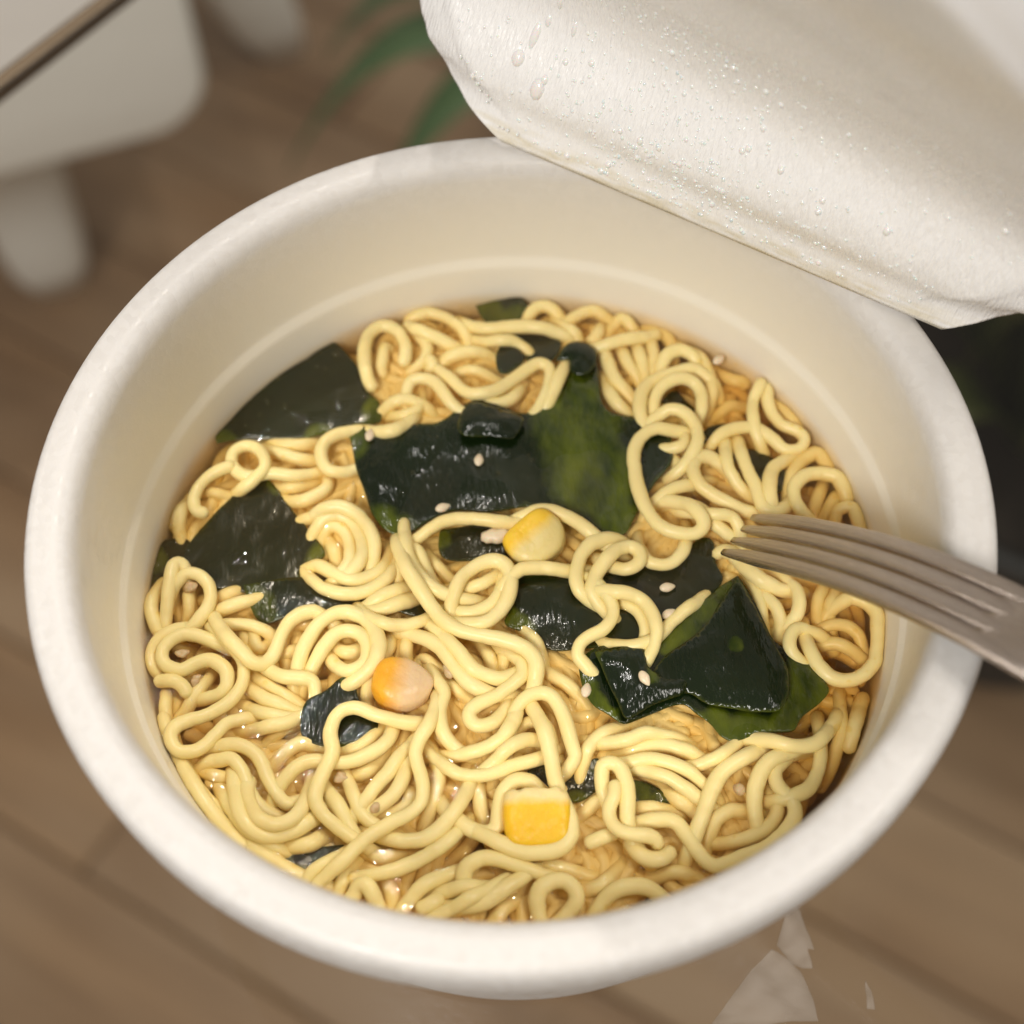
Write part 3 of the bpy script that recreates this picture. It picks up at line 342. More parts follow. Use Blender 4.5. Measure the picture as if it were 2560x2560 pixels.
 ('left strand of the twisted pair standing up left of the yellow corn',[-185,-3,-47,-188,3,-40,-190,10,-33,-191,18,-26,-191,26,-20,-191,34,-16,-189,44,-12,-186,53,-9,-183,61,-5,-178,68,-1,-170,75,1,-162,75,2,-156,67,2,-152,58,2,-149,49,1,-146,40,-1,-142,32,-5,-138,24,-9,-134,15,-12,-130,7,-16,-125,-1,-20,-121,-8,-26,-117,-14,-33,-113,-20,-40,-110,-26,-47]),
 ('right strand of the twisted pair running into the central eye loop',[-182,159,-33,-182,152,-26,-182,145,-19,-182,137,-12,-181,129,-6,-181,120,-2,-180,110,2,-179,101,5,-178,92,10,-177,83,14,-176,73,17,-174,63,18,-172,54,17,-168,44,15,-164,35,14,-160,26,14,-154,17,14,-148,9,14,-142,2,14,-134,-5,14,-126,-11,14,-117,-15,11,-108,-18,8,-99,-20,3,-90,-21,0,-80,-22,-3,-71,-22,-8,-63,-20,-14,-56,-19,-20,-49,-16,-27,-43,-14,-35]),
 ('long noodle crossing down from the twisted pair to the middle right',[-195,110,-16,-194,103,-9,-193,96,-2,-192,89,5,-191,81,10,-189,72,15,-186,63,18,-184,54,21,-181,45,25,-178,36,28,-175,27,30,-171,18,30,-166,10,29,-161,1,28,-156,-7,26,-151,-16,24,-146,-24,21,-141,-32,18,-136,-40,16,-130,-48,15,-125,-56,14,-119,-64,14,-112,-71,14,-104,-78,14,-96,-83,14,-87,-88,14,-78,-91,14,-69,-94,14,-59,-97,14,-49,-99,14,-40,-102,14,-30,-104,14,-21,-107,14,-11,-111,14,-2,-114,14,7,-119,14,15,-124,14,22,-131,14,28,-139,14,32,-148,13,33,-158,11,32,-167,7,30,-175,2,28,-184,0,24,-193,-4,19,-200,-8,14,-207,-14,9,-212,-21,4,-217,-28,-2,-220,-35]),
 ('noodle raised in a tall eye shaped loop in the middle of the bowl',[-103,-76,-26,-104,-69,-19,-105,-62,-12,-105,-54,-5,-104,-46,1,-103,-37,5,-101,-28,9,-97,-19,11,-94,-10,14,-90,-1,16,-85,8,16,-79,16,15,-71,23,14,-63,29,14,-55,34,14,-45,38,14,-36,40,14,-26,40,14,-16,36,14,-9,29,14,-5,20,14,-3,10,14,-2,0,14,-3,-10,14,-5,-20,14,-8,-30,14,-12,-39,14,-17,-47,14,-23,-56,14,-30,-63,15,-37,-70,16,-46,-75,17,-55,-77,16,-65,-76,13,-75,-75,11,-84,-73,8,-92,-69,3,-100,-65,-3,-106,-61,-9,-111,-56,-16,-116,-51,-24]),
 ('short strand slanting inside the top of the central eye loop',[-131,19,-47,-126,15,-39,-119,11,-32,-112,8,-26,-105,5,-20,-96,3,-15,-86,2,-12,-77,2,-9,-68,2,-5,-59,3,-1,-49,5,1,-41,11,-1,-34,17,-5,-28,24,-9,-23,32,-12,-18,40,-15,-15,48,-20,-13,56,-26,-12,64,-32,-12,71,-39,-12,78,-47]),
 ('strand curving along the inner bottom of the central eye loop',[-138,6,-47,-136,-1,-40,-133,-7,-33,-129,-14,-26,-125,-21,-20,-119,-27,-16,-112,-33,-12,-104,-38,-9,-96,-43,-5,-88,-47,-1,-79,-49,1,-69,-50,2,-59,-48,2,-50,-45,2,-41,-40,2,-33,-34,2,-27,-26,2,-22,-18,2,-19,-8,0,-17,1,-3,-16,10,-7,-15,20,-9,-16,29,-13,-18,37,-17,-20,45,-23,-24,52,-30,-27,58,-37,-31,64,-44]),
 ('level noodle just below the yellow and white corn kernel',[-26,-33,-19,-25,-26,-11,-22,-20,-4,-19,-13,2,-14,-6,8,-8,1,13,-1,7,16,7,13,18,16,18,20,25,20,19,35,21,18,45,22,15,55,22,14,65,20,14,75,20,11,84,19,8,93,20,3,103,20,0,112,21,-3,121,23,-8,129,25,-14,137,27,-20,144,29,-27,150,31,-35]),
 ('sagging noodle between the double arch and the central crossing',[-262,-12,-28,-261,-19,-21,-258,-25,-14,-255,-32,-7,-250,-39,-2,-245,-46,3,-238,-52,6,-230,-58,9,-221,-63,12,-212,-67,13,-203,-69,10,-194,-68,6,-184,-67,3,-174,-67,2,-164,-64,2,-155,-60,-1,-148,-55,-5,-141,-49,-9,-134,-43,-12,-127,-36,-16,-122,-28,-20,-119,-21,-26,-116,-14,-32,-114,-7,-39,-113,0,-47]),
 ('upper of two dim slanting noodles left of the twisted pair foot',[-302,-40,-52,-295,-39,-45,-288,-37,-38,-281,-35,-31,-273,-32,-25,-264,-29,-21,-255,-26,-17,-246,-23,-14,-238,-20,-9,-230,-16,-4,-221,-13,-1,-212,-8,0,-202,-4,-1,-194,0,-3,-186,5,-8,-179,10,-14,-172,15,-20,-165,20,-24,-157,26,-27,-150,32,-32,-144,37,-37,-138,42,-44,-133,47,-51,-128,52,-59]),
 ('lower of two dim slanting noodles left of the twisted pair foot',[-274,-22,-37,-269,-26,-30,-263,-29,-23,-256,-32,-16,-248,-34,-11,-239,-36,-6,-230,-36,-3,-220,-35,0,-211,-34,4,-201,-32,6,-192,-28,5,-184,-23,1,-177,-19,-5,-170,-14,-10,-163,-9,-16,-156,-4,-19,-148,2,-22,-141,7,-27,-134,12,-33,-128,16,-39,-122,21,-46,-117,25,-54]),
 ('noodle running diagonally right of the orange kernel, left one of two',[-214,-62,-42,-208,-64,-34,-201,-67,-27,-194,-69,-21,-186,-72,-15,-178,-76,-10,-169,-80,-7,-161,-85,-4,-153,-89,-1,-144,-94,1,-136,-99,2,-128,-105,2,-120,-112,2,-114,-121,2,-109,-129,2,-104,-138,2,-99,-146,2,-93,-155,2,-87,-163,2,-81,-171,2,-74,-178,2,-66,-184,2,-57,-188,-1,-48,-191,-5,-39,-193,-9,-30,-194,-12,-20,-194,-15,-11,-193,-20,-3,-191,-26,4,-188,-32,10,-184,-39,16,-181,-47]),
 ('noodle running diagonally right of the orange kernel, right one of two',[-149,-44,-34,-146,-49,-27,-142,-55,-20,-138,-62,-13,-133,-68,-8,-128,-76,-3,-123,-83,0,-117,-91,3,-112,-98,8,-106,-106,12,-100,-114,14,-94,-121,14,-88,-129,14,-83,-138,13,-77,-146,12,-71,-154,11,-63,-159,8,-54,-163,5,-45,-166,3,-36,-169,2,-26,-170,-1,-17,-167,-5,-9,-163,-9,-1,-159,-12,7,-153,-16,13,-147,-20,18,-141,-26,22,-134,-32,26,-128,-40,28,-122,-47]),
 ('noodle with a teardrop eye right of and below the orange kernel',[-53,-104,-47,-46,-104,-39,-39,-105,-32,-32,-107,-26,-24,-110,-20,-16,-115,-15,-9,-120,-12,-2,-127,-9,4,-134,-5,9,-142,-1,11,-151,2,11,-161,3,7,-170,4,0,-177,5,-8,-184,5,-16,-190,6,-24,-196,7,-32,-202,7,-42,-206,7,-51,-210,6,-60,-213,5,-69,-218,3,-76,-225,2,-78,-235,2,-74,-244,2,-66,-250,2,-56,-251,2,-47,-249,2,-38,-244,-1,-32,-237,-5,-27,-230,-9,-22,-222,-12,-18,-213,-15,-15,-204,-20,-14,-196,-26,-13,-189,-32,-13,-181,-39,-14,-175,-47]),
 ('noodle arch over a brown hollow below the teardrop eye',[-30,-328,-47,-28,-322,-40,-27,-315,-33,-26,-308,-26,-24,-300,-20,-22,-291,-16,-20,-282,-12,-18,-273,-9,-15,-264,-5,-13,-255,-1,-10,-246,1,-7,-237,2,-4,-227,2,1,-219,2,8,-211,2,16,-205,2,24,-201,2,34,-199,2,44,-200,2,53,-205,2,59,-212,2,64,-221,2,68,-230,2,71,-239,2,74,-249,2,76,-258,2,78,-268,2,80,-278,2,82,-288,2,84,-297,1,86,-307,-1,83,-315,-5,77,-322,-9,71,-329,-12,63,-334,-16,56,-339,-20,48,-342,-26,41,-344,-33,34,-346,-40,28,-346,-47]),
 ('short noodle end standing right of the long crossing noodle',[-7,-44,-49,-3,-49,-41,1,-55,-34,5,-62,-28,10,-69,-22,15,-76,-17,20,-84,-14,26,-92,-11,31,-100,-7,36,-108,-9,39,-116,-14,42,-124,-18,44,-134,-21,45,-143,-26,44,-151,-32,43,-159,-38,42,-166,-45,40,-172,-53]),
 ('left of two short upright noodles under the long crossing noodle',[-87,-60,-61,-82,-64,-53,-77,-69,-46,-71,-75,-40,-66,-81,-34,-61,-88,-30,-56,-96,-26,-52,-105,-23,-48,-113,-19,-44,-121,-15,-41,-130,-19,-39,-139,-23,-39,-149,-26,-40,-158,-30,-41,-167,-34,-44,-175,-40,-47,-181,-46,-51,-188,-53,-55,-193,-61]),
 ('right of two short upright noodles under the long crossing noodle',[-24,-52,-61,-24,-58,-53,-23,-66,-46,-23,-73,-40,-22,-82,-34,-22,-91,-29,-21,-100,-26,-20,-110,-23,-20,-119,-18,-19,-128,-18,-21,-137,-23,-23,-147,-26,-27,-155,-29,-31,-163,-34,-36,-170,-40,-41,-176,-46,-46,-181,-53,-52,-185,-61]),
 ('small curved noodle just right of the top of the orange kernel',[-193,-169,-61,-191,-163,-53,-188,-156,-46,-184,-149,-40,-179,-143,-34,-173,-137,-30,-165,-131,-26,-158,-125,-23,-152,-120,-19,-144,-125,-15,-136,-131,-19,-128,-136,-23,-121,-142,-26,-115,-149,-30,-110,-157,-34,-106,-164,-40,-104,-171,-46,-102,-178,-53,-101,-185,-61]),
 ('short slanting noodle below the small pink meat bit',[-139,-114,-61,-137,-121,-53,-135,-127,-46,-132,-135,-40,-128,-142,-34,-123,-150,-29,-117,-157,-26,-111,-165,-23,-104,-171,-18,-97,-178,-15,-90,-184,-18,-82,-189,-23,-74,-194,-26,-65,-199,-29,-57,-203,-34,-49,-206,-40,-42,-208,-46,-35,-210,-53,-28,-212,-61]),
 ('winding upright noodle right of the orange kernel',[-157,-107,-47,-154,-113,-39,-151,-120,-32,-147,-127,-26,-144,-134,-20,-140,-142,-15,-135,-151,-12,-131,-159,-9,-128,-168,-4,-123,-176,-1,-119,-185,2,-117,-195,2,-120,-204,2,-123,-214,2,-125,-224,2,-125,-234,2,-124,-244,2,-122,-254,2,-118,-263,-1,-113,-270,-4,-106,-277,-9,-99,-283,-12,-91,-289,-15,-83,-293,-20,-76,-296,-26,-68,-297,-32,-61,-298,-39,-54,-298,-47]),
 ('noodle curving down the left side of the orange kernel',[-225,-24,-61,-220,-29,-54,-216,-35,-47,-213,-42,-40,-209,-49,-34,-207,-57,-30,-205,-67,-26,-205,-76,-24,-206,-85,-19,-206,-94,-15,-209,-103,-13,-214,-111,-12,-220,-119,-12,-226,-127,-12,-230,-136,-12,-235,-145,-12,-238,-155,-12,-240,-164,-13,-242,-174,-15,-243,-183,-19,-243,-191,-24,-243,-201,-26,-242,-210,-30,-241,-219,-34,-239,-227,-40,-236,-234,-47,-234,-240,-54,-231,-246,-61]),
 ('short upright noodle touching the top of the orange kernel',[-170,-21,-61,-171,-28,-53,-172,-35,-46,-174,-43,-40,-175,-51,-34,-176,-60,-29,-177,-70,-26,-178,-79,-22,-178,-89,-18,-179,-98,-15,-180,-108,-18,-180,-117,-22,-179,-127,-26,-178,-137,-29,-177,-146,-34,-175,-154,-40,-173,-161,-46,-171,-168,-53,-169,-175,-61]),
 ('strand curving inside the hollow arch below the teardrop eye',[-27,-294,-61,-25,-287,-54,-23,-281,-47,-20,-274,-40,-15,-267,-35,-10,-260,-30,-3,-254,-26,4,-248,-24,11,-243,-19,20,-241,-15,30,-242,-13,38,-246,-12,44,-254,-12,49,-263,-12,51,-272,-13,53,-281,-15,55,-290,-19,58,-299,-24,61,-307,-26,65,-316,-30,68,-324,-35,72,-331,-40,76,-338,-47,79,-344,-54,83,-349,-61]),
 ('noodle running under the left corner of the folded right seaweed',[13,-111,-61,17,-117,-54,22,-122,-46,27,-128,-40,32,-134,-34,38,-141,-30,45,-147,-26,51,-154,-23,58,-160,-19,65,-167,-15,72,-173,-13,80,-179,-13,87,-185,-15,94,-191,-19,100,-198,-23,107,-205,-26,112,-213,-30,117,-221,-34,120,-228,-40,123,-235,-46,125,-242,-54,127,-248,-61]),
 ('short pale noodle below the twisted pair, on dark seaweed',[-152,121,-61,-151,114,-53,-150,107,-46,-149,100,-40,-147,92,-34,-144,83,-29,-140,74,-26,-135,66,-23,-131,58,-19,-126,50,-15,-119,44,-19,-113,37,-23,-106,30,-26,-99,24,-29,-92,19,-34,-85,15,-40,-78,11,-46,-71,8,-53,-65,6,-61]),
 ('noodle arched over the top of the yellow and white corn kernel',[-20,101,-35,-16,107,-27,-11,112,-20,-6,117,-14,1,122,-8,9,127,-3,18,130,0,27,132,3,36,134,7,45,135,11,55,134,14,65,133,14,75,131,14,84,127,14,93,122,14,102,117,14,110,111,14,118,105,14,125,98,14,132,91,14,140,84,11,147,79,7,154,73,3,162,67,0,170,62,-3,177,58,-8,185,54,-14,192,50,-20,198,47,-27,204,45,-35]),
 ('thin noodle stretched along the lower edge of the central seaweed, left of the corn',[-201,66,-35,-195,71,-28,-190,75,-21,-184,79,-14,-177,84,-8,-170,89,-4,-162,94,0,-154,99,3,-146,103,7,-138,108,11,-129,112,13,-121,117,14,-112,121,14,-102,123,14,-92,125,14,-82,125,14,-72,124,14,-62,124,14,-52,122,14,-43,121,14,-33,119,14,-23,117,13,-14,117,11,-4,117,7,5,117,3,14,119,0,23,120,-4,32,123,-8,39,126,-14,46,129,-21,52,132,-28,58,136,-35]),
 ('left strand of the knotted pair right of the yellow and white corn',[201,76,-26,195,77,-18,188,78,-11,180,79,-5,172,78,1,163,76,6,155,73,9,146,69,12,138,65,15,130,58,16,124,51,16,118,43,16,114,34,15,111,24,15,108,15,15,107,5,15,106,-5,15,108,-15,14,111,-23,11,118,-30,7,125,-35,2,133,-40,0,141,-44,-4,149,-47,-8,157,-48,-14,165,-49,-21,172,-49,-28,178,-48,-35]),
 ('knotted noodle with a small closed eye right of the yellow and white corn',[140,67,-35,142,61,-28,144,54,-21,148,48,-14,152,41,-8,158,34,-4,165,28,0,172,23,3,180,18,7,188,14,11,198,14,14,207,18,15,214,25,16,216,35,16,214,44,16,207,51,16,198,54,16,189,51,18,180,47,21,173,41,24,166,34,26,159,27,27,153,20,24,147,13,21,141,5,18,137,-4,17,133,-13,17,130,-23,16,132,-32,13,137,-39,9,142,-47,6,149,-54,2,155,-60,-2,162,-64,-8,169,-68,-14,175,-70,-21,182,-72,-29]),
 ('wavy noodle trailing from the knot down to the folded right seaweed',[108,21,-19,113,17,-12,119,12,-5,124,6,2,130,0,8,136,-7,12,141,-14,15,146,-23,18,151,-31,20,157,-40,20,161,-49,18,163,-58,16,163,-68,15,160,-78,14,155,-86,14,148,-94,14,140,-100,14,131,-104,14,122,-108,14,113,-114,14,106,-121,14,102,-129,11,101,-139,7,106,-146,3,112,-153,0,118,-161,-3,125,-166,-8,132,-171,-14,139,-175,-20,145,-177,-27,152,-179,-35]),
 ('upper strand of the arch dropping right of the knot',[110,-12,-12,116,-15,-5,122,-18,2,128,-22,9,136,-25,14,144,-28,19,153,-31,23,162,-34,25,171,-37,28,180,-38,28,190,-40,26,199,-42,22,207,-46,20,215,-53,19,220,-61,19,224,-70,20,227,-79,21,229,-89,22,230,-98,23,231,-108,21,229,-117,18,226,-126,14,223,-134,11,218,-142,8,213,-149,3,207,-155,-3,201,-160,-9,196,-163,-16,190,-166,-23]),
 ('lower strand of the arch dropping right of the knot',[111,-19,-47,118,-20,-39,125,-21,-32,133,-23,-26,140,-25,-20,149,-28,-16,158,-31,-12,166,-35,-9,174,-39,-5,183,-43,-1,191,-48,2,199,-54,2,206,-62,3,210,-71,4,213,-80,4,215,-90,3,215,-99,-1,213,-108,-5,210,-117,-8,206,-126,-12,201,-133,-16,196,-140,-22,191,-145,-28,185,-149,-35,179,-153,-43]),
 ('pale noodle slipping behind the upper green flap of the folded right seaweed',[114,-85,-47,118,-90,-39,123,-95,-32,129,-100,-26,136,-105,-20,144,-109,-15,152,-114,-12,161,-117,-9,169,-120,-4,178,-123,0,187,-125,4,197,-125,6,207,-124,8,217,-121,8,226,-117,7,233,-110,6,240,-103,4,247,-96,3,254,-88,2,261,-81,2,269,-75,2,276,-68,2,284,-62,2,292,-55,-1,299,-50,-5,306,-44,-9,313,-37,-12,320,-31,-15,327,-25,-20,333,-19,-26,338,-14,-32,343,-9,-39,348,-4,-47]),
 ('noodle cup under the foot loop, left of the fork tips',[229,116,-47,225,111,-40,222,104,-33,220,97,-26,218,90,-21,217,81,-16,217,72,-12,219,62,-10,221,54,-5,223,45,-2,227,36,1,234,29,2,243,26,2,253,24,2,263,25,2,272,29,2,279,35,2,286,43,2,291,51,1,294,60,-2,297,69,-5,299,77,-10,301,87,-12,302,96,-16,302,105,-21,302,113,-26,301,120,-33,299,127,-40,297,133,-47]),
 ('long noodle running down and wrapping round under the lower corn kernel',[9,-193,-35,12,-199,-27,16,-205,-20,19,-212,-14,23,-220,-8,26,-228,-4,30,-237,0,33,-246,3,36,-254,7,39,-263,11,41,-272,14,43,-282,14,45,-292,14,46,-302,14,48,-312,14,49,-322,14,50,-332,14,51,-342,14,53,-352,14,55,-362,14,57,-372,14,60,-381,14,64,-390,14,68,-400,14,71,-409,14,73,-419,14,73,-429,14,72,-439,14,67,-448,14,60,-456,14,52,-461,14,42,-464,14,32,-465,14,22,-465,14,12,-465,14,2,-464,14,-8,-461,14,-17,-458,14,-26,-453,15,-35,-449,16,-44,-444,15,-52,-438,12,-60,-433,9,-68,-428,6,-75,-422,2,-82,-417,-2,-89,-411,-8,-94,-406,-14,-100,-401,-21,-104,-397,-29]),
 ('noodle making a deep U left of the lower corn kernel and arching over it',[-136,-340,-47,-135,-346,-40,-133,-353,-33,-130,-360,-26,-127,-367,-20,-123,-375,-16,-118,-383,-12,-112,-391,-9,-107,-398,-5,-100,-404,-1,-93,-411,1,-85,-417,2,-77,-422,2,-67,-426,2,-58,-428,2,-48,-426,2,-41,-419,2,-38,-410,2,-37,-400,2,-36,-390,2,-34,-380,2,-32,-370,2,-28,-361,2,-21,-354,2,-14,-348,2,-4,-345,2,6,-346,1,15,-348,-1,22,-354,-5,29,-360,-9,36,-367,-12,41,-374,-16,46,-382,-20,49,-389,-26,51,-397,-33,52,-404,-40,52,-410,-47]),
 ('upright noodle inside the deep U left of the lower corn kernel',[-62,-286,-61,-63,-293,-54,-65,-300,-47,-65,-307,-40,-66,-315,-34,-67,-324,-30,-67,-333,-26,-67,-343,-23,-67,-352,-19,-67,-361,-15,-66,-371,-13,-65,-380,-15,-63,-389,-19,-61,-398,-23,-59,-407,-26,-56,-416,-30,-53,-424,-34,-50,-432,-40,-46,-439,-47,-43,-445,-54,-39,-450,-61]),
 ('uppermost of the curved strands above the lower corn kernel',[-147,-282,-47,-141,-285,-40,-134,-287,-33,-127,-289,-26,-119,-291,-20,-110,-293,-16,-101,-294,-12,-92,-294,-9,-83,-294,-5,-74,-293,-1,-64,-292,2,-55,-289,3,-45,-286,5,-37,-282,8,-28,-278,11,-22,-271,12,-16,-262,11,-12,-254,7,-8,-246,5,-5,-237,1,-3,-228,-3,-3,-220,-9,-3,-212,-16,-4,-205,-23,-6,-199,-30]),
 ('lowest and longest of the curved strands above the lower corn kernel',[-159,-258,-44,-157,-264,-36,-153,-271,-29,-150,-277,-23,-145,-284,-17,-140,-292,-12,-134,-299,-9,-127,-306,-6,-121,-312,-2,-114,-319,2,-106,-325,3,-97,-330,3,-87,-332,2,-77,-334,2,-67,-334,2,-57,-334,2,-47,-332,2,-38,-329,2,-28,-326,2,-19,-322,2,-9,-319,2,1,-317,2,11,-315,2,20,-312,-1,29,-308,-5,37,-304,-9,45,-299,-12,53,-294,-15,60,-288,-20,65,-282,-26,70,-276,-32,74,-270,-39,78,-264,-47]),
 ('short bowed strand among the curves above the lower corn kernel',[-86,-346,-34,-81,-342,-27,-75,-337,-19,-68,-333,-13,-62,-328,-7,-55,-323,-3,-47,-318,1,-39,-312,4,-32,-308,10,-26,-303,16,-18,-298,19,-10,-292,18,-2,-287,14,6,-282,9,13,-279,3,21,-277,-3,29,-276,-8,39,-275,-12,48,-275,-15,57,-276,-20,65,-278,-25,72,-280,-32,79,-283,-39,84,-287,-47]),
 ('noodle curving under the left tail of the folded right seaweed',[93,-375,-56,92,-368,-49,92,-361,-41,92,-354,-35,92,-345,-29,93,-336,-24,95,-327,-21,98,-318,-18,101,-309,-15,104,-300,-12,109,-291,-11,115,-283,-12,123,-276,-12,131,-270,-12,139,-265,-15,147,-261,-19,156,-257,-23,164,-252,-26,173,-248,-29,181,-245,-34,189,-242,-40,196,-239,-46,203,-237,-53,209,-235,-61]),
 ('topmost of the sheaf of noodles below the folded right seaweed',[89,-265,-47,94,-269,-39,101,-273,-32,107,-276,-26,115,-280,-20,124,-282,-16,133,-284,-12,142,-285,-9,151,-286,-5,161,-286,-1,170,-286,2,180,-283,2,189,-279,2,199,-276,2,209,-276,-1,218,-276,-5,227,-277,-9,236,-278,-12,246,-279,-16,254,-282,-20,262,-284,-26,269,-287,-32,276,-290,-39,282,-293,-47]),
 ('second strand of the sheaf of noodles below the folded right seaweed',[105,-298,-61,111,-299,-54,119,-299,-46,126,-299,-40,134,-299,-34,143,-299,-30,153,-298,-26,162,-298,-23,171,-297,-19,180,-295,-15,190,-294,-13,200,-293,-12,210,-292,-12,220,-292,-12,230,-293,-12,240,-295,-12,249,-299,-12,259,-302,-13,268,-306,-15,276,-311,-19,284,-315,-23,292,-320,-26,300,-325,-30,307,-330,-34,314,-335,-40,320,-339,-46,325,-344,-54,330,-349,-61]),
 ('third, widest strand of the sheaf below the folded right seaweed',[105,-326,-47,112,-325,-40,119,-325,-32,127,-324,-26,135,-324,-20,144,-323,-16,153,-322,-12,163,-322,-9,172,-322,-5,181,-321,-1,190,-320,1,200,-320,2,210,-321,2,220,-324,2,230,-327,2,239,-331,2,248,-335,2,257,-340,1,265,-345,-1,272,-351,-5,279,-357,-9,286,-363,-12,293,-370,-16,298,-376,-20,304,-383,-26,308,-389,-33,312,-395,-40,315,-400,-47]),
 ('fourth strand of the sheaf below the folded right seaweed',[145,-319,-39,151,-321,-32,158,-323,-25,165,-326,-18,173,-329,-13,181,-332,-8,190,-335,-5,199,-339,-2,207,-343,2,216,-347,4,225,-351,5,234,-356,4,242,-362,3,250,-368,2,258,-373,-1,265,-379,-5,273,-384,-9,281,-389,-12,289,-394,-16,296,-399,-21,303,-403,-26,310,-407,-33,316,-411,-40,322,-414,-47]),
 ('lowest strand of the sheaf, its end pale and shiny',[203,-315,-61,205,-321,-53,207,-328,-46,210,-336,-40,214,-343,-34,218,-351,-29,224,-359,-26,229,-367,-23,235,-374,-18,241,-381,-15,248,-388,-15,256,-393,-19,263,-399,-23,271,-404,-26,279,-410,-30,287,-414,-34,294,-418,-40,301,-421,-47,308,-423,-54,315,-425,-61]),
 ('inverted U noodle, right leg, right of the lower corn kernel',[143,-402,-35,139,-397,-27,135,-391,-20,131,-384,-14,128,-377,-8,126,-368,-3,125,-358,0,125,-349,3,126,-340,7,128,-331,11,137,-328,14,147,-330,14,154,-337,14,158,-346,14,160,-356,14,162,-366,14,162,-376,14,162,-386,14,161,-396,14,160,-406,14,159,-416,14,159,-426,11,161,-435,7,164,-444,3,167,-453,0,172,-461,-3,177,-468,-8,183,-474,-14,189,-479,-20,195,-483,-27,201,-486,-35]),
 ('noodle twisted round the inverted U and ending in a fat knob',[144,-358,13,144,-368,17,143,-377,19,140,-387,20,135,-396,19,132,-406,17,132,-416,17,135,-426,18,140,-434,20,148,-441,22,157,-445,23,167,-447,22,177,-448,21,186,-448,17,195,-450,12,201,-456,6,196,-463,1]),
 ('hooked noodle below the fat knob right of the lower corn kernel',[159,-443,-11,162,-451,-6,166,-459,-3,170,-467,1,177,-474,2,186,-479,2,195,-481,2,205,-480,1,213,-475,-3,220,-469,-6,227,-464,-11]),
 ('pale noodle behind the twist, under a dark green scrap',[118,-398,-58,125,-397,-51,131,-395,-44,139,-394,-38,147,-393,-32,155,-392,-27,164,-392,-24,173,-392,-21,182,-392,-17,192,-393,-14,201,-394,-12,210,-396,-16,219,-397,-20,228,-398,-24,237,-399,-27,246,-401,-30,254,-402,-35,262,-403,-40,269,-404,-47,276,-405,-54,283,-406,-61]),
 ('long noodle winding along the lower right rim from the twist up to the right wall',[118,-421,-47,125,-421,-40,132,-421,-32,139,-420,-26,147,-420,-20,156,-420,-16,166,-420,-12,175,-420,-9,184,-420,-5,193,-419,-1,203,-419,1,213,-419,2,223,-420,2,232,-424,2,239,-431,2,244,-440,2,249,-448,2,254,-457,2,258,-466,2,264,-475,2,269,-483,2,276,-490,2,285,-495,2,295,-494,2,304,-492,2,314,-489,1,323,-485,1,332,-482,1,342,-479,0,351,-476,0,361,-473,0,370,-468,-1,378,-463,-1,386,-457,-1,394,-451,-2,401,-444,-2,408,-436,-2,413,-428,-3,417,-419,-3,418,-409,-3,416,-399,-3,412,-390,-3,405,-383,-3,399,-375,-3,395,-366,-3,394,-356,-3,396,-346,-3,402,-339,-6,409,-332,-10,415,-326,-14,422,-319,-17,430,-314,-21,437,-309,-25,445,-306,-31,452,-304,-38,459,-302,-45,465,-301,-52]),
 ('slanting noodle at lower right, left one of three rising ones',[237,-491,-36,240,-485,-28,244,-479,-21,247,-472,-15,251,-465,-9,255,-457,-5,259,-449,-1,263,-440,1,267,-431,3,272,-422,4,276,-413,4,280,-404,3,284,-395,3,288,-386,3,292,-377,2,297,-369,2,302,-360,1,308,-352,1,315,-345,1,323,-339,1,331,-334,1,340,-329,1,349,-324,0,357,-319,-3,365,-315,-7,372,-310,-12,380,-305,-14,388,-300,-18,395,-295,-23,402,-290,-28,407,-285,-35,413,-280,-42,418,-276,-49]),
 ('slanting noodle at lower right, middle one of three rising ones',[372,-470,-44,368,-464,-36,365,-457,-30,363,-449,-24,360,-441,-19,359,-431,-16,358,-422,-13,357,-413,-8,357,-403,-5,357,-394,-2,359,-384,-1,361,-374,-1,365,-365,1,369,-356,3,374,-348,6,381,-340,8,388,-334,9,397,-329,7,405,-325,3,413,-321,-2,421,-317,-5,430,-313,-8,438,-309,-13,446,-306,-19,453,-304,-25,460,-302,-32,467,-300,-40]),
 ('small bent noodle in the brown pool at lower right',[279,-500,-62,277,-493,-54,276,-486,-47,275,-478,-40,275,-470,-35,276,-461,-30,279,-452,-27,283,-443,-23,286,-435,-19,291,-426,-15,296,-418,-13,304,-412,-13,313,-407,-14,322,-403,-16,332,-403,-20,341,-402,-25,350,-402,-28,360,-403,-31,368,-405,-36,376,-408,-42,383,-412,-48,389,-416,-56,394,-420,-63]),
 ('noodle lying along the inside of the long winding one at lower right',[247,-433,-62,253,-437,-55,259,-440,-48,266,-444,-41,274,-447,-35,282,-449,-31,291,-451,-27,301,-452,-24,310,-453,-20,319,-453,-16,329,-452,-14,339,-450,-14,348,-447,-14,358,-443,-15,367,-439,-15,375,-433,-15,382,-426,-16,388,-418,-16,392,-409,-16,394,-399,-17,392,-389,-20,389,-381,-23,385,-372,-28,381,-364,-31,376,-356,-34,370,-350,-39,363,-344,-44,357,-340,-51,351,-337,-58,344,-335,-65]),
 ('noodle curving up at the right wall below the green flap tip',[369,-385,-37,375,-387,-30,381,-390,-23,389,-391,-16,397,-392,-10,405,-392,-6,415,-391,-2,424,-388,0,433,-385,1,442,-380,0,448,-373,-2,454,-365,-4,458,-357,-5,463,-348,-6,466,-339,-6,469,-329,-6,471,-319,-8,472,-310,-11,474,-301,-15,475,-293,-19,477,-283,-22,478,-274,-25,479,-265,-30,480,-257,-36,481,-250,-42,482,-243,-49,483,-236,-56]),
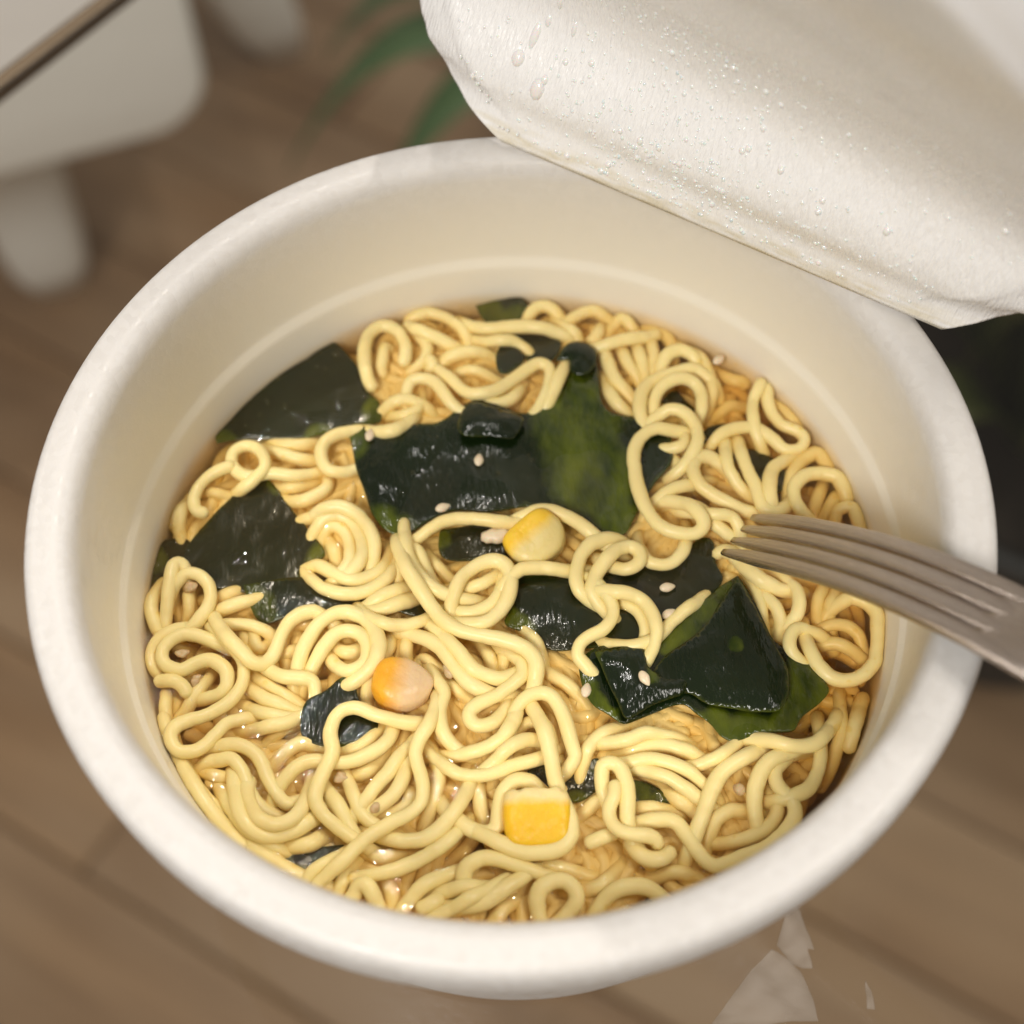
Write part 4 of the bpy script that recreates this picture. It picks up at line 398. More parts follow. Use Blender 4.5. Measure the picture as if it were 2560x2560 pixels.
 ('short slanting noodle under the bottom edge of the folded right seaweed',[230,-318,-47,236,-321,-39,242,-324,-32,250,-326,-26,258,-328,-20,267,-329,-15,276,-329,-12,286,-327,-9,295,-325,-4,304,-323,-1,313,-319,2,321,-313,-1,328,-307,-5,335,-301,-9,342,-294,-12,348,-287,-16,354,-280,-20,359,-274,-26,363,-267,-33,367,-261,-40,370,-255,-47]),
 ('level noodle right under the green bottom edge of the folded right seaweed',[313,-275,-48,320,-276,-41,327,-278,-34,334,-280,-27,342,-282,-22,351,-284,-17,359,-287,-14,368,-291,-11,376,-294,-6,384,-297,0,392,-300,5,400,-304,10,408,-308,13,418,-312,14,427,-313,12,437,-313,9,447,-312,7,457,-310,6,466,-306,5,473,-300,4,479,-294,0,485,-287,-5,490,-280,-11,496,-273,-14,502,-266,-18,507,-258,-22,511,-251,-28,515,-245,-35,518,-239,-42,521,-233,-49]),
 ('inner upright noodle at the right wall below the large ring',[529,-181,-73,528,-187,-65,526,-194,-58,525,-202,-52,523,-210,-46,521,-219,-42,520,-228,-38,518,-237,-35,517,-246,-30,516,-256,-27,515,-265,-24,514,-275,-23,511,-285,-23,507,-294,-25,503,-302,-29,499,-310,-33,495,-319,-36,491,-327,-39,486,-335,-44,482,-342,-50,477,-348,-56,473,-354,-63,469,-359,-71]),
 ('outer upright noodle at the right wall below the large ring',[563,-207,-53,560,-214,-47,556,-222,-42,552,-230,-38,548,-239,-35,545,-247,-30,541,-255,-24,538,-263,-19,534,-271,-15,530,-280,-13,527,-289,-13,523,-298,-17,520,-306,-22,517,-314,-28]),
 ('noodle with a split flared end below the lower corn kernel',[93,-449,-11,101,-447,-6,110,-445,-2,120,-442,1,129,-438,-2,137,-435,-6,145,-431,-11]),
 ('thin straight noodle right of the lower corn kernel',[40,-430,-61,46,-427,-54,52,-424,-47,58,-420,-40,65,-416,-35,72,-411,-30,80,-406,-26,88,-400,-24,95,-395,-19,103,-390,-15,110,-384,-13,118,-378,-15,125,-372,-19,131,-367,-24,138,-360,-26,145,-354,-30,151,-347,-35,156,-341,-40,161,-335,-47,165,-330,-54,169,-324,-61]),
 ('noodle bending over a dark hole at the bottom of the bowl',[-76,-553,-47,-80,-548,-40,-84,-542,-33,-87,-535,-26,-90,-528,-20,-93,-519,-16,-94,-510,-12,-94,-501,-10,-93,-492,-5,-91,-483,-1,-85,-476,1,-76,-471,2,-67,-467,2,-57,-466,2,-47,-467,2,-38,-469,2,-28,-472,2,-19,-476,2,-10,-480,2,-1,-484,1,8,-487,-1,17,-490,-5,25,-493,-10,34,-495,-12,43,-498,-16,52,-500,-20,60,-501,-26,67,-502,-33,74,-503,-40,81,-504,-47]),
 ('noodle slanting up toward the bottom ring',[-158,-524,-47,-152,-526,-39,-145,-529,-32,-137,-532,-26,-129,-534,-20,-121,-536,-15,-111,-537,-12,-101,-537,-9,-92,-537,-4,-83,-537,-1,-73,-536,2,-63,-533,2,-54,-528,2,-46,-523,2,-37,-518,3,-28,-512,3,-20,-507,2,-11,-502,0,-3,-496,-3,4,-490,-6,12,-485,-11,18,-480,-17,24,-475,-23,30,-470,-30,35,-466,-38]),
 ('noodle running right above the bottom ring',[-26,-448,-61,-20,-451,-53,-14,-454,-46,-7,-457,-40,1,-461,-34,9,-464,-29,18,-468,-26,27,-472,-23,35,-475,-18,44,-478,-15,53,-481,-13,63,-484,-15,72,-487,-18,81,-489,-23,90,-492,-26,99,-494,-29,108,-496,-34,116,-498,-40,123,-500,-46,130,-501,-53,137,-503,-61]),
 ('small round ring of noodle at the near rim, bottom centre',[43,-594,-47,37,-590,-39,32,-584,-32,28,-578,-26,23,-571,-20,20,-563,-15,17,-553,-12,16,-544,-9,15,-535,-4,17,-526,-1,22,-517,2,30,-511,2,39,-507,2,49,-506,2,59,-508,2,67,-514,2,73,-522,2,75,-532,-1,72,-541,-4,66,-547,-9,59,-554,-12,51,-560,-15,43,-564,-20,35,-567,-26,27,-569,-32,20,-570,-39,14,-570,-47]),
 ('slanting noodle right of the bottom ring',[33,-501,-61,38,-505,-54,44,-509,-47,51,-512,-40,58,-515,-34,67,-517,-30,76,-518,-26,86,-517,-23,95,-516,-19,104,-515,-15,113,-512,-13,120,-506,-15,127,-500,-19,133,-493,-23,140,-486,-26,145,-479,-30,149,-471,-34,152,-463,-40,154,-456,-47,156,-449,-54,156,-443,-61]),
 ('low arch at the near rim right of the bottom ring',[90,-588,-47,91,-581,-40,92,-574,-32,94,-567,-26,97,-560,-20,102,-552,-16,108,-545,-12,114,-538,-9,121,-532,-5,129,-527,-1,138,-523,1,147,-521,2,157,-520,2,167,-520,2,177,-522,2,186,-525,-1,194,-530,-5,201,-535,-9,208,-541,-12,215,-548,-15,220,-556,-20]),
 ('brown sunken noodle in the pool by the near rim at lower right',[154,-530,-65,158,-525,-58,163,-520,-51,168,-515,-44,175,-510,-38,183,-506,-34,191,-502,-30,200,-500,-27,209,-498,-23,218,-496,-19,227,-496,-16,237,-497,-18,246,-499,-22,255,-500,-27,264,-502,-29,273,-504,-33,281,-507,-38,289,-510,-44,296,-513,-50,302,-516,-57]),
 ('short upright noodle left of the bottom ring at the near rim',[-85,-592,-61,-80,-587,-54,-76,-582,-47,-70,-576,-40,-65,-571,-34,-59,-564,-30,-52,-557,-26,-46,-550,-23,-40,-544,-19,-33,-537,-19,-26,-532,-23,-18,-526,-26,-10,-521,-30,-3,-517,-34,5,-514,-40,12,-511,-47,19,-509,-54,25,-508,-61]),
 ('tall loop of noodle standing over the small seaweed scrap',[-131,-232,-35,-137,-234,-28,-144,-236,-21,-152,-237,-14,-160,-238,-8,-168,-239,-4,-178,-239,0,-187,-238,3,-196,-237,7,-205,-235,11,-214,-233,13,-224,-230,14,-233,-226,14,-242,-221,14,-251,-217,14,-260,-215,14,-270,-216,14,-279,-219,14,-287,-226,14,-292,-234,14,-295,-244,14,-297,-253,15,-297,-263,15,-295,-273,17,-293,-283,18,-293,-292,19,-296,-302,20,-300,-311,19,-305,-320,18,-309,-329,16,-313,-338,16,-316,-347,15,-318,-357,16,-318,-367,16,-315,-376,15,-310,-384,15,-304,-392,14,-297,-399,14,-289,-406,13,-282,-412,11,-274,-417,7,-267,-422,3,-259,-427,0,-251,-432,-4,-243,-436,-8,-236,-440,-14,-229,-443,-21,-222,-445,-27,-216,-447,-35]),
 ('long wavy noodle from the orange kernel down to the near left rim',[-133,-171,-31,-132,-177,-23,-130,-184,-16,-130,-192,-10,-129,-200,-4,-130,-209,1,-132,-218,4,-134,-227,7,-137,-236,11,-140,-245,14,-144,-254,15,-150,-263,15,-155,-271,14,-159,-280,14,-162,-290,14,-163,-300,14,-161,-310,14,-159,-320,14,-156,-329,14,-154,-339,14,-152,-349,14,-152,-359,14,-153,-369,14,-156,-378,14,-162,-386,14,-170,-393,14,-178,-398,14,-187,-402,14,-197,-406,14,-206,-411,14,-214,-416,14,-223,-421,14,-231,-426,14,-240,-432,14,-247,-439,14,-255,-445,14,-262,-452,14,-269,-460,14,-276,-466,14,-284,-473,13,-292,-478,10,-299,-484,6,-307,-489,2,-315,-495,-1,-322,-500,-5]),
 ('short noodle lying beside the near left end of the long wavy one',[-338,-496,-11,-332,-488,-9,-327,-481,-5,-321,-474,-1,-313,-469,1,-305,-464,1,-297,-459,-2,-290,-454,-6,-282,-450,-10,-275,-445,-13,-267,-440,-16,-260,-435,-21,-253,-431,-27,-247,-428,-33,-241,-424,-40,-235,-421,-47]),
 ('right strand of the shiny double bend at the lower left wall',[-529,-269,-47,-523,-266,-40,-516,-264,-33,-509,-262,-26,-501,-261,-21,-492,-260,-16,-483,-259,-12,-473,-260,-10,-464,-261,-5,-455,-262,-2,-446,-264,1,-437,-267,2,-428,-272,2,-420,-278,2,-413,-285,2,-408,-293,2,-403,-302,2,-400,-311,2,-396,-320,2,-392,-329,2,-387,-338,2,-382,-346,2,-376,-354,1,-370,-361,-1,-361,-364,-5,-353,-361,-10,-344,-357,-12,-336,-353,-16,-329,-348,-21,-323,-343,-26,-318,-337,-33,-314,-331,-40,-310,-326,-47]),
 ('left strand of the shiny double bend at the lower left wall',[-519,-296,-34,-512,-292,-28,-505,-289,-22,-497,-286,-17,-488,-284,-13,-479,-284,-11,-470,-285,-6,-461,-285,-2,-452,-288,1,-445,-295,2,-439,-303,2,-434,-311,2,-431,-320,2,-427,-330,2,-424,-339,2,-420,-348,1,-415,-356,-2,-409,-363,-5,-402,-368,-10,-394,-373,-13,-385,-376,-16,-377,-379,-21,-369,-380,-26,-362,-381,-33,-355,-380,-40,-348,-379,-47]),
 ('level noodle under the start of the shiny double bend',[-525,-256,-61,-523,-263,-54,-521,-269,-47,-517,-276,-40,-513,-283,-34,-507,-289,-30,-500,-296,-26,-492,-301,-23,-485,-305,-19,-476,-309,-16,-467,-310,-19,-458,-309,-23,-449,-307,-26,-440,-305,-30,-432,-301,-34,-425,-297,-40,-419,-292,-47,-414,-287,-54,-410,-282,-61]),
 ('outer deep U of noodle at the lower left wall',[-458,-286,-36,-456,-292,-28,-455,-299,-21,-453,-306,-15,-450,-314,-9,-448,-323,-4,-446,-332,-1,-444,-341,2,-442,-349,8,-440,-357,13,-438,-366,18,-435,-375,21,-432,-384,23,-427,-393,25,-421,-401,25,-414,-409,25,-406,-415,23,-398,-419,21,-389,-421,17,-380,-420,13,-371,-418,8,-363,-414,5,-353,-410,3,-345,-406,2,-336,-400,2,-329,-394,-1,-322,-388,-5,-316,-381,-9,-310,-373,-12,-306,-365,-16,-302,-357,-20,-299,-349,-26,-297,-342,-32,-295,-335,-39,-295,-328,-47]),
 ('inner deep U of noodle at the lower left wall',[-425,-317,-16,-426,-324,-9,-426,-331,-2,-426,-338,4,-425,-346,10,-423,-355,15,-420,-364,18,-416,-372,21,-412,-380,26,-408,-388,30,-403,-396,33,-396,-402,34,-387,-406,33,-378,-408,30,-369,-406,27,-360,-402,23,-353,-397,20,-347,-390,16,-342,-382,12,-338,-374,9,-335,-365,5,-333,-357,0,-332,-348,-5,-330,-339,-9,-329,-330,-12,-328,-321,-16,-328,-312,-20,-328,-304,-26,-328,-297,-32,-329,-290,-39,-330,-283,-47]),
 ('outermost noodle along the lower left wall beside the deep U',[-496,-285,-60,-493,-291,-52,-489,-298,-45,-485,-305,-38,-481,-312,-33,-477,-320,-28,-472,-328,-25,-468,-336,-21,-463,-344,-15,-459,-351,-10,-455,-359,-5,-450,-367,-2,-444,-375,1,-439,-384,2,-433,-392,4,-427,-400,6,-420,-407,6,-412,-413,4,-404,-419,1,-396,-424,-2,-388,-428,-6,-379,-432,-10,-371,-434,-16,-364,-436,-23,-357,-437,-30,-350,-438,-37]),
 ('noodle bowed under the outer deep U above the dark seaweed strip',[-408,-400,-57,-404,-406,-50,-399,-411,-43,-393,-415,-36,-386,-420,-31,-378,-424,-26,-369,-427,-23,-360,-428,-19,-351,-429,-15,-341,-429,-11,-331,-428,-10,-323,-424,-13,-316,-418,-17,-309,-413,-22,-302,-407,-26,-295,-400,-29,-290,-393,-34,-286,-386,-39,-282,-379,-46,-280,-372,-53,-278,-366,-61]),
 ('dim noodle arched left of the tall loop, upper one',[-427,-333,-61,-423,-327,-53,-419,-322,-46,-414,-316,-40,-409,-309,-34,-402,-303,-29,-396,-296,-26,-389,-290,-23,-382,-284,-19,-375,-278,-15,-367,-272,-12,-359,-266,-12,-350,-262,-12,-340,-260,-15,-331,-262,-19,-322,-264,-23,-313,-267,-26,-305,-272,-29,-297,-277,-34,-291,-282,-40,-286,-288,-46,-282,-294,-53,-279,-299,-61]),
 ('long bowed noodle passing behind the tall loop',[-391,-379,-37,-391,-372,-29,-390,-365,-22,-388,-358,-16,-385,-351,-10,-382,-343,-6,-377,-335,-2,-371,-327,0,-364,-320,2,-358,-313,3,-350,-306,3,-342,-301,2,-333,-298,2,-323,-297,2,-313,-298,2,-304,-301,2,-294,-302,2,-284,-302,2,-274,-302,2,-264,-300,2,-255,-298,2,-246,-294,2,-237,-290,2,-228,-285,2,-220,-280,2,-213,-273,1,-207,-265,-2,-204,-257,-5,-202,-248,-10,-200,-239,-12,-200,-230,-16,-200,-221,-21,-202,-213,-26,-204,-206,-33,-207,-200,-40,-210,-194,-47]),
 ('noodle curving under the lower edge of the small seaweed scrap',[-334,-253,-61,-329,-257,-53,-323,-262,-46,-317,-266,-40,-309,-270,-34,-301,-272,-29,-291,-274,-26,-282,-274,-23,-273,-274,-18,-263,-273,-15,-254,-271,-12,-246,-265,-12,-238,-258,-12,-232,-250,-15,-226,-243,-18,-221,-235,-23,-216,-227,-26,-212,-219,-29,-208,-210,-34,-206,-202,-40,-203,-195,-46,-202,-188,-53,-201,-181,-61]),
 ('bright bent noodle right of the tall loop',[-289,-282,-47,-287,-289,-39,-284,-295,-32,-281,-302,-26,-278,-310,-20,-275,-319,-15,-272,-327,-12,-268,-336,-9,-265,-345,-5,-262,-354,-1,-258,-363,2,-255,-372,2,-252,-382,2,-246,-389,-1,-239,-395,-5,-231,-401,-9,-223,-406,-12,-215,-410,-15,-206,-413,-20,-198,-414,-26,-191,-414,-32,-183,-414,-39,-177,-413,-47]),
 ('thick slanting noodle behind the long wavy one, left of two',[-281,-410,-33,-277,-405,-25,-272,-400,-18,-267,-395,-12,-261,-389,-6,-256,-383,-2,-250,-376,2,-244,-368,4,-237,-361,6,-232,-353,6,-226,-345,5,-220,-337,3,-214,-330,2,-207,-323,2,-202,-315,2,-196,-306,2,-191,-298,1,-186,-291,-2,-180,-283,-5,-175,-276,-10,-170,-269,-13,-164,-261,-16,-158,-255,-21,-153,-249,-26,-148,-243,-33,-143,-238,-40,-139,-233,-47]),
 ('thick slanting noodle behind the long wavy one, right of two',[-278,-384,-39,-271,-385,-31,-265,-386,-24,-257,-387,-18,-249,-386,-12,-241,-384,-8,-232,-381,-4,-224,-377,-2,-215,-372,1,-208,-367,2,-200,-360,3,-194,-352,3,-189,-344,3,-185,-335,2,-182,-326,0,-180,-317,-4,-178,-308,-6,-177,-299,-10,-178,-291,-15,-179,-283,-20,-180,-275,-27,-183,-269,-33,-185,-263,-41]),
 ('short noodle right of the tall loop near a brown gap',[-315,-301,-61,-309,-305,-53,-303,-309,-46,-296,-312,-40,-288,-315,-34,-279,-316,-29,-270,-317,-26,-260,-316,-23,-251,-315,-18,-242,-313,-15,-235,-307,-18,-229,-300,-23,-222,-293,-26,-217,-285,-29,-213,-276,-34,-211,-269,-40,-209,-261,-46,-209,-254,-53,-209,-247,-61]),
 ('noodle running down inside the lower bend of the tall loop',[-331,-303,-47,-327,-308,-40,-323,-314,-33,-319,-320,-26,-315,-327,-21,-310,-334,-16,-305,-342,-13,-300,-349,-10,-295,-357,-6,-290,-364,-2,-285,-372,1,-280,-381,2,-276,-389,2,-272,-398,1,-267,-406,-2,-262,-414,-6,-257,-421,-10,-252,-428,-13,-245,-435,-16,-239,-441,-21,-233,-446,-26,-228,-451,-33,-222,-455,-40,-216,-458,-47]),
 ('small curl in the hollow left of the long wavy noodle bend',[-268,-361,-61,-264,-365,-54,-258,-370,-47,-252,-374,-40,-245,-378,-34,-237,-381,-30,-228,-383,-26,-218,-383,-24,-209,-383,-19,-200,-383,-15,-191,-380,-13,-182,-375,-12,-176,-368,-13,-173,-359,-15,-175,-351,-19,-182,-345,-24,-190,-339,-26,-198,-335,-30,-206,-331,-34,-213,-329,-40,-221,-327,-47,-228,-327,-54,-234,-327,-61]),
 ('noodle following the right side of the long wavy one',[-161,-234,-61,-157,-240,-53,-154,-246,-46,-150,-253,-40,-147,-260,-34,-143,-269,-29,-140,-277,-26,-137,-286,-23,-134,-295,-19,-132,-304,-15,-129,-314,-12,-128,-324,-12,-129,-334,-12,-131,-344,-12,-134,-353,-12,-137,-363,-12,-141,-372,-15,-144,-380,-19,-147,-389,-23,-150,-398,-26,-153,-407,-29,-156,-416,-34,-158,-424,-40,-159,-431,-46,-161,-438,-53,-162,-445,-61]),
 ('noodle sagging below the crossing and rising toward the lower corn',[-261,-384,-47,-257,-389,-39,-253,-395,-32,-248,-401,-26,-242,-406,-20,-234,-412,-15,-226,-417,-12,-218,-421,-9,-210,-425,-5,-201,-429,-1,-192,-432,2,-182,-434,2,-172,-434,2,-162,-434,2,-152,-432,2,-143,-428,3,-134,-423,5,-126,-417,8,-119,-411,11,-112,-404,14,-106,-397,14,-100,-388,13,-95,-380,10,-92,-372,5,-88,-364,0,-85,-356,-5,-82,-347,-9,-78,-338,-12,-76,-330,-17,-73,-322,-23,-71,-315,-29,-69,-308,-36,-68,-301,-44]),
 ('short shiny noodle under the sagging one at the bottom',[-259,-388,-61,-259,-394,-54,-258,-401,-47,-257,-408,-40,-254,-416,-35,-250,-424,-30,-245,-431,-27,-239,-438,-24,-233,-445,-19,-226,-450,-16,-217,-453,-16,-208,-450,-19,-200,-447,-24,-192,-442,-27,-184,-437,-30,-178,-432,-35,-173,-426,-40,-168,-420,-47,-165,-413,-54,-162,-407,-61]),
 ('long slanting noodle near the bottom, rising right to the deep U',[-307,-473,-47,-301,-475,-40,-294,-477,-33,-287,-479,-26,-279,-481,-21,-270,-483,-16,-261,-484,-12,-252,-484,-10,-243,-484,-5,-234,-484,-1,-224,-483,1,-214,-482,2,-205,-480,2,-195,-478,2,-186,-475,2,-176,-471,2,-167,-468,2,-158,-463,2,-149,-459,2,-141,-454,3,-132,-450,4,-124,-444,4,-116,-438,4,-109,-431,2,-103,-424,-1,-97,-417,-4,-91,-410,-9,-87,-403,-14,-84,-397,-21,-81,-390,-28,-78,-384,-35]),
 ('small upside down U at the near rim, bottom left',[-273,-532,-19,-269,-525,-14,-264,-517,-10,-258,-510,-7,-254,-503,-3,-247,-499,2,-238,-501,6,-233,-508,4,-229,-516,-1,-226,-523,-7,-222,-531,-11,-219,-540,-14,-217,-549,-18,-217,-557,-23]),
 ('short upright noodle between the upside down U and a dark slit',[-235,-442,-61,-232,-448,-54,-229,-454,-47,-226,-461,-40,-222,-468,-34,-218,-476,-30,-214,-485,-26,-210,-493,-23,-206,-501,-19,-203,-510,-20,-203,-519,-24,-203,-529,-27,-204,-538,-31,-206,-546,-36,-208,-554,-42,-212,-560,-48]),
 ('noodle slanting up from the near rim right of the dark slit',[-203,-562,-34,-200,-556,-28,-196,-549,-22,-191,-542,-17,-186,-534,-13,-180,-527,-11,-173,-521,-6,-167,-515,-3,-160,-509,1,-152,-503,2,-144,-498,1,-136,-494,-2,-128,-490,-6,-120,-487,-10,-111,-483,-13,-102,-480,-16,-94,-478,-21,-86,-476,-26,-79,-474,-33,-72,-473,-40,-66,-472,-47]),
 ('fat noodle end lying at the near rim, bottom centre left',[-165,-539,-11,-157,-536,-7,-148,-533,-3,-140,-529,-3,-133,-524,-7,-126,-519,-11]),
 ('level noodle left of the dark hole at the bottom',[-168,-525,-44,-162,-523,-37,-155,-520,-30,-148,-518,-23,-140,-516,-17,-132,-514,-13,-122,-512,-9,-113,-511,-6,-105,-510,-1,-95,-509,3,-86,-509,2,-77,-509,-2,-69,-509,-8,-60,-509,-11,-50,-509,-14,-41,-508,-19,-33,-508,-25,-26,-508,-31,-19,-508,-38,-12,-508,-45]),
 ('noodle rising along the near rim left of the bottom ring',[-167,-554,-36,-160,-553,-28,-153,-552,-21,-145,-551,-15,-137,-549,-9,-129,-547,-5,-120,-544,-1,-111,-541,2,-103,-539,8,-95,-536,13,-87,-532,16,-78,-528,15,-70,-523,11,-62,-519,7,-54,-514,4,-46,-509,1,-39,-504,-4,-32,-499,-10,-26,-494,-16,-21,-489,-23,-16,-485,-31]),
 ('short noodle end at the near left rim under the long wavy one',[-290,-520,-23,-286,-511,-19,-283,-502,-17,-280,-494,-13,-276,-485,-12,-272,-477,-16,-268,-470,-21,-263,-462,-24,-258,-455,-28,-253,-448,-33,-248,-441,-38,-243,-436,-45,-238,-431,-52,-233,-426,-59]),
 ('outermost noodle hugging the lower left wall beyond the deep U bends',[-573,-197,-17,-570,-205,-13,-567,-214,-9,-564,-223,-7,-560,-233,-8,-556,-242,-8,-552,-251,-8,-548,-260,-8,-543,-269,-8,-539,-278,-7,-534,-286,-7,-530,-295,-5,-525,-304,-4,-520,-312,-2,-515,-321,-1,-510,-329,0,-504,-337,0,-499,-346,0,-493,-354,0,-487,-362,0,-481,-370,-1,-475,-378,-1,-469,-385,-1,-462,-393,0,-456,-400,2,-450,-408,4,-444,-415,7,-436,-422,6,-429,-428,4,-421,-433,1]),
 ('sunken noodle following the lower left wall inside the outermost one',[-563,-217,-38,-561,-225,-33,-557,-234,-29,-554,-243,-26,-550,-252,-25,-546,-261,-25,-541,-270,-25,-537,-279,-25,-532,-288,-24,-527,-297,-23,-522,-306,-22,-517,-314,-19,-512,-322,-17,-506,-330,-16,-499,-338,-15,-493,-346,-15,-486,-353,-15,-479,-360,-14,-472,-368,-14,-465,-375,-14,-457,-381,-15,-450,-388,-15,-442,-395,-15,-434,-401,-16,-426,-407,-17,-418,-412,-20,-410,-418,-21,-401,-424,-21,-393,-429,-20,-384,-434,-21,-376,-439,-25,-368,-443,-29,-359,-446,-33,-350,-450,-36,-342,-453,-41,-334,-455,-46,-326,-457,-53,-319,-458,-60,-313,-459,-67]),
 ('sunken noodle bent along the near left rim under the dark seaweed strip',[-454,-392,-21,-448,-399,-16,-441,-405,-13,-434,-412,-10,-427,-418,-6,-420,-425,-4,-412,-431,-3,-404,-437,-4,-396,-443,-6,-388,-449,-7,-379,-454,-9,-371,-460,-11,-362,-465,-12,-354,-470,-13,-345,-475,-13,-336,-480,-13,-327,-484,-13,-317,-488,-14,-308,-491,-15,-299,-494,-18,-290,-496,-22,-281,-498,-26,-271,-500,-29,-262,-502,-33,-253,-503,-37,-245,-504,-43,-237,-505,-50,-230,-505,-57,-223,-505,-64]),
]
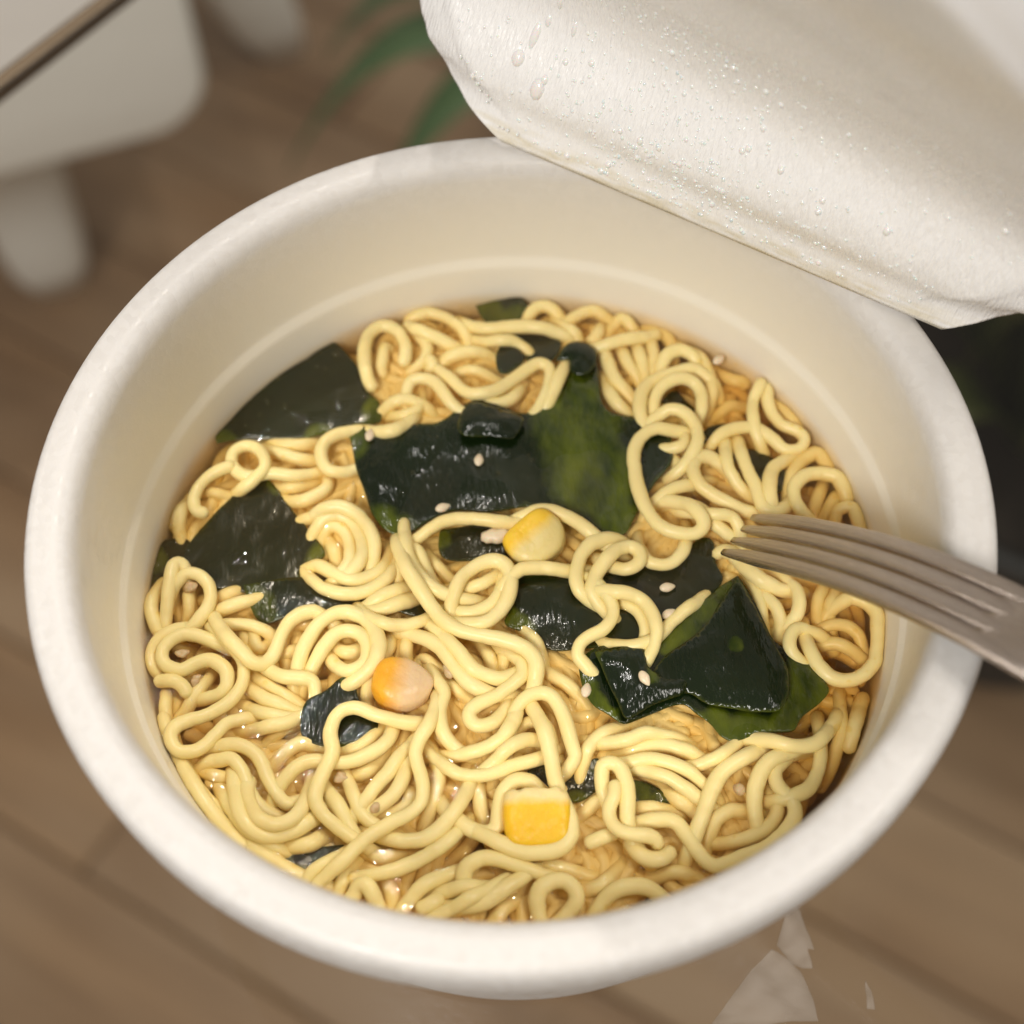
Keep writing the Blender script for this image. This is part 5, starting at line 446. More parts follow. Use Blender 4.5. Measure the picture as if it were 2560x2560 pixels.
WEEDS = [  # label, number of outline points, points, thinness
 ('dark green seaweed sheet lying flat along the upper left bowl wall',65,[-325,522,-9,-318,527,-9,-311,531,-9,-304,528,-10,-296,518,-10,-288,508,-10,-281,497,-9,-274,486,-8,-267,475,-8,-262,463,-9,-258,451,-10,-254,438,-11,-250,426,-11,-246,414,-10,-237,404,-10,-227,397,-10,-223,385,-9,-222,372,-9,-221,359,-10,-221,347,-10,-234,345,-9,-247,343,-8,-260,343,-8,-273,342,-7,-286,340,-7,-298,335,-7,-309,330,-7,-322,326,-6,-335,323,-6,-347,321,-6,-360,319,-6,-373,319,-6,-386,319,-7,-399,320,-8,-412,321,-9,-425,322,-9,-438,322,-10,-451,323,-10,-464,324,-9,-477,324,-9,-490,323,-8,-502,320,-8,-514,317,-8,-519,328,-7,-514,339,-8,-506,349,-9,-499,360,-10,-491,370,-11,-484,380,-10,-476,390,-10,-468,400,-9,-459,409,-9,-451,419,-9,-442,428,-9,-433,437,-9,-424,446,-8,-415,454,-8,-405,463,-8,-396,471,-9,-386,479,-10,-376,487,-11,-366,494,-12,-356,501,-12,-346,509,-10,-336,516,-9,-500,328,-8,-413,328,-8,-400,328,-7,-388,328,-6,-375,328,-6,-363,328,-6,-350,328,-5,-506,341,-8,-494,341,-9,-481,341,-9,-469,341,-9,-456,341,-9,-444,341,-9,-431,341,-8,-419,341,-7,-406,341,-6,-394,341,-6,-381,341,-6,-369,341,-6,-356,341,-5,-344,341,-5,-331,341,-5,-319,341,-6,-306,341,-7,-500,353,-9,-488,353,-10,-475,353,-10,-463,353,-9,-450,353,-8,-438,353,-8,-425,353,-7,-413,353,-6,-400,353,-6,-388,353,-6,-375,353,-6,-363,353,-6,-350,353,-6,-338,353,-5,-325,353,-6,-313,353,-6,-300,353,-7,-288,353,-7,-275,353,-7,-263,353,-7,-250,353,-8,-238,353,-9,-225,353,-9,-494,366,-10,-481,366,-10,-469,366,-10,-456,366,-9,-444,366,-8,-431,366,-7,-419,366,-6,-406,366,-6,-394,366,-6,-381,366,-7,-369,366,-7,-356,366,-6,-344,366,-6,-331,366,-6,-319,366,-6,-306,366,-7,-294,366,-7,-281,366,-7,-269,366,-7,-256,366,-7,-244,366,-8,-231,366,-9,-486,377,-11,-475,378,-10,-463,378,-9,-450,378,-8,-438,378,-8,-425,378,-7,-413,378,-7,-400,378,-7,-388,378,-7,-375,378,-7,-363,378,-7,-350,378,-7,-338,378,-7,-325,378,-7,-313,378,-7,-300,378,-7,-288,378,-7,-275,378,-7,-263,378,-7,-250,378,-8,-238,378,-9,-469,391,-9,-456,391,-9,-444,391,-8,-431,391,-8,-419,391,-7,-406,391,-7,-394,391,-7,-381,391,-7,-369,391,-7,-356,391,-7,-344,391,-7,-331,391,-8,-319,391,-8,-306,391,-8,-294,391,-8,-281,391,-7,-269,391,-8,-256,391,-9,-244,391,-9,-231,391,-10,-463,403,-9,-450,403,-9,-438,403,-8,-425,403,-8,-413,403,-7,-400,403,-7,-388,403,-6,-375,403,-7,-363,403,-7,-350,403,-8,-338,403,-8,-325,403,-8,-313,403,-8,-300,403,-8,-288,403,-8,-275,403,-8,-263,403,-9,-250,403,-10,-455,414,-9,-444,416,-9,-431,416,-8,-419,416,-7,-406,416,-7,-394,416,-6,-381,416,-7,-369,416,-7,-356,416,-8,-344,416,-8,-331,416,-9,-319,416,-8,-306,416,-8,-294,416,-9,-281,416,-9,-269,416,-9,-256,416,-10,-446,424,-9,-438,428,-9,-425,428,-8,-413,428,-7,-400,428,-6,-388,428,-7,-375,428,-7,-363,428,-8,-350,428,-8,-338,428,-8,-325,428,-8,-313,428,-8,-300,428,-8,-288,428,-9,-275,428,-10,-263,428,-10,-430,440,-8,-419,441,-7,-406,441,-7,-394,441,-6,-381,441,-7,-369,441,-8,-356,441,-8,-344,441,-8,-331,441,-8,-319,441,-8,-306,441,-8,-294,441,-9,-281,441,-10,-269,441,-10,-421,449,-8,-413,453,-7,-400,453,-7,-388,453,-6,-375,453,-7,-363,453,-7,-350,453,-7,-338,453,-7,-325,453,-8,-313,453,-8,-300,453,-8,-288,453,-9,-275,453,-9,-411,458,-8,-404,464,-8,-394,466,-7,-381,466,-7,-369,466,-7,-356,466,-7,-344,466,-7,-331,466,-7,-319,466,-8,-306,466,-8,-294,466,-9,-281,466,-9,-269,466,-9,-395,472,-9,-387,478,-8,-375,478,-8,-363,478,-7,-350,478,-7,-338,478,-7,-325,478,-7,-313,478,-8,-300,478,-8,-288,478,-9,-275,478,-8,-377,486,-9,-369,491,-8,-356,491,-8,-344,491,-7,-331,491,-7,-319,491,-7,-306,491,-8,-294,491,-9,-368,493,-10,-360,499,-9,-350,503,-8,-338,503,-7,-325,503,-7,-313,503,-8,-300,503,-9,-350,506,-9,-341,512,-8,-331,516,-8,-319,516,-8,-306,516,-9,-340,513,-9,-331,519,-8,-322,524,-8,-313,528,-9],[0,0,0,0,0,0,0,0,0,0,0,0,0,0,4,6,9,9,9,7,6,3,0,0,0,0,4,9,9,7,2,0,0,0,0,0,0,0,0,4,7,9,9,7,5,3,0,0,0,0,0,0,0,0,0,0,0,0,0,0,0,0,0,0,0,9,0,0,0,0,1,5,6,5,2,0,0,0,0,0,0,0,0,0,1,4,5,4,1,2,1,0,0,0,0,0,0,0,0,0,0,0,1,1,0,0,0,0,1,4,7,9,0,0,0,0,0,0,0,0,0,0,0,0,0,0,0,0,0,0,0,3,7,9,0,0,0,0,0,0,0,0,0,0,0,0,0,0,0,0,0,0,1,5,9,0,0,0,0,0,0,0,0,0,0,0,0,0,0,0,0,0,2,5,7,0,0,0,0,0,0,0,0,0,0,0,0,0,0,0,0,0,2,0,0,0,0,0,0,0,0,0,0,0,0,0,0,0,0,0,0,0,0,0,0,0,0,0,0,0,0,0,0,0,0,0,0,0,0,0,0,0,0,0,0,0,0,0,0,0,0,0,0,0,0,0,0,0,0,0,0,0,0,0,0,0,0,0,0,0,0,0,0,0,0,0,0,0,0,0,0,0,0,0,0,0,0,0,0,0,0,0,0,0,0,0,0,0,0,0,0,0,0,0,0,0,0,0,0,0,0],[]),
 ('diamond shaped black seaweed piece at the left wall',59,[-438,260,-12,-430,250,-12,-421,241,-12,-412,231,-13,-405,220,-13,-398,209,-14,-392,198,-14,-384,187,-15,-377,176,-16,-369,166,-16,-362,155,-16,-354,145,-15,-347,134,-15,-339,123,-14,-332,113,-14,-324,102,-14,-317,91,-14,-316,80,-15,-327,73,-15,-339,67,-14,-349,60,-14,-357,49,-14,-361,37,-13,-363,24,-13,-367,14,-13,-380,13,-12,-393,12,-12,-406,13,-12,-419,15,-12,-432,16,-13,-444,18,-13,-457,18,-13,-470,19,-13,-483,20,-13,-496,22,-12,-508,28,-11,-519,34,-11,-530,40,-11,-542,47,-12,-554,52,-14,-565,58,-14,-568,69,-14,-566,82,-13,-563,94,-13,-557,106,-13,-551,117,-13,-544,128,-13,-537,139,-13,-529,150,-14,-521,160,-13,-513,170,-12,-505,180,-11,-497,190,-12,-488,200,-13,-480,210,-14,-472,220,-14,-463,230,-14,-455,240,-13,-447,250,-12,-475,25,-13,-462,25,-13,-450,25,-13,-437,25,-13,-425,25,-12,-412,25,-11,-400,25,-11,-387,25,-11,-375,25,-12,-506,37,-11,-493,37,-11,-481,37,-12,-468,37,-13,-456,37,-13,-443,37,-13,-431,37,-13,-418,37,-13,-406,37,-12,-393,37,-12,-381,37,-12,-368,37,-13,-525,50,-11,-512,50,-11,-500,50,-11,-487,50,-11,-475,50,-12,-462,50,-12,-450,50,-13,-437,50,-13,-425,50,-13,-412,50,-13,-400,50,-12,-387,50,-12,-375,50,-13,-556,62,-14,-543,62,-13,-531,62,-12,-518,62,-11,-506,62,-11,-493,62,-11,-481,62,-12,-468,62,-12,-456,62,-12,-443,62,-12,-431,62,-12,-418,62,-13,-406,62,-13,-393,62,-13,-381,62,-13,-368,62,-14,-356,62,-14,-562,75,-13,-550,75,-13,-537,75,-13,-525,75,-12,-512,75,-12,-500,75,-11,-487,75,-12,-475,75,-12,-462,75,-12,-450,75,-12,-437,75,-12,-425,75,-13,-412,75,-13,-400,75,-13,-387,75,-13,-375,75,-13,-362,75,-14,-350,75,-14,-337,75,-15,-556,87,-13,-543,87,-12,-531,87,-13,-518,87,-12,-506,87,-12,-493,87,-12,-481,87,-12,-468,87,-12,-456,87,-12,-443,87,-12,-431,87,-13,-418,87,-13,-406,87,-13,-393,87,-13,-381,87,-14,-368,87,-14,-356,87,-14,-343,87,-14,-331,87,-14,-550,100,-12,-537,100,-12,-525,100,-13,-512,100,-13,-500,100,-13,-487,100,-13,-475,100,-13,-462,100,-13,-450,100,-13,-437,100,-13,-425,100,-13,-412,100,-14,-400,100,-14,-387,100,-14,-375,100,-14,-362,100,-14,-350,100,-14,-337,100,-14,-543,112,-13,-531,112,-13,-518,112,-13,-506,112,-13,-493,112,-13,-481,112,-13,-468,112,-13,-456,112,-13,-443,112,-13,-431,112,-14,-418,112,-14,-406,112,-14,-393,112,-14,-381,112,-14,-368,112,-14,-356,112,-14,-343,112,-14,-537,125,-13,-525,125,-13,-512,125,-13,-500,125,-13,-487,125,-13,-475,125,-13,-462,125,-14,-450,125,-13,-437,125,-14,-425,125,-15,-412,125,-15,-400,125,-14,-387,125,-14,-375,125,-14,-362,125,-14,-350,125,-14,-518,137,-13,-506,137,-13,-493,137,-13,-481,137,-13,-468,137,-14,-456,137,-14,-443,137,-14,-431,137,-15,-418,137,-15,-406,137,-15,-393,137,-15,-381,137,-14,-368,137,-15,-356,137,-15,-512,150,-13,-500,150,-12,-487,150,-13,-475,150,-13,-462,150,-14,-450,150,-15,-437,150,-15,-425,150,-15,-412,150,-15,-400,150,-15,-387,150,-15,-375,150,-15,-506,162,-11,-493,162,-12,-481,162,-12,-468,162,-13,-456,162,-14,-443,162,-14,-431,162,-14,-418,162,-14,-406,162,-15,-393,162,-15,-381,162,-16,-500,175,-11,-487,175,-12,-475,175,-12,-462,175,-13,-450,175,-13,-437,175,-14,-425,175,-14,-412,175,-14,-400,175,-15,-387,175,-15,-481,187,-12,-468,187,-12,-456,187,-13,-443,187,-13,-431,187,-13,-418,187,-14,-406,187,-14,-393,187,-15,-475,200,-13,-462,200,-13,-450,200,-13,-437,200,-13,-425,200,-13,-412,200,-14,-400,200,-14,-468,212,-14,-456,212,-13,-443,212,-13,-431,212,-13,-418,212,-13,-406,212,-13,-450,225,-13,-437,225,-13,-425,225,-13,-443,237,-13,-431,237,-12,-437,250,-12],[0,0,2,8,9,4,0,0,0,0,0,0,0,0,2,5,9,9,9,6,2,0,0,0,0,0,0,0,0,0,0,0,0,0,0,0,0,0,0,0,0,0,0,0,0,0,0,0,0,0,0,0,0,0,0,0,0,0,0,0,0,0,0,0,0,0,0,0,0,0,0,0,0,0,0,0,0,0,0,0,0,0,0,0,0,0,0,0,0,0,0,0,0,0,0,0,0,0,0,0,0,0,0,0,0,0,0,0,0,0,0,0,0,0,0,0,0,0,0,0,0,0,0,0,0,0,0,3,7,0,0,0,0,0,0,0,0,0,0,0,0,0,0,0,0,1,4,8,0,0,0,0,0,0,0,0,0,0,0,0,0,0,0,0,1,4,0,0,0,0,0,0,0,0,0,0,0,0,0,0,0,0,0,0,0,0,0,0,0,0,0,0,0,0,0,0,0,0,0,0,0,0,0,0,0,0,0,0,0,0,0,0,0,0,0,0,0,0,0,0,0,0,0,0,0,0,0,0,0,0,0,0,0,0,0,0,0,0,0,0,0,0,0,0,0,0,0,0,0,0,0,0,0,0,0,0,0,0,0,0,0,0,0,0,0,3,7,0,0,2,0,0,0],[]),
 ('seaweed strip with a green corner under the diamond seaweed and the double arch',55,[-452,26,-4,-449,13,-6,-445,1,-7,-440,-11,-10,-435,-23,-12,-429,-34,-14,-420,-43,-14,-407,-44,-13,-395,-40,-12,-383,-37,-9,-370,-34,-7,-357,-31,-7,-345,-29,-8,-332,-27,-10,-319,-24,-12,-306,-22,-14,-294,-20,-15,-281,-19,-15,-268,-19,-15,-255,-20,-14,-242,-22,-12,-229,-24,-10,-217,-27,-8,-204,-31,-8,-192,-34,-10,-179,-38,-12,-167,-42,-12,-155,-47,-13,-143,-47,-15,-141,-35,-15,-144,-23,-16,-152,-12,-16,-163,-6,-15,-176,-3,-13,-188,-1,-11,-201,1,-9,-214,4,-9,-226,8,-11,-238,12,-12,-250,17,-13,-262,22,-13,-274,26,-13,-287,30,-13,-299,33,-13,-312,37,-13,-324,39,-15,-337,41,-15,-350,42,-14,-363,41,-13,-376,40,-11,-389,38,-10,-401,36,-9,-414,33,-7,-427,31,-5,-439,28,-5,-408,-37,-13,-158,-37,-14,-427,-24,-13,-415,-24,-11,-402,-24,-11,-390,-24,-10,-377,-24,-8,-365,-24,-7,-352,-24,-7,-190,-24,-10,-177,-24,-13,-165,-24,-15,-152,-24,-15,-433,-12,-10,-421,-12,-10,-408,-12,-9,-396,-12,-9,-383,-12,-8,-371,-12,-7,-358,-12,-6,-346,-12,-7,-333,-12,-9,-321,-12,-12,-308,-12,-13,-296,-12,-14,-283,-12,-15,-271,-12,-15,-258,-12,-15,-246,-12,-14,-233,-12,-11,-221,-12,-9,-208,-12,-7,-196,-12,-8,-183,-12,-11,-171,-12,-14,-427,1,-9,-415,1,-9,-402,1,-9,-390,1,-7,-377,1,-6,-365,1,-7,-352,1,-8,-340,1,-10,-327,1,-11,-315,1,-12,-302,1,-12,-290,1,-12,-277,1,-13,-265,1,-15,-252,1,-15,-240,1,-13,-227,1,-10,-433,13,-7,-421,13,-8,-408,13,-9,-396,13,-8,-383,13,-7,-371,13,-7,-358,13,-9,-346,13,-11,-333,13,-12,-321,13,-12,-308,13,-12,-296,13,-12,-283,13,-12,-271,13,-13,-258,13,-14,-415,26,-8,-402,26,-9,-390,26,-9,-377,26,-8,-365,26,-10,-352,26,-12,-340,26,-13,-327,26,-13,-315,26,-13,-302,26,-12],[1,4,7,9,9,8,9,9,4,0,0,0,0,0,0,0,0,0,0,0,0,0,0,0,0,0,0,0,0,0,0,0,0,0,0,0,0,0,0,0,0,0,0,0,0,0,0,0,0,0,0,0,0,1,1,9,0,9,8,5,2,0,0,0,0,0,0,0,9,9,7,3,0,0,0,0,0,0,0,0,0,0,0,0,0,0,0,0,0,0,9,7,4,1,0,0,0,0,0,0,0,0,0,0,0,0,0,5,5,3,1,0,0,0,0,0,0,0,0,0,0,0,1,0,0,0,0,0,0,0,0,0],[]),
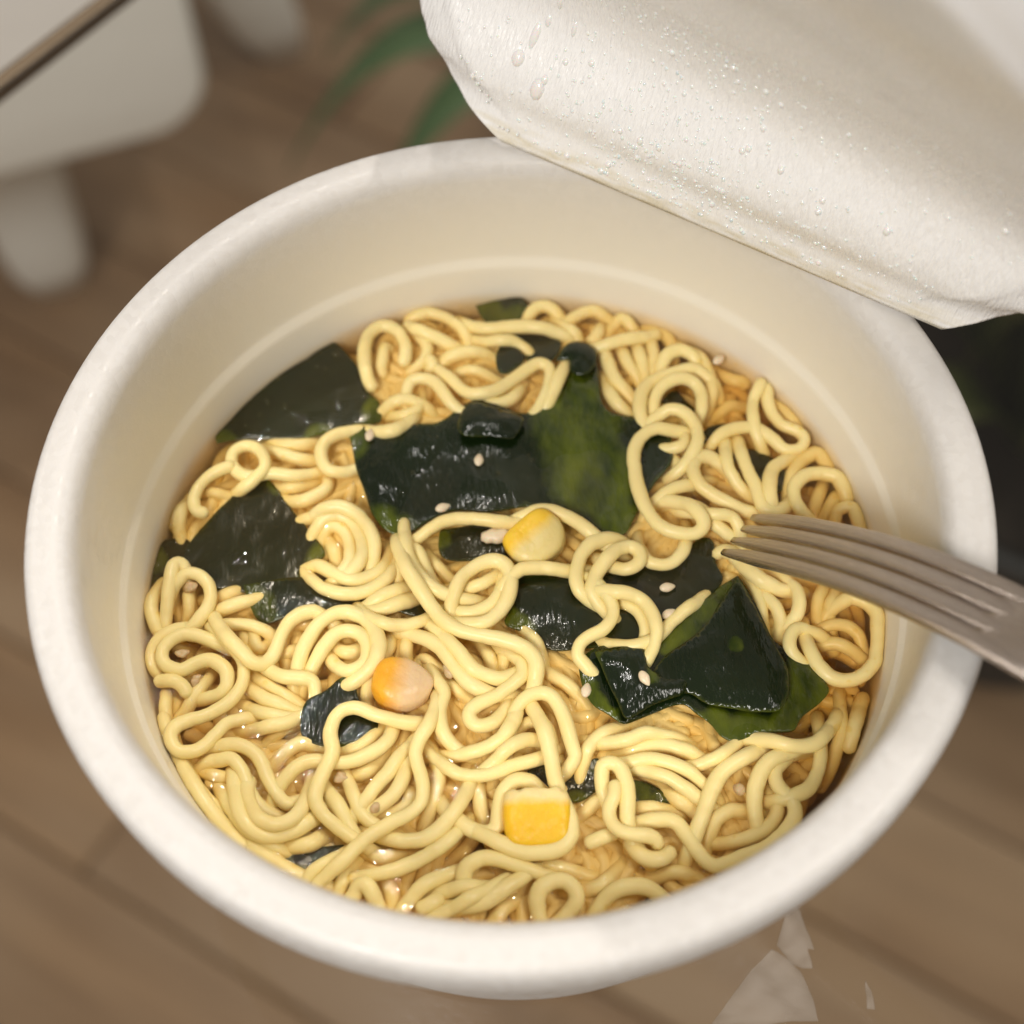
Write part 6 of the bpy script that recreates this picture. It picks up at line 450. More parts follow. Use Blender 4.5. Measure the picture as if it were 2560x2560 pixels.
 ('large dark seaweed sheet in the middle of the bowl, olive green at right',137,[-283,342,-4,-271,340,-4,-258,337,-4,-245,335,-3,-232,334,-3,-219,334,-2,-206,335,-2,-193,335,-1,-180,336,-2,-167,335,-3,-155,334,-1,-142,332,1,-129,332,-1,-117,336,-1,-106,343,-2,-97,352,-3,-87,361,-4,-77,369,-4,-66,376,-3,-54,381,-2,-42,381,-1,-29,376,-1,-18,371,-2,-6,365,-2,5,359,-1,16,351,-1,27,345,1,40,343,2,51,348,2,62,356,2,72,364,0,80,374,-2,89,384,-3,98,393,-3,107,402,-2,115,413,-1,117,425,-2,116,438,-4,114,451,-5,112,464,-5,113,476,-5,116,489,-6,125,498,-6,138,501,-5,150,499,-6,162,493,-6,170,484,-6,173,471,-6,173,458,-5,173,445,-5,173,432,-4,173,419,-2,173,406,0,173,393,1,173,380,1,173,367,3,175,354,5,181,343,4,190,335,3,202,330,3,215,328,2,228,326,1,241,325,-2,253,321,-3,265,315,-4,275,307,-4,284,298,-2,289,286,0,292,273,0,293,260,1,292,247,-1,290,235,-2,285,223,-2,277,213,-3,268,203,-2,259,194,-2,252,183,-2,244,172,-3,237,161,-3,231,150,-1,224,139,-1,217,128,-1,212,116,-2,206,105,-2,200,93,-2,190,86,0,177,87,0,165,91,0,153,97,-1,144,105,-3,135,115,-4,127,125,-5,117,133,-5,105,139,-5,93,144,-4,80,147,-1,68,150,-1,55,152,-2,42,153,-3,29,154,-3,16,153,-4,3,151,-5,-10,149,-5,-22,148,-4,-35,147,-5,-48,148,-5,-61,150,-5,-74,152,-4,-87,153,-3,-100,151,-3,-112,147,-2,-124,142,-1,-135,135,-1,-146,129,-2,-157,121,-4,-168,115,-6,-180,111,-7,-193,110,-6,-205,113,-4,-216,121,0,-224,131,0,-231,142,-2,-237,153,-2,-241,166,-2,-244,178,-3,-247,191,-3,-251,203,-2,-255,216,-1,-260,228,1,-263,240,1,-266,253,1,-268,266,0,-270,279,-1,-272,291,-2,-275,304,-2,-278,317,-3,-281,329,-4,173,98,1,185,98,1,154,110,0,167,110,2,179,110,2,192,110,0,-202,123,-2,-190,123,-3,-177,123,-5,-165,123,-5,135,123,-4,148,123,-2,160,123,1,173,123,1,185,123,1,198,123,0,-208,135,2,-196,135,0,-183,135,-2,-171,135,-4,-158,135,-3,129,135,-4,142,135,-4,154,135,-2,167,135,0,179,135,0,192,135,1,204,135,1,217,135,0,-227,148,1,-215,148,2,-202,148,2,-190,148,0,-177,148,-2,-165,148,-3,-152,148,-2,-140,148,-2,-127,148,-1,110,148,-5,123,148,-4,135,148,-4,148,148,-3,160,148,-2,173,148,-1,185,148,0,198,148,1,210,148,1,223,148,0,-233,160,0,-221,160,3,-208,160,3,-196,160,1,-183,160,0,-171,160,-2,-158,160,-3,-146,160,-3,-133,160,-2,-121,160,-1,-108,160,-1,-96,160,-2,-83,160,-2,-71,160,-2,-58,160,-3,-46,160,-3,-33,160,-2,-21,160,-2,-8,160,-2,4,160,-3,17,160,-3,42,160,-3,54,160,-2,67,160,0,79,160,0,92,160,-1,104,160,-3,117,160,-4,129,160,-4,142,160,-3,154,160,-2,167,160,-1,179,160,0,192,160,0,204,160,0,217,160,1,229,160,-1,-240,173,-1,-227,173,2,-215,173,4,-202,173,3,-190,173,1,-177,173,0,-165,173,-2,-152,173,-4,-140,173,-4,-127,173,-3,-115,173,-2,-102,173,-2,-90,173,-1,-77,173,0,-65,173,0,-52,173,0,-40,173,0,-27,173,0,-15,173,0,-2,173,-1,10,173,-2,23,173,-3,35,173,-3,48,173,-3,60,173,-1,73,173,0,85,173,0,98,173,-2,110,173,-4,123,173,-4,135,173,-4,148,173,-3,160,173,-2,173,173,-1,185,173,0,198,173,1,210,173,1,223,173,0,235,173,-2,-233,185,1,-221,185,4,-208,185,4,-196,185,3,-183,185,2,-171,185,-1,-158,185,-2,-146,185,-4,-133,185,-4,-121,185,-3,-108,185,-3,-96,185,-2,-83,185,0,-71,185,2,-58,185,2,-46,185,1,-33,185,1,-21,185,1,-8,185,1,4,185,0,17,185,-2,29,185,-3,42,185,-4,54,185,-3,67,185,-1,79,185,0,92,185,-1,104,185,-3,117,185,-4,129,185,-4,142,185,-3,154,185,-3,167,185,-3,179,185,-1,192,185,0,204,185,1,217,185,0,229,185,0,242,185,-1,-240,198,0,-227,198,4,-215,198,5,-202,198,5,-190,198,4,-177,198,2,-165,198,-1,-152,198,-2,-140,198,-3,-127,198,-3,-115,198,-3,-102,198,-3,-90,198,-2,-77,198,1,-65,198,2,-52,198,1,-40,198,0,-27,198,1,-15,198,1,-2,198,0,10,198,-1,23,198,-2,35,198,-3,48,198,-3,60,198,-2,73,198,-1,85,198,-1,98,198,-2,110,198,-3,123,198,-3,135,198,-3,148,198,-4,160,198,-4,173,198,-2,185,198,0,198,198,1,210,198,1,223,198,1,235,198,0,248,198,0,-246,210,2,-233,210,5,-221,210,7,-208,210,6,-196,210,5,-183,210,4,-171,210,0,-158,210,-1,-146,210,-2,-133,210,-3,-121,210,-3,-108,210,-3,-96,210,-2,-83,210,-1,-71,210,0,-58,210,1,-46,210,0,-33,210,0,-21,210,0,-8,210,-1,4,210,-2,17,210,-2,29,210,-2,42,210,-2,54,210,-2,67,210,-2,79,210,-1,92,210,-2,104,210,-2,117,210,-3,129,210,-3,142,210,-4,154,210,-4,167,210,-2,179,210,0,192,210,2,204,210,3,217,210,2,229,210,2,242,210,1,254,210,0,267,210,-1,-252,223,2,-240,223,6,-227,223,6,-215,223,6,-202,223,5,-190,223,4,-177,223,2,-165,223,0,-152,223,-1,-140,223,-2,-127,223,-3,-115,223,-3,-102,223,-2,-90,223,-2,-77,223,0,-65,223,0,-52,223,-1,-40,223,-1,-27,223,-1,-15,223,-1,-2,223,-2,10,223,-2,23,223,-2,35,223,-2,48,223,-2,60,223,0,73,223,-1,85,223,-2,98,223,-2,110,223,-2,123,223,-3,135,223,-3,148,223,-3,160,223,-2,173,223,-1,185,223,1,198,223,2,210,223,3,223,223,3,235,223,3,248,223,1,260,223,1,273,223,0,-246,235,5,-233,235,6,-221,235,6,-208,235,5,-196,235,4,-183,235,3,-171,235,2,-158,235,1,-146,235,1,-133,235,-1,-121,235,-2,-108,235,-2,-96,235,-1,-83,235,-1,-71,235,0,-58,235,-1,-46,235,-2,-33,235,-2,-21,235,-2,-8,235,-1,4,235,-1,17,235,-1,29,235,-2,42,235,-1,54,235,1,67,235,1,79,235,0,92,235,-2,104,235,-2,117,235,-2,129,235,-2,142,235,-2,154,235,-3,167,235,-3,179,235,-1,192,235,2,204,235,3,217,235,3,229,235,3,242,235,2,254,235,2,267,235,1,279,235,0,-252,248,3,-240,248,5,-227,248,6,-215,248,5,-202,248,4,-190,248,2,-177,248,2,-165,248,2,-152,248,2,-140,248,1,-127,248,-1,-115,248,-2,-102,248,-1,-90,248,-1,-77,248,-1,-65,248,-1,-52,248,-2,-40,248,-3,-27,248,-2,-15,248,-1,-2,248,-1,10,248,0,23,248,-1,35,248,-1,48,248,0,60,248,2,73,248,1,85,248,0,98,248,-1,110,248,-1,123,248,-1,135,248,-1,148,248,-2,160,248,-2,173,248,-1,185,248,1,198,248,4,210,248,4,223,248,3,235,248,2,248,248,2,260,248,2,273,248,2,285,248,0,-258,260,1,-246,260,3,-233,260,3,-221,260,3,-208,260,3,-196,260,2,-183,260,2,-171,260,2,-158,260,2,-146,260,2,-133,260,1,-121,260,-1,-108,260,-1,-96,260,0,-83,260,0,-71,260,0,-58,260,0,-46,260,-2,-33,260,-3,-21,260,-2,-8,260,0,4,260,1,17,260,1,29,260,0,42,260,1,54,260,2,67,260,2,79,260,2,92,260,1,104,260,1,117,260,1,129,260,1,142,260,0,154,260,0,167,260,0,179,260,2,192,260,4,204,260,5,217,260,4,229,260,2,242,260,2,254,260,2,267,260,2,279,260,2,-265,273,0,-252,273,1,-240,273,1,-227,273,1,-215,273,0,-202,273,1,-190,273,2,-177,273,3,-165,273,4,-152,273,4,-140,273,3,-127,273,2,-115,273,0,-102,273,1,-90,273,1,-77,273,2,-65,273,2,-52,273,1,-40,273,0,-27,273,-1,-15,273,0,-2,273,2,10,273,2,23,273,1,35,273,2,48,273,3,60,273,4,73,273,3,85,273,3,98,273,3,110,273,2,123,273,2,135,273,1,148,273,1,160,273,2,173,273,3,185,273,4,198,273,5,210,273,5,223,273,3,235,273,2,248,273,3,260,273,2,273,273,1,-258,285,0,-246,285,0,-233,285,0,-221,285,-1,-208,285,-1,-196,285,0,-183,285,2,-171,285,5,-158,285,6,-146,285,5,-133,285,4,-121,285,3,-108,285,2,-96,285,2,-83,285,3,-71,285,3,-58,285,2,-46,285,2,-33,285,1,-21,285,1,-8,285,2,4,285,2,17,285,3,29,285,4,42,285,4,54,285,5,67,285,5,79,285,5,92,285,4,104,285,4,117,285,3,129,285,1,142,285,1,154,285,2,167,285,4,179,285,5,192,285,5,204,285,5,217,285,4,229,285,3,242,285,3,254,285,2,267,285,1,279,285,0,-265,298,-2,-252,298,-1,-240,298,-1,-227,298,-2,-215,298,-2,-202,298,-1,-190,298,1,-177,298,3,-165,298,4,-152,298,5,-140,298,4,-127,298,3,-115,298,2,-102,298,2,-90,298,3,-77,298,3,-65,298,3,-52,298,3,-40,298,2,-27,298,2,-15,298,3,-2,298,3,10,298,4,23,298,5,35,298,5,48,298,5,60,298,6,73,298,6,85,298,6,98,298,5,110,298,4,123,298,2,135,298,1,148,298,2,160,298,4,173,298,5,185,298,5,198,298,5,210,298,4,223,298,3,235,298,3,248,298,3,260,298,1,273,298,-1,-271,310,-2,-258,310,-1,-246,310,-1,-233,310,-2,-221,310,-3,-208,310,-2,-196,310,-1,-183,310,1,-171,310,2,-158,310,3,-146,310,3,-133,310,2,-121,310,1,-108,310,1,-96,310,2,-83,310,2,-71,310,2,-58,310,2,-46,310,3,-33,310,4,-21,310,5,-8,310,5,4,310,5,17,310,5,29,310,5,42,310,5,54,310,6,67,310,7,79,310,6,92,310,5,104,310,4,117,310,3,129,310,2,142,310,2,154,310,3,167,310,4,179,310,5,192,310,5,204,310,4,217,310,3,229,310,2,242,310,2,254,310,0,-265,323,-2,-252,323,-2,-240,323,-2,-227,323,-3,-215,323,-3,-202,323,-2,-190,323,-1,-177,323,-1,-165,323,0,-152,323,1,-140,323,2,-127,323,0,-115,323,-1,-102,323,0,-90,323,1,-77,323,1,-65,323,2,-52,323,2,-40,323,4,-27,323,4,-15,323,4,-2,323,5,10,323,5,23,323,4,35,323,5,48,323,5,60,323,6,73,323,7,85,323,6,98,323,4,110,323,3,123,323,3,135,323,2,148,323,2,160,323,2,173,323,3,185,323,4,198,323,4,-108,335,-1,-96,335,-1,-83,335,0,-71,335,1,-58,335,2,-46,335,3,-33,335,4,-21,335,4,-8,335,4,4,335,4,17,335,3,29,335,2,42,335,3,54,335,4,67,335,5,79,335,6,92,335,4,104,335,3,117,335,2,129,335,1,142,335,1,154,335,1,167,335,3,179,335,4,-90,348,-3,-77,348,-1,-65,348,0,-52,348,1,-40,348,2,-27,348,3,-15,348,2,-2,348,2,60,348,3,73,348,4,85,348,3,98,348,2,110,348,1,123,348,1,135,348,1,148,348,1,160,348,3,-71,360,-2,-58,360,0,-46,360,1,-33,360,1,-21,360,0,79,360,0,92,360,1,104,360,1,117,360,0,129,360,2,142,360,3,154,360,3,167,360,5,-52,373,-1,-40,373,0,98,373,-1,110,373,0,123,373,1,135,373,4,148,373,4,160,373,4,104,385,-1,117,385,1,129,385,4,142,385,5,154,385,4,167,385,2,123,398,2,135,398,5,148,398,4,160,398,3,129,410,2,142,410,3,154,410,2,167,410,1,135,423,0,148,423,-1,160,423,-1,129,435,-2,142,435,-2,154,435,-3,167,435,-4,123,448,-3,135,448,-2,148,448,-3,160,448,-5,129,460,-3,142,460,-3,154,460,-5,167,460,-6,123,473,-4,135,473,-3,148,473,-4,160,473,-5,129,485,-4,142,485,-4,154,485,-5],[2,2,2,0,0,0,0,0,0,0,0,0,0,0,0,0,0,0,0,0,0,0,0,0,0,0,1,3,4,5,5,7,9,9,9,9,7,5,3,1,0,0,0,0,0,0,0,0,0,0,1,2,3,4,5,6,6,6,5,4,3,1,0,0,0,0,0,0,0,0,0,0,0,0,0,0,0,0,0,0,2,5,6,7,8,8,9,8,7,5,3,3,4,4,3,2,1,0,0,0,0,0,0,0,0,0,0,0,0,0,0,0,0,1,4,8,9,9,9,9,9,9,7,4,2,0,0,0,0,0,1,5,8,9,9,8,5,9,9,7,9,9,9,9,9,9,6,3,5,8,9,9,9,9,7,7,6,3,5,5,5,7,8,7,6,4,8,8,6,4,4,2,0,0,0,5,6,6,6,6,6,6,5,3,2,5,6,5,4,2,1,0,0,0,0,0,0,0,0,0,0,0,0,0,0,0,0,0,1,3,4,5,6,7,8,8,7,6,5,4,2,1,3,3,3,2,1,0,0,0,0,0,0,0,0,0,0,0,0,0,0,0,0,0,0,0,1,3,4,6,7,8,9,9,9,8,7,5,4,2,1,1,1,0,0,0,0,0,0,0,0,0,0,0,0,0,0,0,0,0,0,0,0,0,1,2,4,6,7,8,9,9,9,9,8,7,5,4,2,0,0,0,0,0,0,0,0,0,0,0,0,0,0,0,0,0,0,0,0,0,0,0,0,0,2,3,5,7,8,9,9,9,9,9,8,6,5,3,2,0,0,0,0,0,0,0,0,0,0,0,0,0,0,0,0,0,0,0,0,0,0,0,0,0,1,3,4,6,7,9,9,9,9,9,9,7,6,4,2,1,0,0,0,0,0,0,0,0,0,0,0,0,0,0,0,0,0,0,0,0,0,0,0,0,0,0,0,2,3,5,6,8,9,9,9,9,9,8,6,5,3,2,0,0,0,0,0,0,0,0,0,0,0,0,0,0,0,0,0,0,0,0,0,0,0,0,0,0,0,2,3,4,5,7,8,9,9,9,9,8,7,5,4,2,1,0,0,0,0,0,0,0,0,0,0,0,0,0,0,0,0,0,0,0,0,0,0,0,0,0,0,1,2,3,4,5,6,7,8,8,9,8,8,6,5,4,2,1,0,0,0,0,3,1,0,0,0,0,0,0,0,0,0,0,0,0,0,0,0,0,0,0,0,0,0,1,2,3,4,5,6,7,8,8,7,7,7,6,5,4,2,1,0,0,0,0,6,4,1,0,0,0,0,0,0,0,0,0,0,0,0,0,0,0,0,0,0,0,0,0,2,3,5,6,7,8,9,9,9,8,7,6,5,4,2,1,0,0,0,0,8,4,1,0,0,0,0,0,0,0,0,0,0,0,0,0,0,0,0,0,0,0,0,2,3,4,6,7,8,9,9,9,9,9,7,6,5,3,2,1,0,0,0,0,9,7,3,0,0,0,0,0,0,0,0,0,0,0,0,0,0,0,0,0,0,0,0,1,3,4,5,7,8,9,9,9,9,9,9,7,6,5,3,2,0,0,0,0,9,7,4,0,0,0,0,0,0,0,0,0,0,0,0,0,0,0,0,0,0,0,0,0,2,3,5,6,8,9,9,9,9,9,9,8,7,5,4,3,1,0,0,6,4,0,0,0,0,0,0,0,0,0,0,0,0,0,0,0,0,0,0,0,0,0,1,3,4,5,7,8,9,9,9,9,9,9,8,6,5,0,0,0,0,0,0,0,0,0,0,0,2,3,5,6,7,9,9,9,9,9,9,8,7,0,0,0,0,0,0,0,0,5,6,7,9,9,9,9,9,8,0,0,0,0,0,6,7,8,9,9,8,8,7,0,0,9,9,9,7,7,6,9,9,9,6,6,5,9,7,5,4,7,5,4,3,5,3,3,4,3,2,1,3,2,1,1,0,0,0,0,0,0,0,0,0,0,0],[(26,[-85,312,20,-82,325,20,-78,337,21,-73,349,17,-65,359,18,-54,365,15,-42,363,16,-31,357,18,-19,350,19,-8,345,16,5,341,17,17,337,16,28,332,17,35,321,19,32,309,22,27,297,19,21,286,20,11,278,17,-2,279,19,-14,282,22,-27,285,23,-39,287,19,-52,286,21,-65,286,23,-77,289,23,-83,300,22,-17,290,24,-4,290,25,8,290,24,-73,302,26,-60,302,27,-48,302,26,-35,302,25,-23,302,27,-10,302,28,2,302,29,15,302,26,-67,315,28,-54,315,29,-42,315,28,-29,315,28,-17,315,29,-4,315,30,8,315,29,21,315,26,-73,327,24,-60,327,26,-48,327,28,-35,327,26,-23,327,25,-10,327,24,2,327,24,15,327,22,-67,340,22,-54,340,24,-42,340,24,-29,340,22,-17,340,20,-60,352,20,-48,352,21],[0,0,0,0,0,0,0,0,0,0,0,0,0,0,0,0,0,0,0,0,0,0,0,0,0,0,0,0,0,0,0,0,0,0,0,0,0,0,0,0,0,0,0,0,0,0,0,0,0,0,0,0,0,0,0,0,0,0,0,0]),(20,[96,450,10,103,461,12,109,473,15,118,482,16,129,488,16,142,490,13,154,487,12,165,481,11,172,470,9,173,457,13,171,445,14,167,433,14,160,422,11,150,414,14,137,412,13,126,417,12,120,427,14,123,440,15,122,450,13,109,451,13,127,424,17,140,424,18,152,424,16,134,437,18,146,437,21,159,437,18,140,449,20,152,449,21,165,449,16,121,462,19,134,462,21,146,462,22,159,462,19,127,474,19,140,474,20,152,474,18],[0,0,0,0,0,0,0,0,0,0,0,0,0,0,0,0,0,0,0,0,0,0,0,0,0,0,0,0,0,0,0,0,0,0,0,0])]),
 ('dull green seaweed patch sunk at the very back edge of the broth',20,[-45,606,-15,-32,610,-16,-20,614,-16,-8,615,-14,5,615,-12,18,615,-8,31,615,-7,43,613,-6,50,603,-5,52,590,-5,50,578,-7,43,568,-9,31,562,-13,19,560,-15,6,559,-16,-7,560,-16,-20,563,-15,-31,570,-13,-37,581,-13,-41,593,-14,-13,571,-15,-1,571,-15,12,571,-14,24,571,-12,-20,584,-16,-7,584,-16,5,584,-14,18,584,-12,30,584,-9,43,584,-7,-26,596,-15,-13,596,-16,-1,596,-15,12,596,-12,24,596,-9,37,596,-7,-7,609,-15,5,609,-12,18,609,-10,30,609,-7],[5,7,7,5,2,0,0,0,0,2,4,7,9,6,2,5,7,8,8,8,8,5,6,9,9,8,5,7,9,6,9,9,6,3,5,4,6,3,0,1],[]),
 ('dark seaweed patch under the short level noodle at the back',25,[-17,532,-7,-4,532,-7,9,532,-9,22,533,-11,35,532,-13,48,532,-14,61,531,-15,74,530,-14,86,527,-13,98,521,-12,107,513,-10,111,501,-9,108,489,-8,103,477,-8,95,467,-9,83,463,-9,70,463,-10,57,465,-11,46,472,-13,40,483,-14,35,495,-14,27,505,-13,17,513,-12,6,519,-8,-6,525,-7,64,475,-10,77,475,-9,89,475,-8,46,487,-13,58,487,-11,71,487,-10,83,487,-9,96,487,-8,52,500,-12,64,500,-11,77,500,-10,89,500,-10,102,500,-9,33,512,-12,46,512,-13,58,512,-12,71,512,-12,83,512,-12,96,512,-11,14,525,-10,27,525,-11,39,525,-13,52,525,-14,64,525,-14],[6,9,7,3,0,0,0,0,0,0,0,0,0,0,0,0,0,0,0,0,0,0,4,9,9,0,0,0,0,0,0,0,0,0,0,0,0,0,0,0,0,0,0,0,6,1,0,0,0],[]),
 ('small black curled seaweed tip at the back left of the thick S noodle',16,[-11,485,-6,-6,497,-8,-1,509,-9,11,510,-8,21,502,-6,30,493,-5,38,483,-5,42,471,-7,37,460,-6,27,452,-5,17,443,-4,7,436,-2,-5,436,0,-10,447,-2,-12,460,-3,-12,473,-4,7,446,-3,0,458,-3,13,458,-4,7,471,-5,19,471,-5,32,471,-5,0,483,-6,13,483,-5,25,483,-5,7,496,-6,19,496,-6],[0,0,0,0,0,0,0,0,0,0,0,0,0,0,0,0,0,0,0,0,0,0,0,0,0,0,0],[]),
 ('black seaweed scrap behind and left of the yellow and white corn',32,[-121,120,-10,-108,121,-12,-95,123,-13,-82,125,-14,-69,126,-12,-56,126,-11,-43,126,-11,-30,124,-11,-17,122,-12,-5,120,-13,8,117,-14,21,114,-13,31,107,-13,36,95,-12,38,82,-13,38,69,-14,32,58,-13,20,55,-13,7,55,-14,-6,55,-14,-19,57,-13,-32,58,-13,-45,60,-13,-58,60,-14,-71,59,-15,-84,59,-15,-97,59,-13,-109,61,-11,-119,68,-10,-123,81,-10,-123,94,-10,-121,107,-10,-104,67,-12,-92,67,-14,-79,67,-15,-67,67,-15,-54,67,-13,-42,67,-12,-29,67,-13,-17,67,-13,-4,67,-14,8,67,-14,21,67,-13,-111,80,-12,-98,80,-13,-86,80,-14,-73,80,-14,-61,80,-13,-48,80,-11,-36,80,-11,-23,80,-12,-11,80,-12,2,80,-13,14,80,-13,27,80,-13,-104,92,-12,-92,92,-13,-79,92,-14,-67,92,-13,-54,92,-11,-42,92,-10,-29,92,-10,-17,92,-10,-4,92,-11,8,92,-12,21,92,-12,-111,105,-12,-98,105,-13,-86,105,-13,-73,105,-13,-61,105,-11,-48,105,-10,-36,105,-10,-23,105,-10,-11,105,-11,2,105,-13,14,105,-13,-79,117,-13,-67,117,-12,-54,117,-10,-42,117,-10,-29,117,-10],[3,2,0,0,0,0,0,0,0,0,0,0,0,0,0,0,0,0,0,0,0,0,0,0,0,0,0,0,0,4,9,8,0,0,0,0,0,0,0,0,0,0,0,3,0,0,0,0,0,0,0,0,0,0,0,5,0,0,0,0,0,0,0,0,0,0,9,2,0,0,0,0,0,0,0,0,0,0,0,0,0,0],[]),
 ('ragged black seaweed mass under the knotted noodles right of the centre',76,[-10,17,-6,3,19,-6,16,21,-6,29,22,-5,42,21,-5,55,20,-6,68,18,-6,81,16,-7,94,15,-8,107,14,-9,120,13,-9,133,13,-7,146,14,-6,159,15,-6,171,17,-7,184,20,-7,196,24,-9,209,28,-11,221,31,-11,234,33,-11,247,33,-12,260,32,-14,273,32,-14,285,36,-12,294,46,-11,301,57,-10,308,68,-10,317,77,-11,329,81,-11,341,79,-11,346,68,-11,345,55,-11,344,42,-8,343,29,-6,346,16,-5,352,5,-5,353,-7,-5,345,-17,-6,335,-26,-7,325,-34,-8,315,-42,-9,304,-50,-11,293,-57,-13,282,-63,-11,271,-69,-8,259,-76,-6,249,-84,-4,239,-93,-2,230,-102,-1,221,-111,-2,210,-118,-3,198,-123,-5,185,-124,-8,172,-123,-9,159,-121,-9,146,-119,-8,134,-118,-8,121,-118,-8,108,-119,-7,95,-120,-7,82,-121,-8,69,-120,-10,56,-118,-11,45,-111,-11,37,-100,-10,29,-91,-8,17,-85,-7,5,-80,-7,-7,-75,-7,-17,-68,-7,-15,-56,-7,-7,-45,-8,-1,-34,-7,-1,-21,-7,-3,-8,-7,-7,4,-7,64,-111,-10,76,-111,-9,89,-111,-8,101,-111,-8,114,-111,-8,126,-111,-8,139,-111,-7,151,-111,-8,164,-111,-9,176,-111,-8,189,-111,-7,201,-111,-4,214,-111,-2,45,-99,-9,57,-99,-8,70,-99,-8,82,-99,-6,95,-99,-6,107,-99,-8,120,-99,-9,132,-99,-9,145,-99,-8,157,-99,-8,170,-99,-7,182,-99,-6,195,-99,-5,207,-99,-3,220,-99,-2,39,-86,-6,51,-86,-6,64,-86,-6,76,-86,-5,89,-86,-4,101,-86,-4,114,-86,-6,126,-86,-8,139,-86,-8,151,-86,-8,164,-86,-8,176,-86,-7,189,-86,-6,201,-86,-5,214,-86,-4,226,-86,-2,20,-74,-6,32,-74,-5,45,-74,-3,57,-74,-3,70,-74,-3,82,-74,-2,95,-74,-2,107,-74,-2,120,-74,-5,132,-74,-7,145,-74,-7,157,-74,-8,170,-74,-7,182,-74,-6,195,-74,-6,207,-74,-6,220,-74,-5,232,-74,-4,245,-74,-5,1,-61,-8,14,-61,-6,26,-61,-4,39,-61,-2,51,-61,-2,64,-61,-2,76,-61,-2,89,-61,-2,101,-61,-2,114,-61,-3,126,-61,-5,139,-61,-6,151,-61,-6,164,-61,-6,176,-61,-6,189,-61,-6,201,-61,-7,214,-61,-6,226,-61,-5,239,-61,-5,251,-61,-6,264,-61,-7,7,-49,-6,20,-49,-5,32,-49,-3,45,-49,-2,57,-49,-1,70,-49,-1,82,-49,-2,95,-49,-3,107,-49,-3,120,-49,-4,132,-49,-5,145,-49,-6,157,-49,-6,170,-49,-6,182,-49,-6,195,-49,-7,207,-49,-6,220,-49,-6,232,-49,-5,245,-49,-6,257,-49,-7,270,-49,-9,282,-49,-12,295,-49,-12,14,-36,-5,26,-36,-4,39,-36,-3,51,-36,-2,64,-36,-1,76,-36,-2,89,-36,-4,101,-36,-4,114,-36,-4,126,-36,-4,139,-36,-5,151,-36,-6,164,-36,-7,176,-36,-7,189,-36,-7,201,-36,-7,214,-36,-6,226,-36,-6,239,-36,-7,251,-36,-7,264,-36,-8,276,-36,-10,289,-36,-10,301,-36,-9,7,-24,-6,20,-24,-5,32,-24,-5,45,-24,-5,57,-24,-4,70,-24,-4,82,-24,-5,95,-24,-6,107,-24,-6,120,-24,-6,132,-24,-6,145,-24,-7,157,-24,-8,170,-24,-8,182,-24,-8,195,-24,-7,207,-24,-7,220,-24,-8,232,-24,-10,245,-24,-10,257,-24,-10,270,-24,-10,282,-24,-10,295,-24,-9,307,-24,-8,320,-24,-7,14,-11,-6,26,-11,-6,39,-11,-5,51,-11,-4,64,-11,-4,76,-11,-5,89,-11,-6,101,-11,-7,114,-11,-7,126,-11,-7,139,-11,-7,151,-11,-8,164,-11,-9,176,-11,-8,189,-11,-7,201,-11,-7,214,-11,-9,226,-11,-12,239,-11,-13,251,-11,-12,264,-11,-12,276,-11,-11,289,-11,-11,301,-11,-10,314,-11,-8,326,-11,-7,339,-11,-6,7,1,-6,20,1,-6,32,1,-6,45,1,-4,57,1,-4,70,1,-5,82,1,-6,95,1,-7,107,1,-7,120,1,-8,132,1,-7,145,1,-7,157,1,-8,170,1,-8,182,1,-8,195,1,-7,207,1,-8,220,1,-11,232,1,-13,245,1,-13,257,1,-14,270,1,-14,282,1,-13,295,1,-12,307,1,-10,320,1,-8,332,1,-7,345,1,-5,14,14,-7,26,14,-6,39,14,-5,51,14,-5,189,14,-8,201,14,-9,214,14,-10,226,14,-11,239,14,-13,251,14,-14,264,14,-15,276,14,-15,289,14,-13,301,14,-11,314,14,-10,326,14,-9,339,14,-7,232,26,-11,245,26,-12,282,26,-14,295,26,-12,307,26,-10,320,26,-9,332,26,-8,301,39,-11,314,39,-10,326,39,-9,307,51,-10,320,51,-10,332,51,-11,326,64,-12,339,64,-12],[0,0,0,0,0,0,0,0,0,0,0,0,0,0,0,0,0,0,0,0,0,0,0,0,0,0,0,0,0,0,0,0,0,0,0,0,0,0,0,0,0,0,0,0,0,0,0,0,0,0,0,0,0,0,0,0,0,0,0,0,0,0,0,0,1,6,9,9,7,6,9,9,3,0,0,0,0,0,0,0,0,0,0,0,0,0,0,0,0,0,0,0,0,0,0,0,0,0,0,0,0,0,0,0,3,0,0,0,0,0,0,0,0,0,0,0,0,0,0,0,9,5,1,0,0,0,0,0,0,0,0,0,0,0,0,0,0,0,0,7,7,4,1,0,0,0,0,0,0,0,0,0,0,0,0,0,0,0,0,0,0,4,2,0,0,0,0,0,0,0,0,0,0,0,0,0,0,0,0,0,0,0,0,0,0,0,0,0,0,0,0,0,0,0,0,0,0,0,0,0,0,0,0,0,0,0,0,0,0,0,0,0,0,0,0,0,0,0,0,0,0,0,0,0,0,0,0,0,0,0,0,0,0,0,0,0,0,0,0,0,0,0,0,0,0,0,0,0,0,0,0,0,0,0,0,0,0,0,0,0,0,0,0,0,0,0,0,0,0,0,0,0,0,0,0,0,0,0,0,0,0,0,0,0,0,0,0,0,0,0,0,0,0,0,0,0,0,0,0,0,0,0,0,0,0,0,0,0,0,0,0,0,0,0,0,0,0,0,0,0,0,0],[]),
